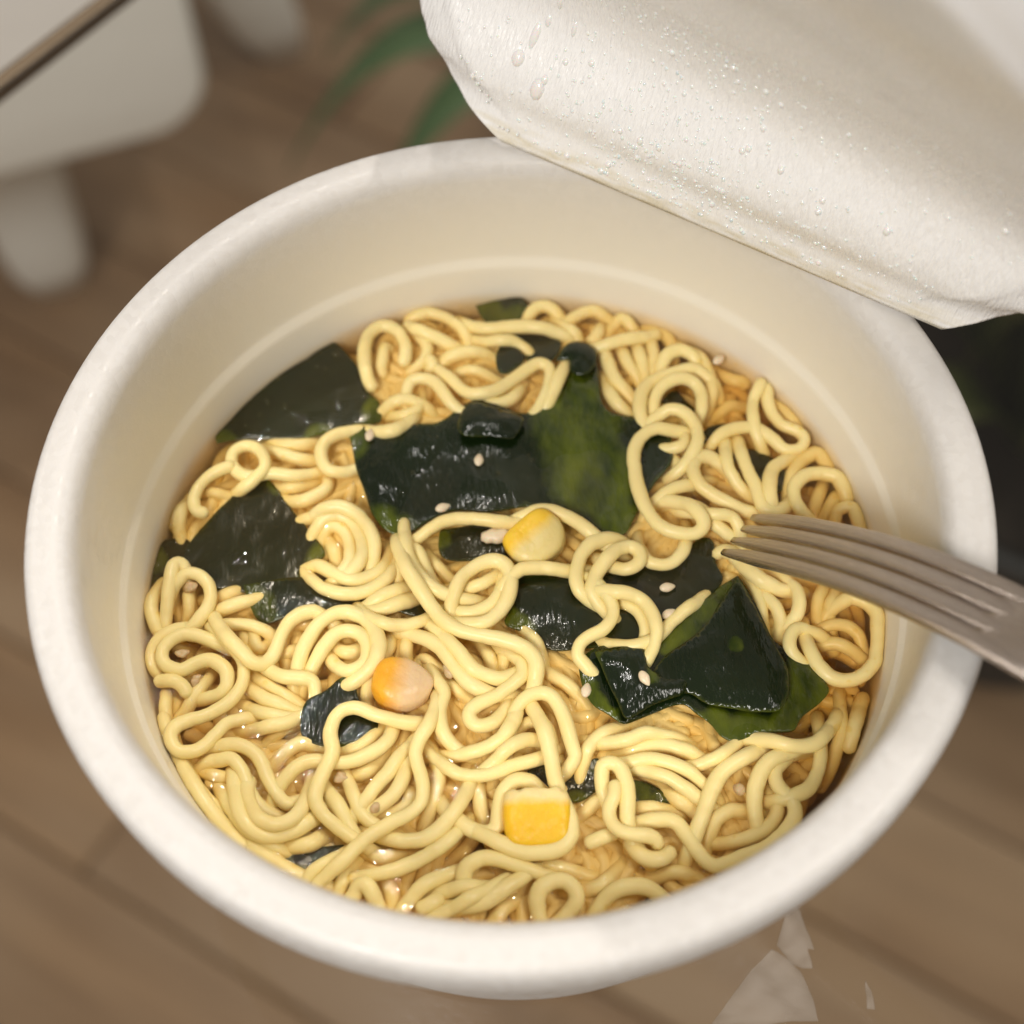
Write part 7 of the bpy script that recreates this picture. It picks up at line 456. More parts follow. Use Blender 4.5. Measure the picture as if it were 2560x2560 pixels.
 ('folded seaweed at the right with a pointed black peak and green flaps',87,[377,0,-3,383,-12,-3,388,-24,-2,393,-36,-2,397,-48,0,401,-61,1,405,-73,1,409,-85,-1,413,-98,-1,416,-110,-2,421,-122,-3,430,-131,-2,440,-139,-2,450,-148,-2,460,-156,-4,471,-164,-6,480,-173,-6,486,-184,-5,493,-196,-5,499,-207,-4,500,-218,-4,491,-227,-4,481,-236,-3,471,-243,-3,460,-251,-3,449,-258,-3,442,-268,-4,437,-280,-3,425,-283,-2,412,-283,-1,399,-283,0,386,-284,0,373,-286,1,361,-290,1,348,-294,0,336,-297,-2,325,-292,-1,315,-284,0,309,-272,0,302,-261,-1,292,-253,-1,282,-245,-1,274,-235,1,265,-228,2,252,-230,2,239,-233,1,227,-237,-1,214,-241,-3,202,-245,-4,190,-249,-5,178,-254,-5,166,-258,-4,155,-250,0,145,-242,3,134,-235,4,123,-229,4,116,-219,2,111,-207,-1,107,-194,-1,103,-182,-1,102,-169,-2,101,-156,0,103,-144,2,113,-135,3,123,-127,0,134,-120,-1,147,-118,-3,160,-116,-3,173,-117,-3,186,-118,-3,199,-119,-4,212,-120,-3,224,-120,-1,236,-114,-4,246,-106,-5,256,-98,-5,266,-90,-4,276,-81,-2,285,-72,-2,294,-63,-3,304,-54,-3,314,-45,-2,324,-37,-2,334,-29,-3,344,-20,-3,354,-13,-4,366,-7,-4,332,-285,0,345,-285,1,326,-273,-1,339,-273,0,351,-273,1,364,-273,1,376,-273,0,389,-273,0,401,-273,-1,414,-273,-3,426,-273,-4,320,-260,-1,332,-260,-2,345,-260,-2,357,-260,-1,370,-260,-1,382,-260,-1,395,-260,-2,407,-260,-3,420,-260,-4,432,-260,-4,164,-248,-2,301,-248,-1,314,-248,-1,326,-248,-2,339,-248,-3,351,-248,-3,364,-248,-2,376,-248,-2,389,-248,-2,401,-248,-3,414,-248,-3,426,-248,-3,439,-248,-4,451,-248,-3,157,-235,0,170,-235,-3,182,-235,-4,195,-235,-4,207,-235,-3,220,-235,-2,282,-235,0,295,-235,-1,307,-235,-2,320,-235,-2,332,-235,-2,345,-235,-3,357,-235,-2,370,-235,-2,382,-235,-2,395,-235,-2,407,-235,-2,420,-235,-1,432,-235,-2,445,-235,-3,457,-235,-3,470,-235,-4,126,-223,4,139,-223,3,151,-223,1,164,-223,-1,176,-223,-3,189,-223,-3,201,-223,-1,214,-223,0,226,-223,1,239,-223,2,251,-223,2,276,-223,0,289,-223,-1,301,-223,-1,314,-223,-1,326,-223,-1,339,-223,-2,351,-223,-2,364,-223,-2,376,-223,-1,389,-223,-1,401,-223,0,414,-223,0,426,-223,-1,439,-223,-2,451,-223,-3,464,-223,-4,476,-223,-4,120,-210,2,132,-210,4,145,-210,2,157,-210,0,170,-210,-2,182,-210,-2,195,-210,0,207,-210,1,220,-210,2,232,-210,2,245,-210,2,257,-210,1,270,-210,1,282,-210,0,295,-210,-1,307,-210,-1,320,-210,-1,332,-210,-2,345,-210,-2,357,-210,-1,370,-210,-1,382,-210,0,395,-210,1,407,-210,1,420,-210,0,432,-210,-2,445,-210,-2,457,-210,-3,470,-210,-3,482,-210,-3,114,-198,-1,126,-198,2,139,-198,2,151,-198,0,164,-198,-1,176,-198,-1,189,-198,0,201,-198,1,214,-198,1,226,-198,1,239,-198,1,251,-198,1,264,-198,0,276,-198,0,289,-198,-1,301,-198,-1,314,-198,-1,326,-198,-2,339,-198,-2,351,-198,-2,364,-198,-1,376,-198,0,389,-198,1,401,-198,1,414,-198,1,426,-198,-1,439,-198,-2,451,-198,-2,464,-198,-3,476,-198,-3,120,-185,0,132,-185,1,145,-185,0,157,-185,0,170,-185,0,182,-185,1,195,-185,1,207,-185,1,220,-185,0,232,-185,0,245,-185,0,257,-185,-1,270,-185,-1,282,-185,-1,295,-185,-1,307,-185,-2,320,-185,-1,332,-185,-2,345,-185,-2,357,-185,-2,370,-185,-2,382,-185,-1,395,-185,1,407,-185,1,420,-185,0,432,-185,-1,445,-185,-2,457,-185,-2,470,-185,-3,114,-173,0,126,-173,1,139,-173,0,151,-173,-1,164,-173,-1,176,-173,0,189,-173,0,201,-173,0,214,-173,0,226,-173,0,239,-173,-1,251,-173,-2,264,-173,-2,276,-173,-1,289,-173,-2,301,-173,-2,314,-173,-2,326,-173,-1,339,-173,-2,351,-173,-2,364,-173,-2,376,-173,-2,389,-173,-1,401,-173,0,414,-173,0,426,-173,0,439,-173,-1,451,-173,-2,464,-173,-4,107,-160,1,120,-160,3,132,-160,1,145,-160,0,157,-160,-1,170,-160,-1,182,-160,-1,195,-160,-2,207,-160,-2,220,-160,-1,232,-160,-2,245,-160,-3,257,-160,-3,270,-160,-2,282,-160,-2,295,-160,-3,307,-160,-2,320,-160,-2,332,-160,-2,345,-160,-1,357,-160,-1,370,-160,-1,382,-160,-1,395,-160,0,407,-160,1,420,-160,1,432,-160,0,445,-160,-1,114,-148,4,126,-148,3,139,-148,1,151,-148,0,164,-148,0,176,-148,-1,189,-148,-2,201,-148,-3,214,-148,-3,226,-148,-2,239,-148,-3,251,-148,-4,264,-148,-4,276,-148,-3,289,-148,-3,301,-148,-2,314,-148,-2,326,-148,-2,339,-148,-2,351,-148,-1,364,-148,-1,376,-148,-1,389,-148,-1,401,-148,0,414,-148,0,426,-148,0,439,-148,0,132,-135,1,145,-135,0,157,-135,0,170,-135,0,182,-135,-1,195,-135,-2,207,-135,-2,220,-135,-1,232,-135,-2,245,-135,-4,257,-135,-4,270,-135,-4,282,-135,-3,295,-135,-2,307,-135,-2,320,-135,-2,332,-135,-2,345,-135,-1,357,-135,-1,370,-135,-1,382,-135,-1,395,-135,-1,407,-135,-1,420,-135,-2,164,-123,-2,176,-123,-1,239,-123,-2,251,-123,-4,264,-123,-4,276,-123,-2,289,-123,-1,301,-123,-1,314,-123,0,326,-123,0,339,-123,0,351,-123,0,364,-123,0,376,-123,0,389,-123,-1,401,-123,-2,257,-110,-4,270,-110,-3,282,-110,-1,295,-110,0,307,-110,0,320,-110,0,332,-110,0,345,-110,-1,357,-110,-2,370,-110,-1,382,-110,0,395,-110,-1,407,-110,-2,264,-98,-4,276,-98,-1,289,-98,0,301,-98,0,314,-98,0,326,-98,-1,339,-98,-2,351,-98,-4,364,-98,-3,376,-98,-1,389,-98,-1,401,-98,-1,282,-85,-1,295,-85,0,307,-85,0,320,-85,-1,332,-85,-2,345,-85,-3,357,-85,-3,370,-85,-2,382,-85,-1,395,-85,-1,301,-73,-1,314,-73,-1,326,-73,-1,339,-73,-1,351,-73,-2,364,-73,-2,376,-73,-2,389,-73,-1,307,-60,-2,320,-60,-1,332,-60,-1,345,-60,-1,357,-60,-2,370,-60,-2,382,-60,-1,326,-48,-1,339,-48,-1,351,-48,-2,364,-48,-3,376,-48,-3,389,-48,-1,345,-35,-2,357,-35,-3,370,-35,-3,382,-35,-3,351,-23,-3,364,-23,-3,376,-23,-3],[0,0,0,0,0,0,0,0,0,0,0,0,1,3,5,7,9,9,9,9,8,7,7,6,4,4,6,8,9,9,7,6,9,9,9,7,5,7,9,9,6,1,0,0,0,0,0,0,0,0,0,0,6,9,7,9,8,9,9,8,4,0,0,0,0,0,0,0,0,0,0,0,1,6,8,5,8,9,6,5,8,7,5,3,9,8,3,7,9,7,7,8,9,7,5,7,9,9,9,5,5,6,6,4,3,6,7,6,2,6,7,5,2,3,4,3,1,1,4,8,9,6,5,0,0,0,0,0,0,1,3,2,0,0,1,1,0,0,2,7,9,9,6,7,9,7,1,0,0,0,0,0,0,0,0,0,0,0,0,0,0,0,0,0,0,0,2,6,7,7,8,9,6,6,2,0,0,0,0,0,0,0,0,0,0,0,0,0,0,0,0,0,0,0,0,1,3,5,7,9,9,9,9,5,1,0,0,0,0,0,0,0,0,0,0,0,0,0,0,0,0,0,0,0,0,0,2,4,6,8,9,9,7,3,0,0,0,0,0,0,0,0,0,0,0,0,0,0,0,0,0,0,0,0,0,0,2,4,7,9,9,5,2,0,0,0,0,0,0,0,0,0,0,0,0,0,0,0,0,0,0,0,0,0,0,0,2,4,6,8,1,0,0,0,0,0,0,0,0,0,0,0,0,0,0,0,0,0,0,0,0,0,0,0,0,0,2,4,0,0,0,0,0,0,0,0,0,0,0,1,0,0,0,0,0,0,0,0,0,0,0,0,0,0,2,0,0,0,0,0,0,0,0,3,6,5,2,0,0,0,0,0,0,0,0,0,0,0,0,0,0,7,9,7,4,3,1,0,0,0,0,0,0,0,0,9,6,8,6,2,0,0,0,0,0,0,0,0,7,9,9,6,1,1,0,0,0,0,0,0,9,8,5,5,3,0,0,0,0,0,7,9,8,4,0,0,0,0,9,9,7,3,0,0,0,7,4,1,0,0,0,6,6,1,0,9,6,0],[(58,[374,-10,12,379,-22,14,383,-35,18,387,-47,16,392,-59,15,396,-72,18,400,-84,16,404,-97,19,408,-109,20,412,-121,18,416,-134,20,421,-146,18,426,-158,17,431,-170,18,434,-182,17,434,-195,17,433,-208,14,432,-221,13,427,-234,12,420,-245,14,413,-255,14,400,-256,13,387,-254,13,374,-253,10,361,-251,9,349,-247,11,336,-244,9,323,-241,9,311,-238,8,298,-234,10,289,-225,6,279,-216,8,268,-212,6,255,-214,6,242,-217,8,229,-218,11,216,-218,11,206,-217,10,210,-204,9,214,-192,10,218,-180,11,223,-168,11,232,-158,10,241,-148,12,251,-141,11,263,-134,12,274,-128,13,285,-121,15,296,-113,15,306,-105,18,315,-96,18,322,-85,17,329,-74,16,336,-63,18,344,-52,14,351,-42,17,359,-31,14,367,-21,14,374,-244,14,387,-244,16,399,-244,18,412,-244,16,305,-232,10,318,-232,12,330,-232,13,343,-232,13,355,-232,14,368,-232,16,380,-232,18,393,-232,20,405,-232,19,418,-232,15,299,-219,11,312,-219,13,324,-219,14,337,-219,16,349,-219,17,362,-219,18,374,-219,20,387,-219,21,399,-219,22,412,-219,19,424,-219,15,218,-207,13,230,-207,15,243,-207,13,255,-207,9,280,-207,10,293,-207,13,305,-207,15,318,-207,16,330,-207,16,343,-207,17,355,-207,18,368,-207,19,380,-207,21,393,-207,22,405,-207,22,418,-207,20,224,-194,14,237,-194,16,249,-194,13,262,-194,12,274,-194,13,287,-194,14,299,-194,17,312,-194,18,324,-194,17,337,-194,18,349,-194,18,362,-194,19,374,-194,21,387,-194,22,399,-194,23,412,-194,23,424,-194,20,230,-182,14,243,-182,14,255,-182,14,268,-182,15,280,-182,17,293,-182,19,305,-182,20,318,-182,19,330,-182,20,343,-182,20,355,-182,20,368,-182,20,380,-182,23,393,-182,24,405,-182,24,418,-182,22,237,-169,12,249,-169,13,262,-169,16,274,-169,18,287,-169,20,299,-169,22,312,-169,22,324,-169,22,337,-169,22,349,-169,21,362,-169,20,374,-169,22,387,-169,25,399,-169,26,412,-169,23,424,-169,19,243,-157,12,255,-157,14,268,-157,17,280,-157,21,293,-157,23,305,-157,23,318,-157,23,330,-157,24,343,-157,23,355,-157,21,368,-157,21,380,-157,24,393,-157,25,405,-157,24,418,-157,20,262,-144,15,274,-144,18,287,-144,21,299,-144,23,312,-144,24,324,-144,26,337,-144,26,349,-144,24,362,-144,22,374,-144,23,387,-144,24,399,-144,23,412,-144,21,280,-132,16,293,-132,19,305,-132,22,318,-132,24,330,-132,26,343,-132,25,355,-132,24,368,-132,23,380,-132,24,393,-132,23,405,-132,21,312,-119,20,324,-119,23,337,-119,25,349,-119,25,362,-119,25,374,-119,25,387,-119,24,399,-119,22,318,-107,19,330,-107,22,343,-107,25,355,-107,26,368,-107,26,380,-107,25,393,-107,23,324,-94,20,337,-94,23,349,-94,26,362,-94,27,374,-94,26,387,-94,23,330,-82,19,343,-82,23,355,-82,26,368,-82,26,380,-82,23,393,-82,20,349,-69,22,362,-69,25,374,-69,24,387,-69,20,355,-57,20,368,-57,23,380,-57,21,362,-44,19,374,-44,21,368,-32,18],[0,0,0,0,0,0,0,0,0,0,0,0,0,0,0,0,0,0,0,0,0,0,0,0,0,0,0,0,0,0,0,0,0,0,0,0,0,0,0,0,0,0,0,0,0,0,0,0,0,0,0,0,0,0,0,0,0,0,0,0,0,0,0,0,0,0,0,0,0,0,0,0,0,0,0,0,0,0,0,0,0,0,0,0,0,0,0,0,0,0,0,0,0,0,0,0,0,0,0,0,0,0,0,0,0,0,0,0,0,0,0,0,0,0,0,0,0,0,0,0,0,0,0,0,0,0,0,0,0,0,0,0,0,0,0,0,0,0,0,0,0,0,0,0,0,0,0,0,0,0,0,0,0,0,0,0,0,2,0,0,0,0,0,0,0,0,0,0,0,1,8,7,0,0,0,0,0,0,0,0,0,3,8,3,0,0,0,0,0,0,0,0,0,0,0,0,0,0,0,0,0,0,0,0,0,0,0,0,0,0,0,0,0,0,0,0,0,0,0,0,0,0,0,0]),(35,[128,-137,15,141,-133,13,153,-130,12,166,-128,11,179,-129,14,192,-130,12,205,-131,13,211,-141,13,210,-154,14,210,-167,15,219,-175,15,230,-182,14,240,-189,13,254,-189,12,267,-189,12,274,-193,12,271,-206,10,265,-217,9,253,-221,12,241,-225,13,229,-229,13,216,-233,13,205,-239,14,194,-246,13,182,-252,15,171,-258,11,164,-248,12,161,-235,13,157,-223,14,153,-211,10,148,-198,10,144,-186,12,140,-174,12,136,-161,15,132,-149,16,172,-246,17,178,-233,19,191,-233,18,172,-221,17,185,-221,20,197,-221,19,210,-221,18,222,-221,18,235,-221,16,166,-208,15,178,-208,18,191,-208,20,203,-208,21,216,-208,22,228,-208,21,241,-208,19,253,-208,17,160,-196,13,172,-196,17,185,-196,19,197,-196,21,210,-196,22,222,-196,21,235,-196,18,247,-196,16,260,-196,15,153,-183,14,166,-183,16,178,-183,19,191,-183,19,203,-183,20,216,-183,20,147,-171,16,160,-171,18,172,-171,20,185,-171,19,197,-171,18,153,-158,19,166,-158,21,178,-158,20,191,-158,19,203,-158,16,147,-146,18,160,-146,18,172,-146,18,185,-146,18,197,-146,18],[0,0,0,0,0,0,0,0,0,0,3,0,0,0,0,0,0,0,0,0,0,0,0,0,0,0,0,0,0,0,0,0,0,0,0,0,0,0,0,0,0,0,0,0,0,0,0,0,0,0,0,0,0,0,0,0,7,5,0,0,0,0,0,0,0,2,8,0,0,0,0,0,0,0,0,0,0,0,0,0,0,0])]),
 ('small dark seaweed scrap framed by the tall noodle loop',31,[-348,-229,-1,-347,-217,-1,-345,-204,-2,-340,-192,-1,-329,-185,-1,-317,-181,-1,-307,-174,-3,-298,-165,-5,-290,-155,-5,-278,-150,-5,-266,-153,-4,-257,-161,-6,-260,-173,-7,-259,-185,-9,-252,-196,-7,-243,-205,-6,-235,-215,-5,-227,-225,-6,-222,-237,-7,-227,-248,-7,-236,-257,-6,-247,-264,-6,-259,-268,-7,-272,-270,-7,-285,-271,-8,-297,-270,-10,-310,-268,-9,-323,-266,-7,-335,-262,-5,-345,-254,-4,-348,-242,-3,-317,-258,-7,-305,-258,-9,-292,-258,-9,-280,-258,-8,-267,-258,-7,-255,-258,-6,-336,-246,-3,-323,-246,-5,-311,-246,-7,-298,-246,-8,-286,-246,-8,-273,-246,-8,-261,-246,-8,-248,-246,-6,-236,-246,-6,-342,-233,-2,-330,-233,-4,-317,-233,-6,-305,-233,-8,-292,-233,-8,-280,-233,-8,-267,-233,-8,-255,-233,-7,-242,-233,-5,-230,-233,-6,-336,-221,-2,-323,-221,-4,-311,-221,-6,-298,-221,-8,-286,-221,-8,-273,-221,-8,-261,-221,-8,-248,-221,-6,-330,-208,-2,-317,-208,-4,-305,-208,-5,-292,-208,-7,-280,-208,-8,-267,-208,-9,-255,-208,-8,-323,-196,-2,-311,-196,-3,-298,-196,-6,-286,-196,-9,-273,-196,-10,-261,-196,-9,-305,-183,-3,-292,-183,-7,-280,-183,-9,-267,-183,-10,-286,-171,-6,-273,-171,-7,-280,-158,-6],[0,0,0,0,0,0,0,0,0,5,5,1,0,0,0,0,0,0,0,0,0,0,0,0,0,0,0,0,0,0,0,0,0,0,0,0,0,0,0,0,0,0,0,0,0,0,0,0,0,0,0,0,0,0,0,0,0,0,0,0,0,0,0,0,1,0,0,0,0,0,0,0,0,0,0,0,0,0,0,0,0,0,5,8],[]),
 ('dark green seaweed scrap between the lower corn kernel and the inverted U noodle',25,[10,-324,-15,21,-317,-15,32,-311,-14,45,-310,-13,57,-315,-14,69,-321,-15,80,-326,-16,93,-327,-16,103,-320,-14,112,-310,-12,122,-307,-11,128,-317,-11,129,-330,-11,128,-343,-12,123,-354,-14,114,-363,-14,103,-371,-14,92,-377,-14,79,-379,-15,68,-372,-19,58,-365,-20,46,-360,-19,36,-352,-19,27,-343,-18,18,-333,-17,79,-366,-18,91,-366,-16,60,-354,-20,72,-354,-21,85,-354,-20,97,-354,-17,110,-354,-15,41,-341,-18,54,-341,-18,66,-341,-19,79,-341,-19,91,-341,-17,104,-341,-15,116,-341,-12,35,-329,-16,47,-329,-16,60,-329,-15,72,-329,-16,110,-329,-13,122,-329,-12,116,-316,-12],[0,0,0,0,0,0,0,0,1,1,0,5,6,1,0,0,0,5,7,2,0,0,0,0,0,8,6,0,0,1,0,0,0,0,0,0,0,0,3,0,0,0,0,6,9,6],[]),
 ('small green seaweed scrap behind the twisted noodle at lower right',14,[166,-347,-9,179,-348,-12,191,-350,-14,203,-355,-15,214,-362,-15,222,-372,-15,229,-383,-15,223,-390,-15,210,-389,-17,198,-387,-16,185,-385,-13,173,-382,-11,167,-372,-9,166,-359,-9,185,-378,-13,197,-378,-16,210,-378,-17,179,-366,-12,191,-366,-14,204,-366,-16,172,-353,-11,185,-353,-14],[0,4,4,2,2,4,1,3,8,5,3,4,5,4,7,5,9,9,8,3,5,7],[]),
 ('dark green seaweed strip at the near left rim',19,[-377,-439,-17,-365,-435,-16,-353,-432,-15,-340,-432,-15,-327,-432,-16,-314,-431,-16,-302,-431,-15,-289,-430,-14,-276,-430,-13,-284,-438,-14,-295,-444,-15,-306,-451,-17,-315,-460,-18,-322,-470,-19,-332,-477,-19,-344,-475,-17,-356,-469,-16,-366,-461,-15,-374,-451,-16,-346,-465,-17,-333,-465,-18,-365,-453,-16,-352,-453,-17,-340,-453,-18,-327,-453,-18,-358,-440,-16,-346,-440,-16,-333,-440,-17,-321,-440,-16,-308,-440,-16],[6,4,0,0,0,0,0,0,0,0,0,0,0,0,3,8,1,4,9,8,6,9,2,0,0,4,0,0,0,0],[]),
 ('tiny green seaweed scrap inside the upper right ring',14,[283,371,-23,292,381,-18,301,390,-16,312,391,-15,320,380,-17,326,369,-19,335,359,-19,343,349,-17,343,336,-17,334,331,-18,325,339,-20,316,349,-21,305,357,-21,294,365,-22,301,367,-20,314,367,-19,308,379,-17],[0,0,0,0,0,1,7,5,2,3,6,2,0,0,0,0,0],[]),
 ('black seaweed scrap in the gap above the fork at the right',25,[385,265,-23,398,265,-24,411,265,-25,424,264,-23,436,260,-21,446,253,-19,457,245,-18,467,237,-17,476,229,-16,483,218,-15,486,206,-15,485,193,-15,483,180,-16,476,170,-18,464,164,-19,452,163,-21,440,168,-23,435,179,-21,432,192,-19,429,204,-18,426,217,-19,420,228,-19,413,238,-21,404,247,-22,394,256,-23,441,176,-21,454,176,-18,466,176,-17,448,188,-18,460,188,-16,473,188,-15,441,201,-18,454,201,-16,466,201,-15,479,201,-15,435,213,-19,448,213,-17,460,213,-15,473,213,-15,429,226,-19,441,226,-18,454,226,-17,466,226,-15,423,238,-19,435,238,-18,448,238,-17,416,251,-22,429,251,-20],[4,7,0,0,0,0,0,0,0,0,0,0,0,0,0,0,0,0,0,0,0,0,0,0,5,0,0,0,0,0,0,0,0,0,0,0,0,0,0,0,0,0,0,0,0,0,0,0],[]),
 ('narrow dark seaweed edge under the winding S noodle at the right',13,[343,276,-18,347,288,-17,352,301,-16,362,309,-16,374,313,-17,387,316,-18,401,316,-20,410,308,-21,405,298,-21,394,290,-21,382,284,-19,370,279,-19,357,277,-19,362,288,-17,375,288,-18,368,301,-17,381,301,-18,393,301,-20],[0,0,0,0,0,0,0,0,0,0,0,0,0,0,0,0,0,0],[]),
 ('brownish sunken seaweed end between the diamond seaweed and the left wall',25,[-608,86,-20,-610,73,-19,-611,60,-20,-612,48,-21,-613,35,-22,-611,26,-23,-599,22,-23,-587,22,-22,-575,28,-22,-563,33,-21,-552,39,-20,-544,49,-20,-539,61,-19,-534,73,-19,-531,85,-20,-537,97,-20,-543,108,-20,-548,120,-20,-556,130,-20,-569,132,-20,-582,132,-20,-595,133,-21,-601,122,-20,-604,110,-20,-606,98,-20,-601,32,-22,-588,32,-22,-607,45,-22,-595,45,-21,-582,45,-21,-570,45,-20,-557,45,-20,-601,57,-21,-588,57,-20,-576,57,-20,-563,57,-20,-551,57,-20,-607,70,-20,-595,70,-20,-582,70,-20,-570,70,-20,-557,70,-20,-545,70,-20,-601,82,-20,-588,82,-20,-576,82,-20,-563,82,-20,-551,82,-20,-538,82,-20,-595,95,-20,-582,95,-20,-570,95,-19,-557,95,-19,-545,95,-19,-588,107,-20,-576,107,-19,-563,107,-19,-551,107,-19,-582,120,-20,-570,120,-20,-557,120,-20],[8,5,0,0,0,0,0,0,0,0,0,0,0,0,0,0,0,0,0,0,0,0,0,6,9,0,0,0,0,0,0,0,0,0,0,0,0,5,4,0,0,0,0,9,4,0,0,0,0,7,2,0,0,0,2,0,0,0,0,0,0],[]),
]
SESAME = [
 ('pale sesame seed at the upper left corner of the large central seaweed',[-24.02, 31.17, 0.42],1.40),
 ('sesame seed lying in the middle of the large dark central seaweed',[-4.87, 24.99, 0.25],1.45),
 ('sesame seed at the lower edge of the central seaweed above the thin noodle',[-11.35, 15.72, -0.01],0.40),
 ('sesame seed in the crease of the folded right seaweed',[20.38, -19.26, 2.54],-1.10),
 ('sesame seed at the left end of the folded right seaweed',[11.1, -19.67, 0.01],1.30),
 ('sesame seed left of the upper green flap of the folded right seaweed',[25.49, -6.98, 0.54],0.60),
 ('small sesame seed on the black seaweed mass left of the fork tips',[25.83, -1.57, -0.4],0.20),
 ('sesame seed floating in the brown broth at the back right wall',[39.4, 44.55, -0.3],0.70),
]
MEAT = [
 ('pinkish meat bit inside the upper eye of the big S curl',[-54.72, -9.74, -0.5]),
 ('pinkish meat bit inside the lower bend of the big S curl',[-52.05, -14.55, -0.5]),
 ('small pink meat bit between the two diagonal noodles',[-10.82, -15.37, -0.08]),
 ('brown meat bit right of the tall noodle loop',[-28.16, -32.36, -0.5]),
 ('brown meat bit at the crossing right of the tall loop',[-22.56, -37.93, 0.7]),
 ('shiny pale meat bit in the brown pool at lower right',[33.7, -37.45, -0.5]),
 ('brownish meat bit under the noodle arch at the left wall',[-53.91, 2.56, -0.5]),
]
KERNELS = [[4.41, 8.0, 0.6], [-18.34, -17.52, 0.4], [2.01, -40.82, 0.6], [-2.51, 9.77, -0.15]]
LID_DRIPS = [(-.0365, .0205, .0026, .0008, .0006), (-.0378, .0160, .0015, .0012, .0008), (-.0325, .0125, .0019, .0013, .0008), (-.0350, .0235, .0012, .0006, .0004), (-.030, .024, .0016, .0005, .0004), (-.0318, .0145, .0009, .0007, .0005), (-.0335, .0275, .0014, .0005, .0004), (.012, .018, .0008, .0006, .0005), (.020, .0145, .0007, .0006, .0005), (.031, .0165, .0009, .0007, .0005), (-.012, .012, .0008, .0006, .0005), (.004, .010, .0007, .0006, .0004)]

# ---------------------------------------------------------------- materials
def mat_noodle(name='noodle', sss=0.2):
    m = material(name, (0.86, 0.66, 0.30), 0.42, spec=0.35)
    t = NT(m); b = t.b
    oi = t.n('ShaderNodeObjectInfo')
    v = t.obj()
    n = t.noise(v, 160, 3)
    col = t.ramp(n, [(0.3, (0.81, 0.645, 0.265)), (0.7, (0.89, 0.75, 0.36))])
    col2 = t.mix(t.ramp(oi.outputs['Random'], [(0, (0, 0, 0)), (1, (1, 1, 1))]), col, (0.87, 0.725, 0.325))
    t.l(col2, b.inputs['Base Color'])
    b.inputs['Subsurface Weight'].default_value = sss
    b.inputs['Subsurface Radius'].default_value = (1.0, 0.55, 0.2)
    b.inputs['Subsurface Scale'].default_value = 0.0016
    b.inputs['Coat Weight'].default_value = 0.10
    b.inputs['Coat Roughness'].default_value = 0.12
    h = t.noise(v, 700, 2)
    t.l(t.bump(h, 0.00012, 0.5), b.inputs['Normal'])
    return m
def mat_weed(name='seaweed', k=1.0):
    m = material(name, (0.01, 0.02, 0.008), 0.17, spec=0.32)
    t = NT(m); b = t.b
    a = t.n('ShaderNodeAttribute', attribute_name='thin')
    v = t.obj()
    n1 = t.noise(v, 220, 4, .6)
    n2 = t.noise(v, 60, 2)
    dark = t.mix(n2, (0.0018, 0.0058, 0.0018), (0.009, 0.018, 0.004))
    n3 = t.ramp(t.noise(t.scaled(v, (1, .45, 1)), 150, 4, .65), [(.35, (0, 0, 0)), (.68, (1, 1, 1))])
    lit = t.mix(n3, (0.016, 0.030, 0.002), (0.095, 0.120, 0.006))
    fac = t.n('ShaderNodeMath', operation='MULTIPLY_ADD')
    t.l(n2, fac.inputs[0]); fac.inputs[1].default_value = 0.5; t.l(a.outputs['Fac'], fac.inputs[2])
    mm = t.n('ShaderNodeMapRange', interpolation_type='SMOOTHSTEP'); t.l(fac.outputs[0], mm.inputs['Value'])
    mm.inputs['From Min'].default_value = 0.42; mm.inputs['From Max'].default_value = 0.95
    t.l(t.mix(mm.outputs[0], dark, lit), b.inputs['Base Color'])
    st = t.scaled(v, (1300, 480, 1300))
    h1 = t.noise(st, 1.0, 2, .5)
    h2 = t.noise(v, 240, 2)
    nb = t.bump(h2, 0.0007, 0.22 * k)
    t.l(t.bump(h1, 0.0004, 0.36 * k, nb), b.inputs['Normal'])
    b.inputs['Coat Weight'].default_value = 0.22
    b.inputs['Coat Roughness'].default_value = 0.03
    t.l(t.bump(h1, 0.0005, 0.5 * k, nb), b.inputs['Coat Normal'])
    return m
def mat_foam(name='styrofoam', tint=(0.665, 0.645, 0.62)):
    m = material(name, tint, 0.42, spec=0.35)
    t = NT(m); b = t.b
    v = t.obj()
    vo = t.n('ShaderNodeTexVoronoi', feature='DISTANCE_TO_EDGE', Scale=800.0); t.l(v, vo.inputs['Vector'])
    cell = t.n('ShaderNodeTexVoronoi', Scale=800.0); t.l(v, cell.inputs['Vector'])
    big = t.noise(v, 45, 3)
    r = t.ramp(vo.outputs['Distance'], [(0.0, (0, 0, 0)), (0.12, (1, 1, 1))])
    colr = t.mix(t.ramp(big, [(.35, (0, 0, 0)), (.7, (1, 1, 1))]), tint, tuple(x * .985 for x in tint))
    bw = t.n('ShaderNodeRGBToBW'); t.l(cell.outputs['Color'], bw.inputs[0])
    colr = t.mix(0.07, colr, bw.outputs[0], 'OVERLAY')
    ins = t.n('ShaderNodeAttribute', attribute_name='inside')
    colr = t.mix(ins.outputs['Fac'], colr, (0.84, 0.795, 0.69))  # inner wall colour carries the warm light bounced off the soup
    t.l(colr, b.inputs['Base Color'])
    nb = t.bump(r, 0.00010, 0.10)
    t.l(t.bump(big, 0.0004, 0.12, nb), b.inputs['Normal'])
    rr = t.ramp(bw.outputs[0], [(.2, (.30,) * 3), (.8, (.55,) * 3)])
    t.l(rr, b.inputs['Roughness'])
    b.inputs['Subsurface Weight'].default_value = 0.25
    b.inputs['Subsurface Radius'].default_value = (1.0, 0.9, 0.75)
    b.inputs['Subsurface Scale'].default_value = 0.003
    return m
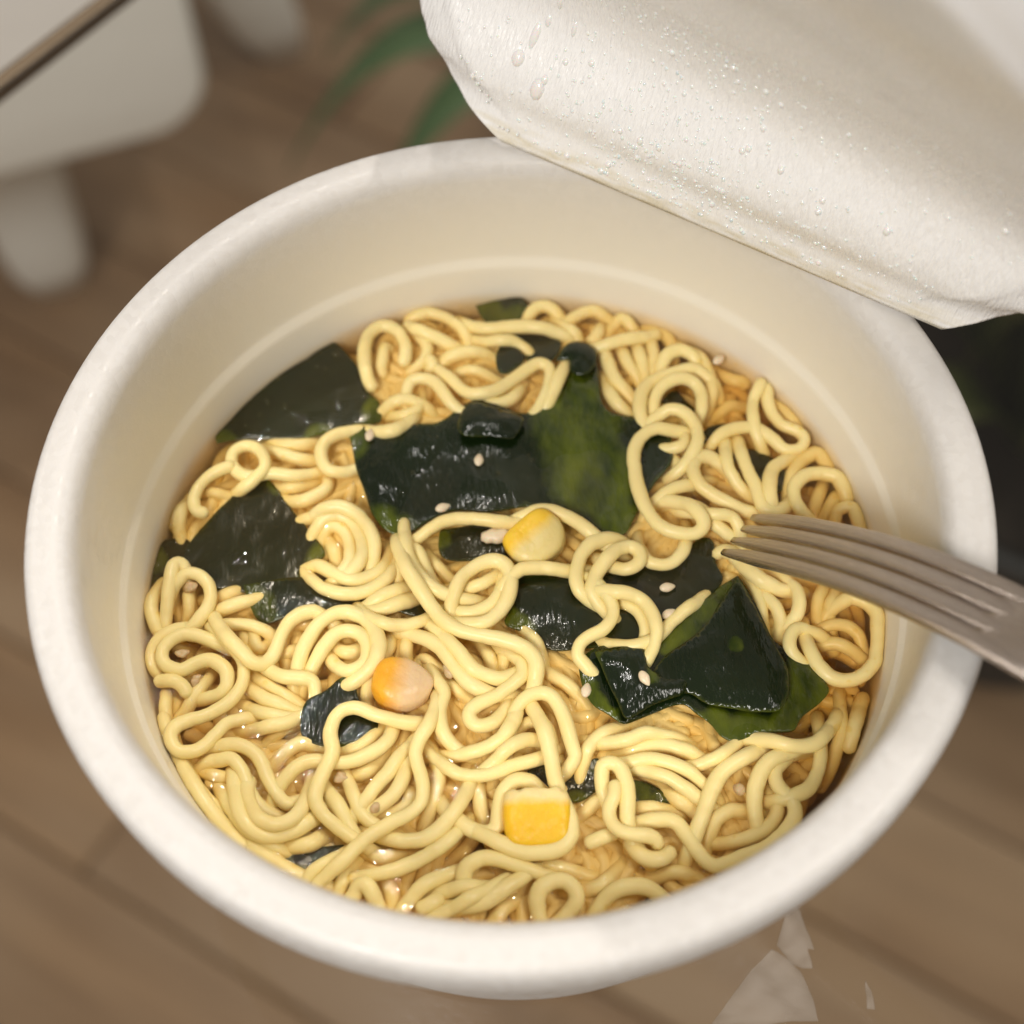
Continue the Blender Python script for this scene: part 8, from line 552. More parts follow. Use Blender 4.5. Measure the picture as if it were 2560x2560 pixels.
def mat_clear(name, ior, tint, rough=0.02, bump=None, body=None):
    """thin clear layer: see-through with a Fresnel mirror on top"""
    m = bpy.data.materials.new(name); m.use_nodes = True
    t = NT(m); nt = m.node_tree
    nt.nodes.remove(t.b)
    out = nt.nodes['Material Output']
    tr = t.n('ShaderNodeBsdfTransparent'); tr.inputs['Color'].default_value = (*tint, 1)
    gl = t.n('ShaderNodeBsdfGlossy', Roughness=rough)
    fr = t.n('ShaderNodeFresnel', IOR=ior)
    ge = t.n('ShaderNodeNewGeometry'); iv = t.n('ShaderNodeMath', operation='SUBTRACT'); iv.inputs[0].default_value = 1.0
    t.l(ge.outputs['Backfacing'], iv.inputs[1])
    ff = t.n('ShaderNodeMath', operation='MULTIPLY'); t.l(fr.outputs[0], ff.inputs[0]); t.l(iv.outputs[0], ff.inputs[1])
    mx = t.n('ShaderNodeMixShader')
    if bump:
        nn = t.bump(t.noise(t.obj(), bump[0], 2), bump[1], 1.0)
        t.l(nn, gl.inputs['Normal']); t.l(nn, fr.inputs['Normal'])
    t.l(ff.outputs[0], mx.inputs[0]); t.l(tr.outputs[0], mx.inputs[1]); t.l(gl.outputs[0], mx.inputs[2])
    t.l(mx.outputs[0], out.inputs['Surface'])
    return m
def mat_broth():
    m = mat_clear('broth', 1.34, (1, 1, 1), 0.015, bump=(300, 0.00045))
    t = NT(m); out = m.node_tree.nodes['Material Output']
    ab = t.n('ShaderNodeVolumeAbsorption', Density=150.0); ab.inputs['Color'].default_value = (0.88, 0.62, 0.10, 1)
    sc = t.n('ShaderNodeVolumeScatter', Density=28.0, Anisotropy=0.3); sc.inputs['Color'].default_value = (1.0, 0.70, 0.28, 1)
    ad = t.n('ShaderNodeAddShader'); t.l(ab.outputs[0], ad.inputs[0]); t.l(sc.outputs[0], ad.inputs[1])
    t.l(ad.outputs[0], out.inputs['Volume'])
    return m
def mat_lid():
    m = material('lid_foil', (0.74, 0.72, 0.695), 0.34, spec=0.7)
    t = NT(m); b = t.b
    uv = t.n('ShaderNodeUVMap', uv_map='paper').outputs[0]     # s, t in metres * 10
    sep = t.n('ShaderNodeSeparateXYZ'); t.l(uv, sep.inputs[0])
    tt = sep.outputs[1]
    big = t.noise(uv, 14, 3)
    # soup stain where the foil touches the rim
    st = t.ramp(tt, [(0.0, (1, 1, 1)), (0.02, (1, 1, 1)), (0.05, (0, 0, 0))])
    sn = t.ramp(t.noise(t.scaled(uv, (6, 25, 1)), 2.2, 4), [(.38, (0, 0, 0)), (.62, (1, 1, 1))])
    sm = t.mix(1.0, st, sn, 'MULTIPLY'); sm = t.mix(1.0, sm, (0.55, 0.55, 0.55), 'MULTIPLY')
    base = t.mix(t.ramp(big, [(.3, (0, 0, 0)), (.7, (1, 1, 1))]), (0.92, 0.92, 0.925), (0.895, 0.895, 0.90))
    col = t.mix(sm, base, (0.62, 0.53, 0.30))
    # greasy finger smudge
    d = t.n('ShaderNodeVectorMath', operation='DISTANCE'); t.l(t.scaled(uv, (1, 1.6, 1)), d.inputs[0]); d.inputs[1].default_value = (0.29, 0.93, 0)
    sg = t.mix(1.0, t.ramp(d.outputs['Value'], [(0.02, (1, 1, 1)), (0.07, (0, 0, 0))]), t.ramp(t.noise(uv, 55, 3), [(.45, (0, 0, 0)), (.6, (1, 1, 1))]), 'MULTIPLY')
    col = t.mix(sg, col, (0.55, 0.53, 0.50))
    t.l(col, b.inputs['Base Color'])
    # fine ribs of condensation, fading up the lid
    ribs = t.noise(t.scaled(uv, (200, 36, 1)), 1.0, 2, .55)
    fade = t.ramp(tt, [(0.02, (.5,) * 3), (0.12, (1, 1, 1)), (0.34, (.8,) * 3), (0.5, (.06,) * 3)])
    hh = t.mix(1.0, ribs, fade, 'MULTIPLY')
    nb = t.bump(t.noise(uv, 9, 3), 0.004, 0.08)
    nb = t.bump(hh, 0.0008, 0.55, nb)
    t.l(nb, b.inputs['Normal'])
    t.l(t.ramp(ribs, [(.3, (.22,) * 3), (.7, (.36,) * 3)]), b.inputs['Roughness'])
    return m
def mat_wood():
    m = material('floor_wood', (0.2, 0.13, 0.075), 0.5, spec=0.4)
    t = NT(m); b = t.b
    oi = t.n('ShaderNodeObjectInfo')
    v = t.n('ShaderNodeVectorMath', operation='ADD'); t.l(t.obj(), v.inputs[0])
    cx = t.n('ShaderNodeCombineXYZ'); mu = t.n('ShaderNodeMath', operation='MULTIPLY'); t.l(oi.outputs['Random'], mu.inputs[0]); mu.inputs[1].default_value = 37
    t.l(mu.outputs[0], cx.inputs[0]); t.l(mu.outputs[0], cx.inputs[2]); t.l(cx.outputs[0], v.inputs[1])
    g = t.noise(t.scaled(v.outputs[0], (3, 40, 40)), 1.0, 5, .6)
    bl = t.noise(t.scaled(v.outputs[0], (4, 9, 9)), 1.0, 2)
    col = t.ramp(g, [(.3, (0.190, 0.110, 0.056)), (.7, (0.300, 0.185, 0.100))])
    col = t.mix(t.ramp(bl, [(.35, (0, 0, 0)), (.7, (1, 1, 1))]), col, (0.330, 0.225, 0.140))
    col = t.mix(0.55, col, t.ramp(oi.outputs['Random'], [(0, (.40, .38, .36)), (.5, (.5, .5, .5)), (1, (.56, .555, .54))]), 'OVERLAY')
    t.l(col, b.inputs['Base Color'])
    t.l(t.bump(g, 0.002, 0.3), b.inputs['Normal'])
    return m
NOODLE, WEED, FOAM, BROTH, LID, WOOD = mat_noodle(), mat_weed(), mat_foam(), mat_broth(), mat_lid(), mat_wood()
WEED_SMOOTH = mat_weed('seaweed_smooth', 0.25)
SUNKEN = mat_noodle('sunken_noodle', 0.0)
GLASS = mat_clear('table_glass', 1.5, (0.94, 0.945, 0.93), 0.01)
WATER = mat_clear('water', 1.33, (0.97, 0.97, 0.96), 0.01)
BEAD = material('water_bead', (0.84, 0.83, 0.82), .06, spec=.6, Subsurface_Weight=.3, Subsurface_Scale=.001)
OIL = mat_clear('oil_bubble', 1.45, (1.0, 0.95, 0.80), 0.02)

# ---------------------------------------------------------------- floor of planks
floor = mesh_ob('floor', [(-3, -3, -.012), (3, -3, -.012), (3, 4, -.012), (-3, 4, -.012)], [(0, 1, 2, 3)], material('floor_gap', (0.16, 0.10, 0.055), .9))
tag(floor, 'brown wooden plank floor far below the glass table', kind='structure')
PA = R(-33)
PW, PL = 0.112, 1.35
pm = {}
def plank_mesh(k):
    if k not in pm:
        bm = bmesh.new()
        rounded_box(bm, PL - .001, PW - .0014, .02, .003, 1)
        me = bpy.data.meshes.new('plank'); bm.to_mesh(me); bm.free(); me.materials.append(WOOD); pm[k] = me
    return pm[k]
ca, sa = math.cos(PA), math.sin(PA)
rp = random.Random(3)
for i in range(-9, 15):
    for j in range(-2, 4):
        lx = j * PL + (i * 0.47 % 1.0) * PL - 1.6
        ly = i * PW + .03
        o = bpy.data.objects.new('plank', plank_mesh(0)); COL.objects.link(o)
        o.location = (lx * ca - ly * sa, .45 + lx * sa + ly * ca, -.010 + rp.uniform(-.0008, .0008))
        o.rotation_euler.z = PA
        o.parent = floor

# ---------------------------------------------------------------- glass table
tbl = empty('glass_table', (0, 0, 0.75))
tag(tbl, 'glass table top with a bronze metal edge under the noodle bowl', 'table')
e0 = Vector((-.122, .172, 0)); ed = Vector((.65, .76, 0)).normalized(); en = Vector((.76, -.65, 0)).normalized()
TL, TWD = 1.3, 0.75
ang = math.atan2(ed.y, ed.x)
bm = bmesh.new(); rounded_box(bm, TL, TWD, .008, .002, 2)
top = bm_ob('tabletop', bm, GLASS, tbl, smooth=False)
ctr = e0 + ed * .0 + en * TWD / 2
top.location = (ctr.x, ctr.y, -.0042); top.rotation_euler.z = ang
BRONZE = material('edge_bronze', (0.22, 0.165, 0.11), .5, 1.0)
bm = bmesh.new()
for sx, sy, px, py in ((TL + .008, .004, 0, TWD / 2 + .0022), (TL + .008, .004, 0, -TWD / 2 - .0022), (.004, TWD, TL / 2 + .0022, 0), (.004, TWD, -TL / 2 - .0022, 0)):
    b2 = bmesh.new(); rounded_box(b2, sx, sy, .0055, .0012, 2)
    bmesh.ops.translate(b2, vec=(px, py, 0), verts=b2.verts)
    tmp = bpy.data.meshes.new('t'); b2.to_mesh(tmp); b2.free(); bm.from_mesh(tmp); bpy.data.meshes.remove(tmp)
trim = bm_ob('metal_edge', bm, BRONZE, tbl, smooth=False)
trim.location = (ctr.x, ctr.y, -.0042); trim.rotation_euler.z = ang
LEGM = material('table_leg_metal', (0.2, 0.16, 0.12), .4, 1.0)
for sx in (-1, 1):
    for sy in (-1, 1):
        p = ctr + ed * sx * (TL / 2 - .04) + en * sy * (TWD / 2 - .04)
        V, F = lathe([(0.001, -.745), (.018, -.745), (.018, -.012), (.001, -.012)], 20)
        l = mesh_ob('leg', V, F, LEGM, tbl); l.location = (p.x, p.y, 0)

# ---------------------------------------------------------------- white plastic chair beyond the table
PLASTIC = material('white_plastic', (0.84, 0.83, 0.79), .45, spec=.4)
tn = NT(PLASTIC); tn.l(tn.bump(tn.noise(tn.obj(), 60, 3), .002, .2), tn.b.inputs['Normal'])
chair = empty('plastic_chair', (-.19, .66, 0))
tag(chair, 'white moulded plastic chair standing on the floor beyond the glass table edge', 'chair')
CZ0, CZ1 = .262, .43
ua = R(17)
uu = Vector((math.cos(ua), math.sin(ua), 0)); vv = Vector((-math.sin(ua), math.cos(ua), 0))
def panel(name, L, mid, rz):
    bm = bmesh.new()
    g = bmesh.ops.create_cube(bm, size=1)
    bmesh.ops.scale(bm, vec=(L, .024, CZ1 - CZ0), verts=g['verts'])
    es = [e for e in bm.edges if abs(e.verts[0].co.y - e.verts[1].co.y) > .01 and e.verts[0].co.z < 0]
    bmesh.ops.bevel(bm, geom=es, offset=.045, segments=8, affect='EDGES', profile=.5)
    es = [e for e in bm.edges if abs(e.verts[0].co.y - e.verts[1].co.y) < .001]
    bmesh.ops.bevel(bm, geom=es, offset=.008, segments=3, affect='EDGES', profile=.5)
    o = bm_ob(name, bm, PLASTIC, chair); o.location = (mid.x, mid.y, (CZ0 + CZ1) / 2); o.rotation_euler.z = rz
panel('front_panel', .44, -uu * .22, ua)
panel('side_panel', .40, -uu * .035 + vv * .213, ua + math.pi / 2)
bm = bmesh.new(); rounded_box(bm, .46, .44, .03, .013, 4)
se = bm_ob('seat', bm, PLASTIC, chair); q = -uu * .22 + vv * .2; se.location = (q.x, q.y, CZ1 + .012); se.rotation_euler.z = ua
bm = bmesh.new(); rounded_box(bm, .42, .024, .40, .011, 4)
bk = bm_ob('backrest', bm, PLASTIC, chair); q = -uu * .22 + vv * .41; bk.location = (q.x, q.y, CZ1 + .22); bk.rotation_euler.z = ua
def leg(foot, topp, wdt, name='leg'):
    f_, t_ = Vector(foot), Vector(topp)
    V, F = [], []
    for k in range(13):
        s = k / 12; p = f_.lerp(t_, s); a = wdt * (.86 + .2 * s + .9 * max(0, s * CZ1 / CZ0 - .55) ** 2)
        if k == 0: a *= .6
        if k == 1: a *= .92
        for m_ in range(16):
            th = 2 * math.pi * m_ / 16
            cx, cy = math.cos(th), math.sin(th)
            sx = math.copysign(abs(cx) ** .6, cx) * a; sy = math.copysign(abs(cy) ** .6, cy) * a * .75
            V.append(p + uu * sx + vv * sy + Vector((0, 0, (0 if k != 1 else -.008 if False else 0))))
    for k in range(12):
        for m_ in range(16):
            F.append((k * 16 + m_, k * 16 + (m_ + 1) % 16, (k + 1) * 16 + (m_ + 1) % 16, (k + 1) * 16 + m_))
    F.append(tuple(range(15, -1, -1)))
    o = mesh_ob(name, [v - chair.location for v in V], F, PLASTIC, chair)
    return o
L0 = Vector((-.378, .735, 0)); P0 = Vector(chair.location)
leg(L0, Vector((L0.x + .01, L0.y - .005, CZ1 - .01)), .040)
leg((-.195, 1.005, 0), P0 + vv * .40 - uu * .03 + Vector((0, 0, CZ1)), .040)
leg(L0 - uu * .33, L0 - uu * .31 + Vector((0, 0, CZ1 - .01)), .040)
leg(L0 - uu * .33 + vv * .36, L0 - uu * .31 + vv * .33 + Vector((0, 0, CZ1)), .040)

# ---------------------------------------------------------------- plants below and beyond the table
def mat_leaf(name, a, b_):
    m = material(name, a, .42, spec=.45)
    t = NT(m); t.l(t.mix(t.noise(t.obj(), 18, 3), a, b_), t.b.inputs['Base Color'])
    return m
LEAF = mat_leaf('leaf_green', (0.060, 0.115, 0.045), (0.100, 0.165, 0.070))
LEAFD = mat_leaf('leaf_dark', (0.018, 0.042, 0.014), (0.095, 0.090, 0.022))
POT = material('dark_pot', (0.012, 0.012, 0.012), .5)
SOIL = material('soil', (0.02, 0.013, 0.008), .95)
def blade(base, tip, arch, wd, mat, parent, seed):
    b0, t0 = Vector(base), Vector(tip)
    n = 14; V, F = [], []
    side = (t0 - b0).cross(Vector((0, 0, 1))).normalized()
    rr = random.Random(seed); tw = rr.uniform(-.4, .4)
    for k in range(n + 1):
        s = k / n
        p = b0.lerp(t0, s) + Vector((0, 0, arch * 4 * s * (1 - s)))
        w_ = wd * (math.sin(math.pi * min(1, s * .9 + .1)) ** .6) * (1 - s ** 3) + .0006
        sd_ = side + Vector((0, 0, tw * (s - .5)))
        for q_, dz in ((-1, .25), (0, -.12), (1, .25)):
            V.append(p + sd_ * w_ * q_ + Vector((0, 0, dz * w_)))
    for k in range(n):
        for q_ in range(2):
            F.append((k * 3 + q_, k * 3 + q_ + 1, k * 3 + q_ + 4, k * 3 + q_ + 3))
    o = mesh_ob('leaf', V, F, mat, parent)
    md = o.modifiers.new('thick', 'SOLIDIFY'); md.thickness = .0012
    return o
def potted(name, loc, rad, h, leaves, mat, label, dark):
    e = empty(name, loc)
    tag(e, label, 'plant')
    V, F = lathe([(.001, 0), (rad * .78, 0), (rad * .8, .006), (rad, h - .02), (rad * 1.05, h - .018), (rad * 1.05, h), (rad * .97, h), (rad * .95, h - .03), (.001, h - .03)], 40)
    mesh_ob('pot', V, F, POT, e)
    V, F = lathe([(.001, h - .022), (rad * .955, h - .025)], 40)
    mesh_ob('soil', V, F, SOIL, e)
    for k, (tx, ty, tz, arch, wd) in enumerate(leaves):
        a = math.atan2(ty, tx)
        blade((rad * .3 * math.cos(a), rad * .3 * math.sin(a), h - .03), (tx, ty, tz), arch, wd, mat, e, k)
    return e
potted('leafy_plant', (.10, .78, 0), .09, .16, [(-.235, .050, .14, .10, .020), (-.265, -.045, .12, .11, .024), (-.20, -.100, .10, .10, .022), (-.11, -.14, .10, .10, .014), (-.225, .0, .2, .10, .014), (.1, .2, .2, .16, .02), (.2, .1, .2, .16, .02), (-.05, .2, .22, .16, .02), (.2, -.1, .1, .14, .02), (-.12, .16, .2, .15, .02)],
       LEAF, 'potted plant with long green arching leaves on the floor behind the lid', False)
rl = random.Random(12)
lv = []
for k in range(26):
    a = rl.uniform(0, 6.28); rr_ = rl.uniform(.08, .24)
    lv.append((rr_ * math.cos(a), rr_ * math.sin(a), rl.uniform(.16, .42), rl.uniform(.05, .14), rl.uniform(.02, .034)))
potted('dark_plant', (.36, .42, 0), .13, .22, lv, LEAFD, 'dark bushy plant in a black pot to the right of the bowl, below the table', True)

# ---------------------------------------------------------------- torn sachet scraps on the glass
SACH = material('sachet_film', (0.55, 0.51, 0.46), .5, spec=.1, Alpha=0.19)
def film(name, poly, label, cat, seed, group=None, thick=.0003):
    bm = bmesh.new()
    vs_ = [bm.verts.new((x, y, 0)) for x, y in poly]
    fc = bm.faces.new(vs_)
    bmesh.ops.triangulate(bm, faces=[fc])
    bmesh.ops.subdivide_edges(bm, edges=bm.edges[:], cuts=3, use_grid_fill=True)
    rr = np.random.default_rng(seed); ph = rr.uniform(0, 6, 4)
    for v_ in bm.verts:
        v_.co.z = .0022 + .0006 * math.sin(v_.co.x * 900 + v_.co.y * 500 + ph[0]) + .0004 * math.sin(v_.co.y * 1300 - v_.co.x * 700 + ph[1])
    o = bm_ob(name, bm, SACH)
    md = o.modifiers.new('thick', 'SOLIDIFY'); md.thickness = thick
    o.location = (0, 0, .7503)
    tag(o, label, cat, group)
    return o
SACHETS = [
 ('sachet_scrap', [(.0462, -.0418), (.0475, -.0440), (.0492, -.0520), (.0480, -.0519), (.0484, -.0553), (.0468, -.0550), (.0452, -.0540), (.0436, -.0520), (.0430, -.0506), (.0445, -.0470)], 'pale serrated sachet scrap with a pointed tip lying under the bowl rim at lower right', 'wrapper', 1),
 ('sachet_scrap', [(.0418, -.0516), (.0428, -.0522), (.0462, -.0556), (.0476, -.0600), (.0482, -.0640), (.0300, -.0640), (.0345, -.0588), (.0380, -.0550)], 'larger pale sachet scrap at the bottom edge, just left of the pointed one', 'wrapper', 2),
 ('sachet_sliver', [(.0574, -.0575), (.0580, -.0590), (.0581, -.0625), (.0566, -.0625), (.0570, -.0595)], 'thin white sachet sliver at the bottom edge, right of the two scraps', 'wrapper', 3)]
for s_ in SACHETS: film(*s_)

# ---------------------------------------------------------------- the bowl
bowl = empty('noodle_bowl', (0, 0, .75))
tag(bowl, 'white foam instant noodle bowl with a thick rim, lid peeled back', 'bowl')
prof = [(0.1, -75), (52, -75), (54, -74.6), (57.0, -75), (57.9, -74.2), (58.3, -72), (66.2, -13), (67, -11), (68.6, -10.2), (71.2, -9.8), (72.2, -9.0), (72.5, -7.8), (72.6, -3.0), (72.2, -1.4), (71.5, -.4), (70.5, -.02), (68.2, 0), (66.4, -.2), (65.5, -1.1), (64.8, -2.3), (64.5, -4.0), (64.2, -10), (63.7, -20), (63.5, -22.2), (63.35, -23.2), (62.75, -24.0), (62.55, -25.5), (61.9, -31.2), (60.8, -42), (57.5, -62), (54, -69), (48, -71.5), (0.1, -72)]
V, F = lathe([(r / 1000, (z + 75) / 1000 + .0002) for r, z in prof], 192)
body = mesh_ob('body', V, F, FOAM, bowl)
at = body.data.attributes.new('inside', 'FLOAT', 'POINT')      # mask for the soup's bounce light painted on the inner wall
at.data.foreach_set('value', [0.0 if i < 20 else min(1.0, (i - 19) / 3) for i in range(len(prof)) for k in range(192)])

# ---------------------------------------------------------------- the lid, peeled up on a chord of the rim
LQ = [1.6227, 1.7364, 1.5733, 1.134, 0.8563, 1.1331, -0.3862, -0.3401, -0.2668, -0.173, -0.0129, 0.2137, -0.0568, 0.0785]
KN = np.array([0, .010, .022, .040, .070, .135])
LC, LR = .0586, .0735
nl = np.array([.549, .836, 0]); nl /= np.linalg.norm(nl)
el_ = np.array([nl[1], -nl[0], 0]); zl = np.array([0, 0, 1.])
TT = np.linspace(0, .135, 271)
RIP = lambda t: LID_RIPPLE(t)
def LID_RIPPLE(t):
    return .22 * np.exp(-((t - .0035) / .0022) ** 2) - .36 * np.exp(-((t - .0078) / .0028) ** 2) + .44 * np.exp(-((t - .0185) / .0065) ** 2) - .10 * np.exp(-((t - .036) / .010) ** 2)
def lid_pos(s, t):
    s = np.asarray(s, float); t = np.asarray(t, float)
    ph = np.interp(TT, KN, LQ[:6])[None] + (s[:, None] / .07) * np.interp(TT, KN, LQ[6:12])[None] + RIP(TT)[None]
    h = TT[1] - TT[0]
    A = np.cumsum(-np.cos(ph), 1) * h; B = np.cumsum(np.sin(ph), 1) * h
    k = np.clip(t / h, 0, len(TT) - 1.001); i = k.astype(int); fr = k - i; rr = np.arange(len(s))
    a = np.where(i > 0, A[rr, i - 1], 0) * (1 - fr) + A[rr, i] * fr; b = np.where(i > 0, B[rr, i - 1], 0) * (1 - fr) + B[rr, i] * fr
    S = s * (1 + LQ[12] * t / .07) + LQ[13] * t
    P = nl * LC + a[:, None] * nl + S[:, None] * el_ + b[:, None] * zl
    neg = t < 0
    P[neg] = nl * LC + (-t[neg])[:, None] * nl + s[neg][:, None] * el_
    P[:, 2] += .0011
    return P
def lid_normal(s, t):
    e = .0004
    a = lid_pos(s + e, t) - lid_pos(s - e, t); b = lid_pos(s, np.maximum(t, .0005) + e) - lid_pos(s, np.maximum(t, .0005) - e)
    n = np.cross(a, b); n /= np.linalg.norm(n, axis=1)[:, None]
    return n
lid = empty('lid', (0, 0, Z0))
tag(lid, 'white foil lined paper lid peeled up from the bowl, wet inside', 'lid')
def lid_sheet():
    ts = np.r_[-(LR - LC) * np.array([.97, .7, .4, .15]), np.linspace(0, .05, 70), np.linspace(.051, (LC + LR) * .9995, 60)]
    ns = 81
    S, T, CUT = [], [], []
    for t in ts:
        hw = math.sqrt(max(1e-8, LR ** 2 - (t - LC) ** 2)) if t <= LC + LR else 0
        x = np.linspace(-1, 1, ns)
        x = np.sign(x) * (1 - (1 - np.abs(x)) ** 1.25)
        cut = .0078 * math.exp(-max(0, t) / .0048)
        S += list(np.where(x < 0, x * (hw - cut), x * hw)); T += [t] * ns; CUT += [cut] * ns
    S, T, CUT = np.array(S), np.array(T), np.array(CUT)
    P = lid_pos(S, T)
    N = lid_normal(S, T)
    rr = np.hypot(S - np.where(S < 0, CUT * np.clip(-S / .03, 0, 1), 0), T - LC)
    f = np.clip((rr - (LR - .0068)) / .0068, 0, 1)       # the flange that was glued to the rim bends back
    al = np.arctan2(T - LC, S)
    wr = .6 * np.sin(al * 61) * .5 + np.sin(al * 97 + 1.3) * .35 + np.sin(al * 23) * .4
    up_ = (T > 0).astype(float) * np.clip(T / .009, 0, 1)
    step = np.clip((rr - (LR - .0068)) / .0008, 0, 1)
    off = (-.0006 * step - .0022 * f ** 1.4 + .00032 * wr * f) * up_
    # slow waviness of the paper
    off += .0003 * np.sin(S * 90 + T * 40) * np.clip(T / .02, 0, 1) + .0002 * np.sin(T * 160 - S * 55) * np.clip(T / .02, 0, 1)
    P = P + N * SGN * off[:, None]
    F = [(i * ns + k, i * ns + k + 1, (i + 1) * ns + k + 1, (i + 1) * ns + k) for i in range(len(ts) - 1) for k in range(ns - 1)]
    return P, F, S, T
SGN = 1.0
_n = lid_normal(np.array([0.]), np.array([.02]))[0]
SGN = 1.0 if _n @ (-nl) > 0 else -1.0       # normals that face the bowl (the wet side)
P, F, S, T = lid_sheet()
sheet = mesh_ob('foil_sheet', P, F, LID, lid)
uvl = sheet.data.uv_layers.new(name='paper')
li = np.zeros(len(sheet.data.loops), int); sheet.data.loops.foreach_get('vertex_index', li)
uvl.data.foreach_set('uv', np.stack([S[li] * 10, T[li] * 10], 1).ravel())
md = sheet.modifiers.new('paper', 'SOLIDIFY'); md.thickness = .0002; md.offset = -SGN
# condensation: small beads that nobody could count, joined; the big drips are parts of their own
def dome(c, n, ax, ra, rb, h):
    n = n / np.linalg.norm(n); ax = ax - n * (ax @ n); ax /= np.linalg.norm(ax); bx = np.cross(n, ax)
    V = [c + n * h]; F = []
    for ring, (q, hh) in enumerate(((.38, .93), (.70, .70), (.90, .40), (1.0, 0.0))):
        for k in range(10):
            a = 2 * math.pi * k / 10
            V.append(c + ax * ra * q * math.cos(a) + bx * rb * q * math.sin(a) + n * (h * hh - .00003))
    for k in range(10):
        F.append((0, 1 + k, 1 + (k + 1) % 10))
        for r_ in range(3):
            F.append((1 + r_ * 10 + k, 1 + (r_ + 1) * 10 + k, 1 + (r_ + 1) * 10 + (k + 1) % 10, 1 + r_ * 10 + (k + 1) % 10))
    return np.array(V), F
rg = np.random.default_rng(11)
beads = []
def lid_dome(s, t, ra, rb, h):
    p = lid_pos(np.array([s]), np.array([t]))[0]; n = lid_normal(np.array([s]), np.array([t]))[0] * SGN
    off = .0003 * math.sin(s * 90 + t * 40) * min(1, t / .02) + .0002 * math.sin(t * 160 - s * 55) * min(1, t / .02)
    p2 = lid_pos(np.array([s]), np.array([t + .001]))[0]
    return dome(p + n * (off + .00002), n, p2 - p, ra, rb, h)
for k in range(900):
    t = abs(rg.normal(.012, .012)) if rg.random() < .75 else rg.uniform(.003, .05)
    t = min(max(t, .0025), .055)
    lim = math.sqrt(LR ** 2 - (t - LC) ** 2) - .009
    s = rg.uniform(-lim, lim)
    if rg.random() < .55: s = np.clip(rg.normal(-.008, .012), -lim, lim)
    ra = rg.uniform(.00012, .00036) * (1.7 if rg.random() < .1 else 1)
    beads.append(lid_dome(s, t, ra * 1.15, ra, ra * .75))
V, F = join(beads)
tag(mesh_ob('condensation', V, F, BEAD, lid), kind='stuff')
V, F = [], []
for (s, t, ra, rb, h) in LID_DRIPS:
    v_, f_ = lid_dome(s, t, ra, rb, h)
    mesh_ob('water_drip', v_, f_, BEAD, lid)

# ---------------------------------------------------------------- broth
V, F = lathe([(.00005, 0), (.030, 0), (.050, 0), (.0600, 0), (.0612, .00015), (.06225, .0008), (.0622, -.006), (.0609, -.020), (.0580, -.031), (.00005, -.033)], 128)
broth = mesh_ob('broth', V, [f[::-1] for f in F], BROTH)
broth.location = (0, 0, ZB)
tag(broth, 'clear brown soup filling the bowl around the noodles', 'broth')
broth['kind'] = 'stuff'

# ---------------------------------------------------------------- noodles
def mm(a): return np.asarray(a, float).reshape(-1, 3) / 10000.0
RN = .00121
def side(Q):     # fewer noodles near the surface along the right wall
    r = np.hypot(Q[:, 0], Q[:, 1]); a = np.arctan2(Q[:, 1], Q[:, 0])
    return np.clip((r - 44) / 9, 0, 1) * np.clip(1.4 - np.abs(a - .1) / .9, 0, 1)
def filler(n, zlo, zhi, seed):
    r = np.random.default_rng(seed); res = []
    for k in range(n):
        a = r.uniform(0, 2 * np.pi); rad = 59 * np.sqrt(r.random()); p = np.array([rad * np.cos(a), rad * np.sin(a)]); hh = r.uniform(0, 6.28)
        lam = r.uniform(14, 22); A = r.uniform(.7, 1.3); ph = r.uniform(0, 6.28); L = r.uniform(35, 80); st = .8; pts = []; drift = r.normal() * .012
        for i in range(int(L / st)):
            pts.append(p.copy()); hh += drift
            if np.hypot(*p) > 56:
                an = np.arctan2(-p[1], -p[0]); dl = (an - hh + np.pi) % (2 * np.pi) - np.pi; hh += .12 * np.sign(dl)
            t = hh + A * np.sin(2 * np.pi * i * st / lam + ph); p = p + st * np.array([np.cos(t), np.sin(t)])
        P = np.array(pts); P = P[np.hypot(P[:, 0], P[:, 1]) < 59.5]
        if len(P) < 10: continue
        z = r.uniform(zlo, zhi) + .6 * np.sin(np.arange(len(P)) * .25 + r.uniform(0, 6)); nb = r.integers(1, 4)
        T_ = np.gradient(P, axis=0); T_ /= np.linalg.norm(T_, axis=1)[:, None] + 1e-9; Nn = np.stack([-T_[:, 1], T_[:, 0]], 1)
        for b in range(nb):
            Q = P + Nn * b * 2.3; m = np.hypot(Q[:, 0], Q[:, 1]) < 59.8
            if m.sum() < 10: continue
            zz = np.clip(z[m] + r.uniform(-.4, .4), -9, zhi); res.append(np.c_[Q[m], zz - 2.2 * side(Q[m])])
    return res
parts = []
for k, P in enumerate(filler(60, -9, -5.5, 1) + filler(70, -5.2, -3.3, 2) + filler(75, -4.3, -3.1, 3)):
    cuts = [0] + [i + 1 for i in range(len(P) - 1) if np.linalg.norm(P[i + 1] - P[i]) > 2.5] + [len(P)]
    for a, b in zip(cuts[:-1], cuts[1:]):
        if b - a < 8: continue
        parts.append(tube(P[a:b] / 1000, RN, 8, k, .04))
V, F = join(parts)
tangle = mesh_ob('noodle_tangle', V, F, SUNKEN)
tangle.location = (0, 0, ZB)
tag(tangle, 'mass of sunken wavy noodles under the visible strands', 'noodles', kind='stuff')
for k, (label, pts) in enumerate(NOODLES):
    P = catmull(mm(pts), 2)
    V, F = tube(P, RN * random.uniform(.92, 1.07), 14, 100 + k, .06)
    c0 = V.mean(0)
    o = mesh_ob('noodle', V - c0, F, NOODLE)
    o.location = (c0[0], c0[1], ZB + c0[2])
    tag(o, label, 'noodle', 'wavy noodle strands in the bowl')

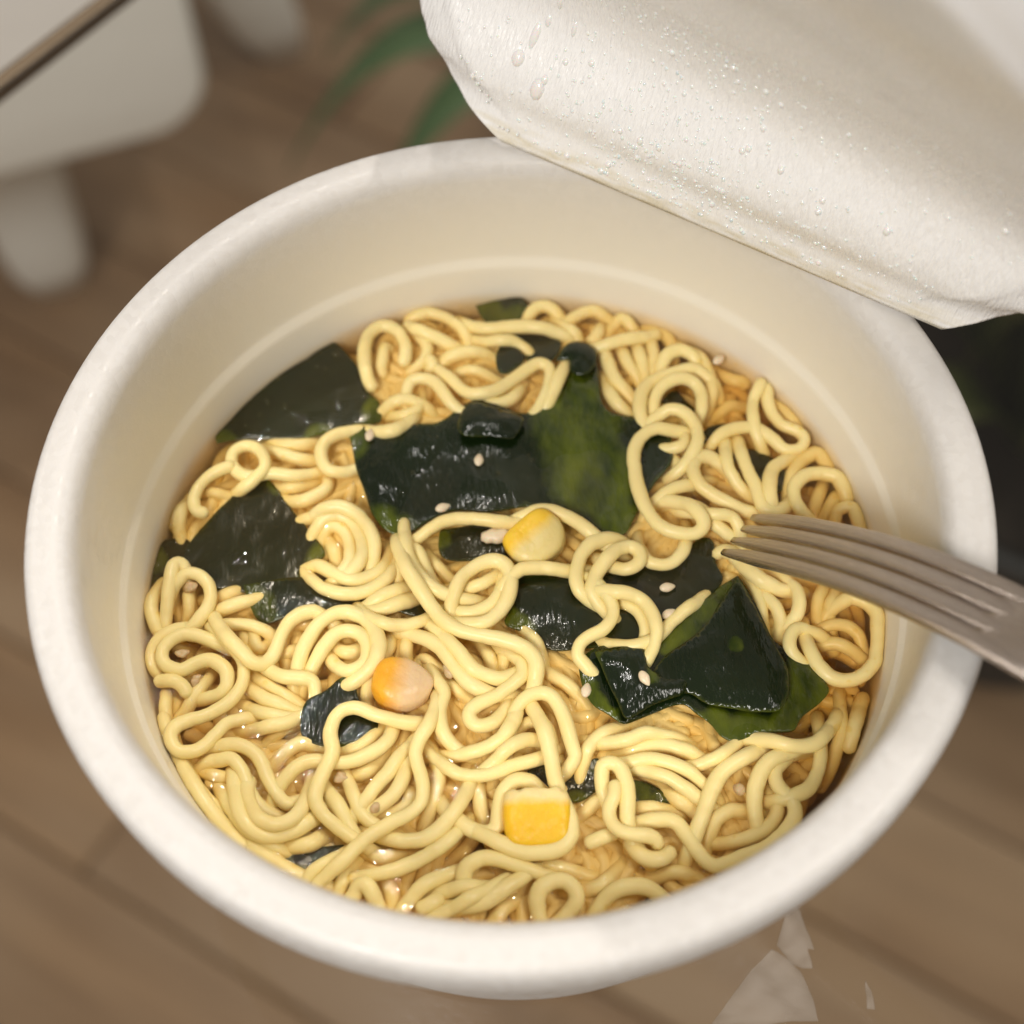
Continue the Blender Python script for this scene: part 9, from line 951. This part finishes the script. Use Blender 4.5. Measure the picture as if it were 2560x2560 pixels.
# ---------------------------------------------------------------- seaweed
def weed_mesh(name, nb, pts, thin, parent=None, mat=None):
    P = mm(pts)
    c0 = P.mean(0)
    co = [Vector((p[0] * 1000, p[1] * 1000)) for p in P]
    vo, eo, fo, ov, oe, of = delaunay_2d_cdt(co, [(i, (i + 1) % nb) for i in range(nb)], [], 1, 1e-4)
    src = [o_[0] if len(o_) else 0 for o_ in ov]
    V = np.array([(v.x / 1000, v.y / 1000, P[s_, 2]) for v, s_ in zip(vo, src)])
    F = [tuple(f) for f in fo]
    Q = V - c0
    if parent is not None: Q = V - np.array(parent['_c'])
    o = mesh_ob(name, Q, F, mat or WEED, parent)
    if parent is None:
        o.location = (c0[0], c0[1], ZB + c0[2])
    at = o.data.attributes.new('thin', 'FLOAT', 'POINT')
    # parallel to V
    d = np.min(np.linalg.norm(V[:, None, :2] - P[None, :nb, :2], axis=2), 1)
    g = np.array([thin[s_] / 9 for s_ in src][:len(o.data.vertices)])
    at.data.foreach_set('value', np.clip(np.maximum(g, .38 * np.clip(1 - d / .0012, 0, 1)), 0, 1)[:len(o.data.vertices)])
    md = o.modifiers.new('smooth', 'SUBSURF'); md.levels = 1; md.render_levels = 1; md.boundary_smooth = 'PRESERVE_CORNERS'
    md = o.modifiers.new('thick', 'SOLIDIFY'); md.thickness = .00035; md.offset = -1
    return o, c0
for label, nb, pts, thin, folds in WEEDS:
    o, c0 = weed_mesh('seaweed_piece', nb, pts, thin, None, WEED_SMOOTH if 'wall' in label else WEED)
    tag(o, label, 'seaweed', 'wakame seaweed pieces in the bowl')
    o['_c'] = [float(x) for x in c0]
    for (b_, p_, t_) in folds:
        weed_mesh('fold', b_, p_, t_, o)
    del o['_c']

# ---------------------------------------------------------------- corn, sesame, meat bits, bubbles
def mat_corn(name, a, b_, c_, lo, hi):
    m = material(name, a, .36, spec=.4, Subsurface_Weight=.35, Subsurface_Scale=.0015)
    m.node_tree.nodes['Principled BSDF'].inputs['Subsurface Radius'].default_value = (1, .6, .15)
    t = NT(m)
    v = t.obj(); sp = t.n('ShaderNodeSeparateXYZ'); t.l(v, sp.inputs[0])
    ad = t.n('ShaderNodeMath', operation='MULTIPLY_ADD'); t.l(t.noise(v, 330, 3), ad.inputs[0]); ad.inputs[1].default_value = .0016; t.l(sp.outputs[0], ad.inputs[2])
    mr = t.n('ShaderNodeMapRange'); mr.inputs['From Min'].default_value = lo; mr.inputs['From Max'].default_value = hi; t.l(ad.outputs[0], mr.inputs['Value'])
    base = t.mix(t.noise(v, 500, 2), a, b_)
    t.l(t.mix(mr.outputs[0], base, c_), t.b.inputs['Base Color'])
    t.l(t.bump(t.noise(v, 380, 4), .0006, .6), t.b.inputs['Normal'])
    return m
def kernel(name, loc, rz, tilt, la, lb, lc, pw, tip, mat, label, cut=False):
    bm = bmesh.new()
    bmesh.ops.create_uvsphere(bm, u_segments=36, v_segments=22, radius=1)
    rr = random.Random(len(label))
    rn = np.random.default_rng(len(label)); KD = rn.normal(size=(6, 3)) * 2.2; KA = rn.uniform(.2, 1, 6)
    for v in bm.verts:
        x, y, z = v.co
        lum = 1 + .05 * sum(a * math.sin(d @ np.array((x, y, z)) + 2 * i) for i, (d, a) in enumerate(zip(KD, KA)))
        x, y, z = x * lum, y * lum, z * lum
        sgn = lambda q, e: math.copysign(abs(q) ** e, q)
        x, y, z = sgn(x, pw), sgn(y, pw), sgn(z, pw)
        w_ = 1 - tip * max(0, x) ** 1.5 - .10 * max(0, -x)
        if cut and x > .72: x = .72 + (x - .72) * .25 + .05 * math.sin(y * 9) + .03 * math.sin(y * 21 + 1)
        dim = -.16 * math.exp(-((x + .25) ** 2 + y ** 2) / .16) if z > 0 else 0
        v.co = (x * la, y * lb * w_, (z + dim) * lc * (1 - .35 * tip * max(0, x)))
    o = bm_ob(name, bm, mat)
    o.location = (loc[0] / 1000, loc[1] / 1000, ZB + loc[2] / 1000)
    o.rotation_euler = (tilt[0], tilt[1], rz)
    tag(o, label, 'corn kernel', 'corn kernels on the noodles')
    return o
C1 = mat_corn('corn_yellow', (0.80, 0.48, 0.025), (0.86, 0.60, 0.06), (0.74, 0.60, 0.24), -.0008, .0014)
C2 = mat_corn('corn_orange', (0.80, 0.36, 0.02), (0.84, 0.45, 0.04), (0.74, 0.53, 0.30), -.0018, .0018)
C3 = mat_corn('corn_cut', (0.82, 0.46, 0.012), (0.86, 0.56, 0.03), (0.82, 0.66, 0.30), .0020, .0034)
kernel('corn_kernel', KERNELS[0], R(-52), (R(8), R(6), 0), .0043, .0054, .0029, .56, .30, C1, 'yellow corn kernel with a pale lower side in the middle of the bowl')
kernel('corn_kernel', KERNELS[1], R(-12), (R(-6), R(10), 0), .0048, .0043, .0027, .62, .50, C2, 'orange corn kernel with a pinkish pale tip, left of the centre among noodles')
kernel('corn_kernel', KERNELS[2], R(88), (R(4), R(-4), 0), .0051, .0053, .0030, .48, .0, C3, 'squarish bright yellow corn kernel with a cut top near the near rim', True)
TOFU = material('pale_scrap', (0.72, 0.60, 0.42), .4, Subsurface_Weight=.3, Subsurface_Scale=.001)
def lump(name, loc, sc, rz, mat, label, cat, group, seed, rough=.25):
    bm = bmesh.new(); bmesh.ops.create_icosphere(bm, subdivisions=3, radius=1)
    rr = np.random.default_rng(seed); D = rr.normal(size=(7, 3)); A = rr.uniform(.3, 1, 7)
    for v in bm.verts:
        k = 1 + rough * sum(a * math.sin(3 * (d @ np.array(v.co)) + i) for i, (d, a) in enumerate(zip(D, A))) / 4
        v.co = Vector((v.co.x * sc[0] * k, v.co.y * sc[1] * k, v.co.z * sc[2] * k))
    o = bm_ob(name, bm, mat)
    o.location = (loc[0] / 1000, loc[1] / 1000, ZB + loc[2] / 1000)
    o.rotation_euler.z = rz
    tag(o, label, cat, group)
    return o
lump('vegetable_scrap', KERNELS[3], (.0026, .0015, .001), R(10), TOFU, 'small pale scrap left of the yellow and white corn kernel', 'scrap', None, 3)
SESM = material('sesame', (0.74, 0.62, 0.44), .35, Subsurface_Weight=.2, Subsurface_Scale=.0008)
def seed_mesh():
    bm = bmesh.new(); bmesh.ops.create_uvsphere(bm, u_segments=18, v_segments=12, radius=1)
    for v in bm.verts:
        x, y, z = v.co
        w_ = 1 - .45 * max(0, x) ** 1.2
        v.co = (x * .0014, y * .00085 * w_, z * .00055 * w_)
    bmesh.ops.recalc_face_normals(bm, faces=bm.faces)
    me = bpy.data.meshes.new('sesame_seed'); bm.to_mesh(me); bm.free()
    me.polygons.foreach_set('use_smooth', [True] * len(me.polygons)); me.materials.append(SESM)
    return me
SM = seed_mesh()
for label, loc, rz in SESAME:
    o = bpy.data.objects.new('sesame_seed', SM); COL.objects.link(o)
    o.location = (loc[0] / 1000, loc[1] / 1000, ZB + loc[2] / 1000); o.rotation_euler = (.1, .12, rz)
    tag(o, label, 'sesame seed', 'sesame seeds in the soup')
MEATM = material('meat_bit', (0.56, 0.41, 0.22), .35, Subsurface_Weight=.3, Subsurface_Scale=.001)
for k, (label, loc) in enumerate(MEAT):
    lump('meat_bit', loc, (.0011, .0008, .0007), k * 1.1, MEATM, label, 'meat bit', 'meat bits between the noodles', 40 + k, .5)
rb_ = np.random.default_rng(21)
bub = []
for k in range(320):
    if rb_.random() < .6: a = rb_.uniform(0, 6.28); rr = rb_.uniform(.055, .0605)
    else: a = rb_.uniform(0, 6.28); rr = .058 * math.sqrt(rb_.random())
    ra = rb_.uniform(.00015, .0005) * (1.4 if rb_.random() < .08 else 1)
    bub.append(dome(np.array([rr * math.cos(a), rr * math.sin(a), .00005]), np.array([0, 0, 1.]), np.array([1., 0, 0]), ra, ra, ra * .55))
V, F = join(bub)
bb = mesh_ob('bubbles', V, F, OIL, broth)
bb['kind'] = 'stuff'

# ---------------------------------------------------------------- fork
STEEL = material('fork_steel', (0.56, 0.49, 0.44), .2, 1.0)
t = NT(STEEL)
fv = t.n('ShaderNodeUVMap', uv_map='along').outputs[0]
br = t.noise(t.scaled(fv, (9, 420, 1)), 1.0, 3, .6)
t.l(t.ramp(br, [(.3, (.13,) * 3), (.7, (.32,) * 3)]), t.b.inputs['Roughness'])
t.l(t.bump(br, .0004, .35), t.b.inputs['Normal'])
FQ = [0.038, 0.0039, -0.0248, -0.915, 0.811, 0.2096, -0.4362, 0.0053, 0.0549, 0.0, -364.8, 0.8805]
faz, fel, fro = FQ[3:6]
FX = np.array([math.cos(fel) * math.cos(faz), math.cos(fel) * math.sin(faz), math.sin(fel)])
FY0 = np.array([-math.sin(faz), math.cos(faz), 0]); FZ0 = np.cross(FX, FY0)
FY = FY0 * math.cos(fro) + FZ0 * math.sin(fro); FZ = np.cross(FX, FY)
def fpt(s, w_, h=0):
    s1 = min(s, .085)
    b = FQ[6] * s1 * s1 / 2 + FQ[10] * s1 ** 3 / 6
    sl = FQ[6] * s1 + FQ[10] * s1 * s1 / 2
    if s > s1: b += .62 * sl * (s - s1)
    x = s if s <= s1 else s
    q = max(0, (s - .046) / .02)
    b -= .0016 * (q * q if q < 1.5 else 2.25 + 3 * (q - 1.5) - 1.5 * max(0, q - 2.5))
    nrm = FZ - FX * sl; nrm = nrm / np.linalg.norm(nrm)
    return np.array(FQ[:3]) + x * FX + w_ * FY + b * FZ + nrm * h
fork = empty('fork', (0, 0, Z0))
tag(fork, 'steel fork with four tines dipping into the noodles at the right', 'fork')
HW, LT = FQ[7], FQ[8]
def sweep(name, rows, parent):
    """rows: (s, centre, half width, half thickness)"""
    V, F, U = [], [], []
    n = 16
    for s, cw, hw, ht in rows:
        for k in range(n):
            a = 2 * math.pi * k / n
            cx, cy = math.cos(a), math.sin(a)
            V.append(fpt(s, cw + hw * math.copysign(abs(cx) ** .55, cx), ht * math.copysign(abs(cy) ** .75, cy)))
            U.append((s * 10, k / n))
    for i in range(len(rows) - 1):
        for k in range(n):
            F.append((i * n + k, i * n + (k + 1) % n, (i + 1) * n + (k + 1) % n, (i + 1) * n + k))
    F.append(tuple(range(n - 1, -1, -1))); F.append(tuple((len(rows) - 1) * n + k for k in range(n)))
    bm = bmesh.new(); vs_ = [bm.verts.new(v) for v in V]
    for f in F:
        bm.faces.new([vs_[i] for i in f])
    bmesh.ops.recalc_face_normals(bm, faces=bm.faces)
    me = bpy.data.meshes.new(name); bm.verts.index_update()
    uvn = bm.loops.layers.uv.new('along')
    for f in bm.faces:
        for l in f.loops: l[uvn].uv = U[l.vert.index]
    bm.to_mesh(me); bm.free()
    me.polygons.foreach_set('use_smooth', [True] * len(me.polygons)); me.materials.append(STEEL)
    o = bpy.data.objects.new(name, me); COL.objects.link(o); o.parent = parent
    return o
for j in (.845, .282, -.282, -.845):
    rows = []
    for k in range(34):
        u = k / 33
        s = -.0008 + u * (LT + .0063)
        tip = min(1, max(0, (s + .0009) / .010))
        hw = HW * (.205 + .062 * min(1, s / .05 if s > 0 else 0)) * (.5 + .5 * tip ** .6)
        cw = HW * j * (.885 + .115 * min(1, max(0, s) / LT))
        rows.append((s, cw, hw, (.00115 * (.35 + .65 * tip))))
    sweep('tine', rows, fork)
rows = []
for k in range(70):
    u = k / 69
    s = LT - .0035 + u * .13
    if u < .12: hw = HW * (1.0 + .05 * u / .12)
    else:
        q = min(1, (u - .12) / .22); hw = HW * (1.05 * (1 - q * q * (3 - 2 * q)) + .42 * q * q * (3 - 2 * q))
        if u > .5: hw += HW * .35 * ((u - .5) / .5)
    e_ = min(1, u / .03)
    rows.append((s, 0, hw * (.93 + .07 * e_), .00125 * (.70 + .30 * e_) + .0006 * min(1, u * 3)))
sweep('handle', rows, fork)
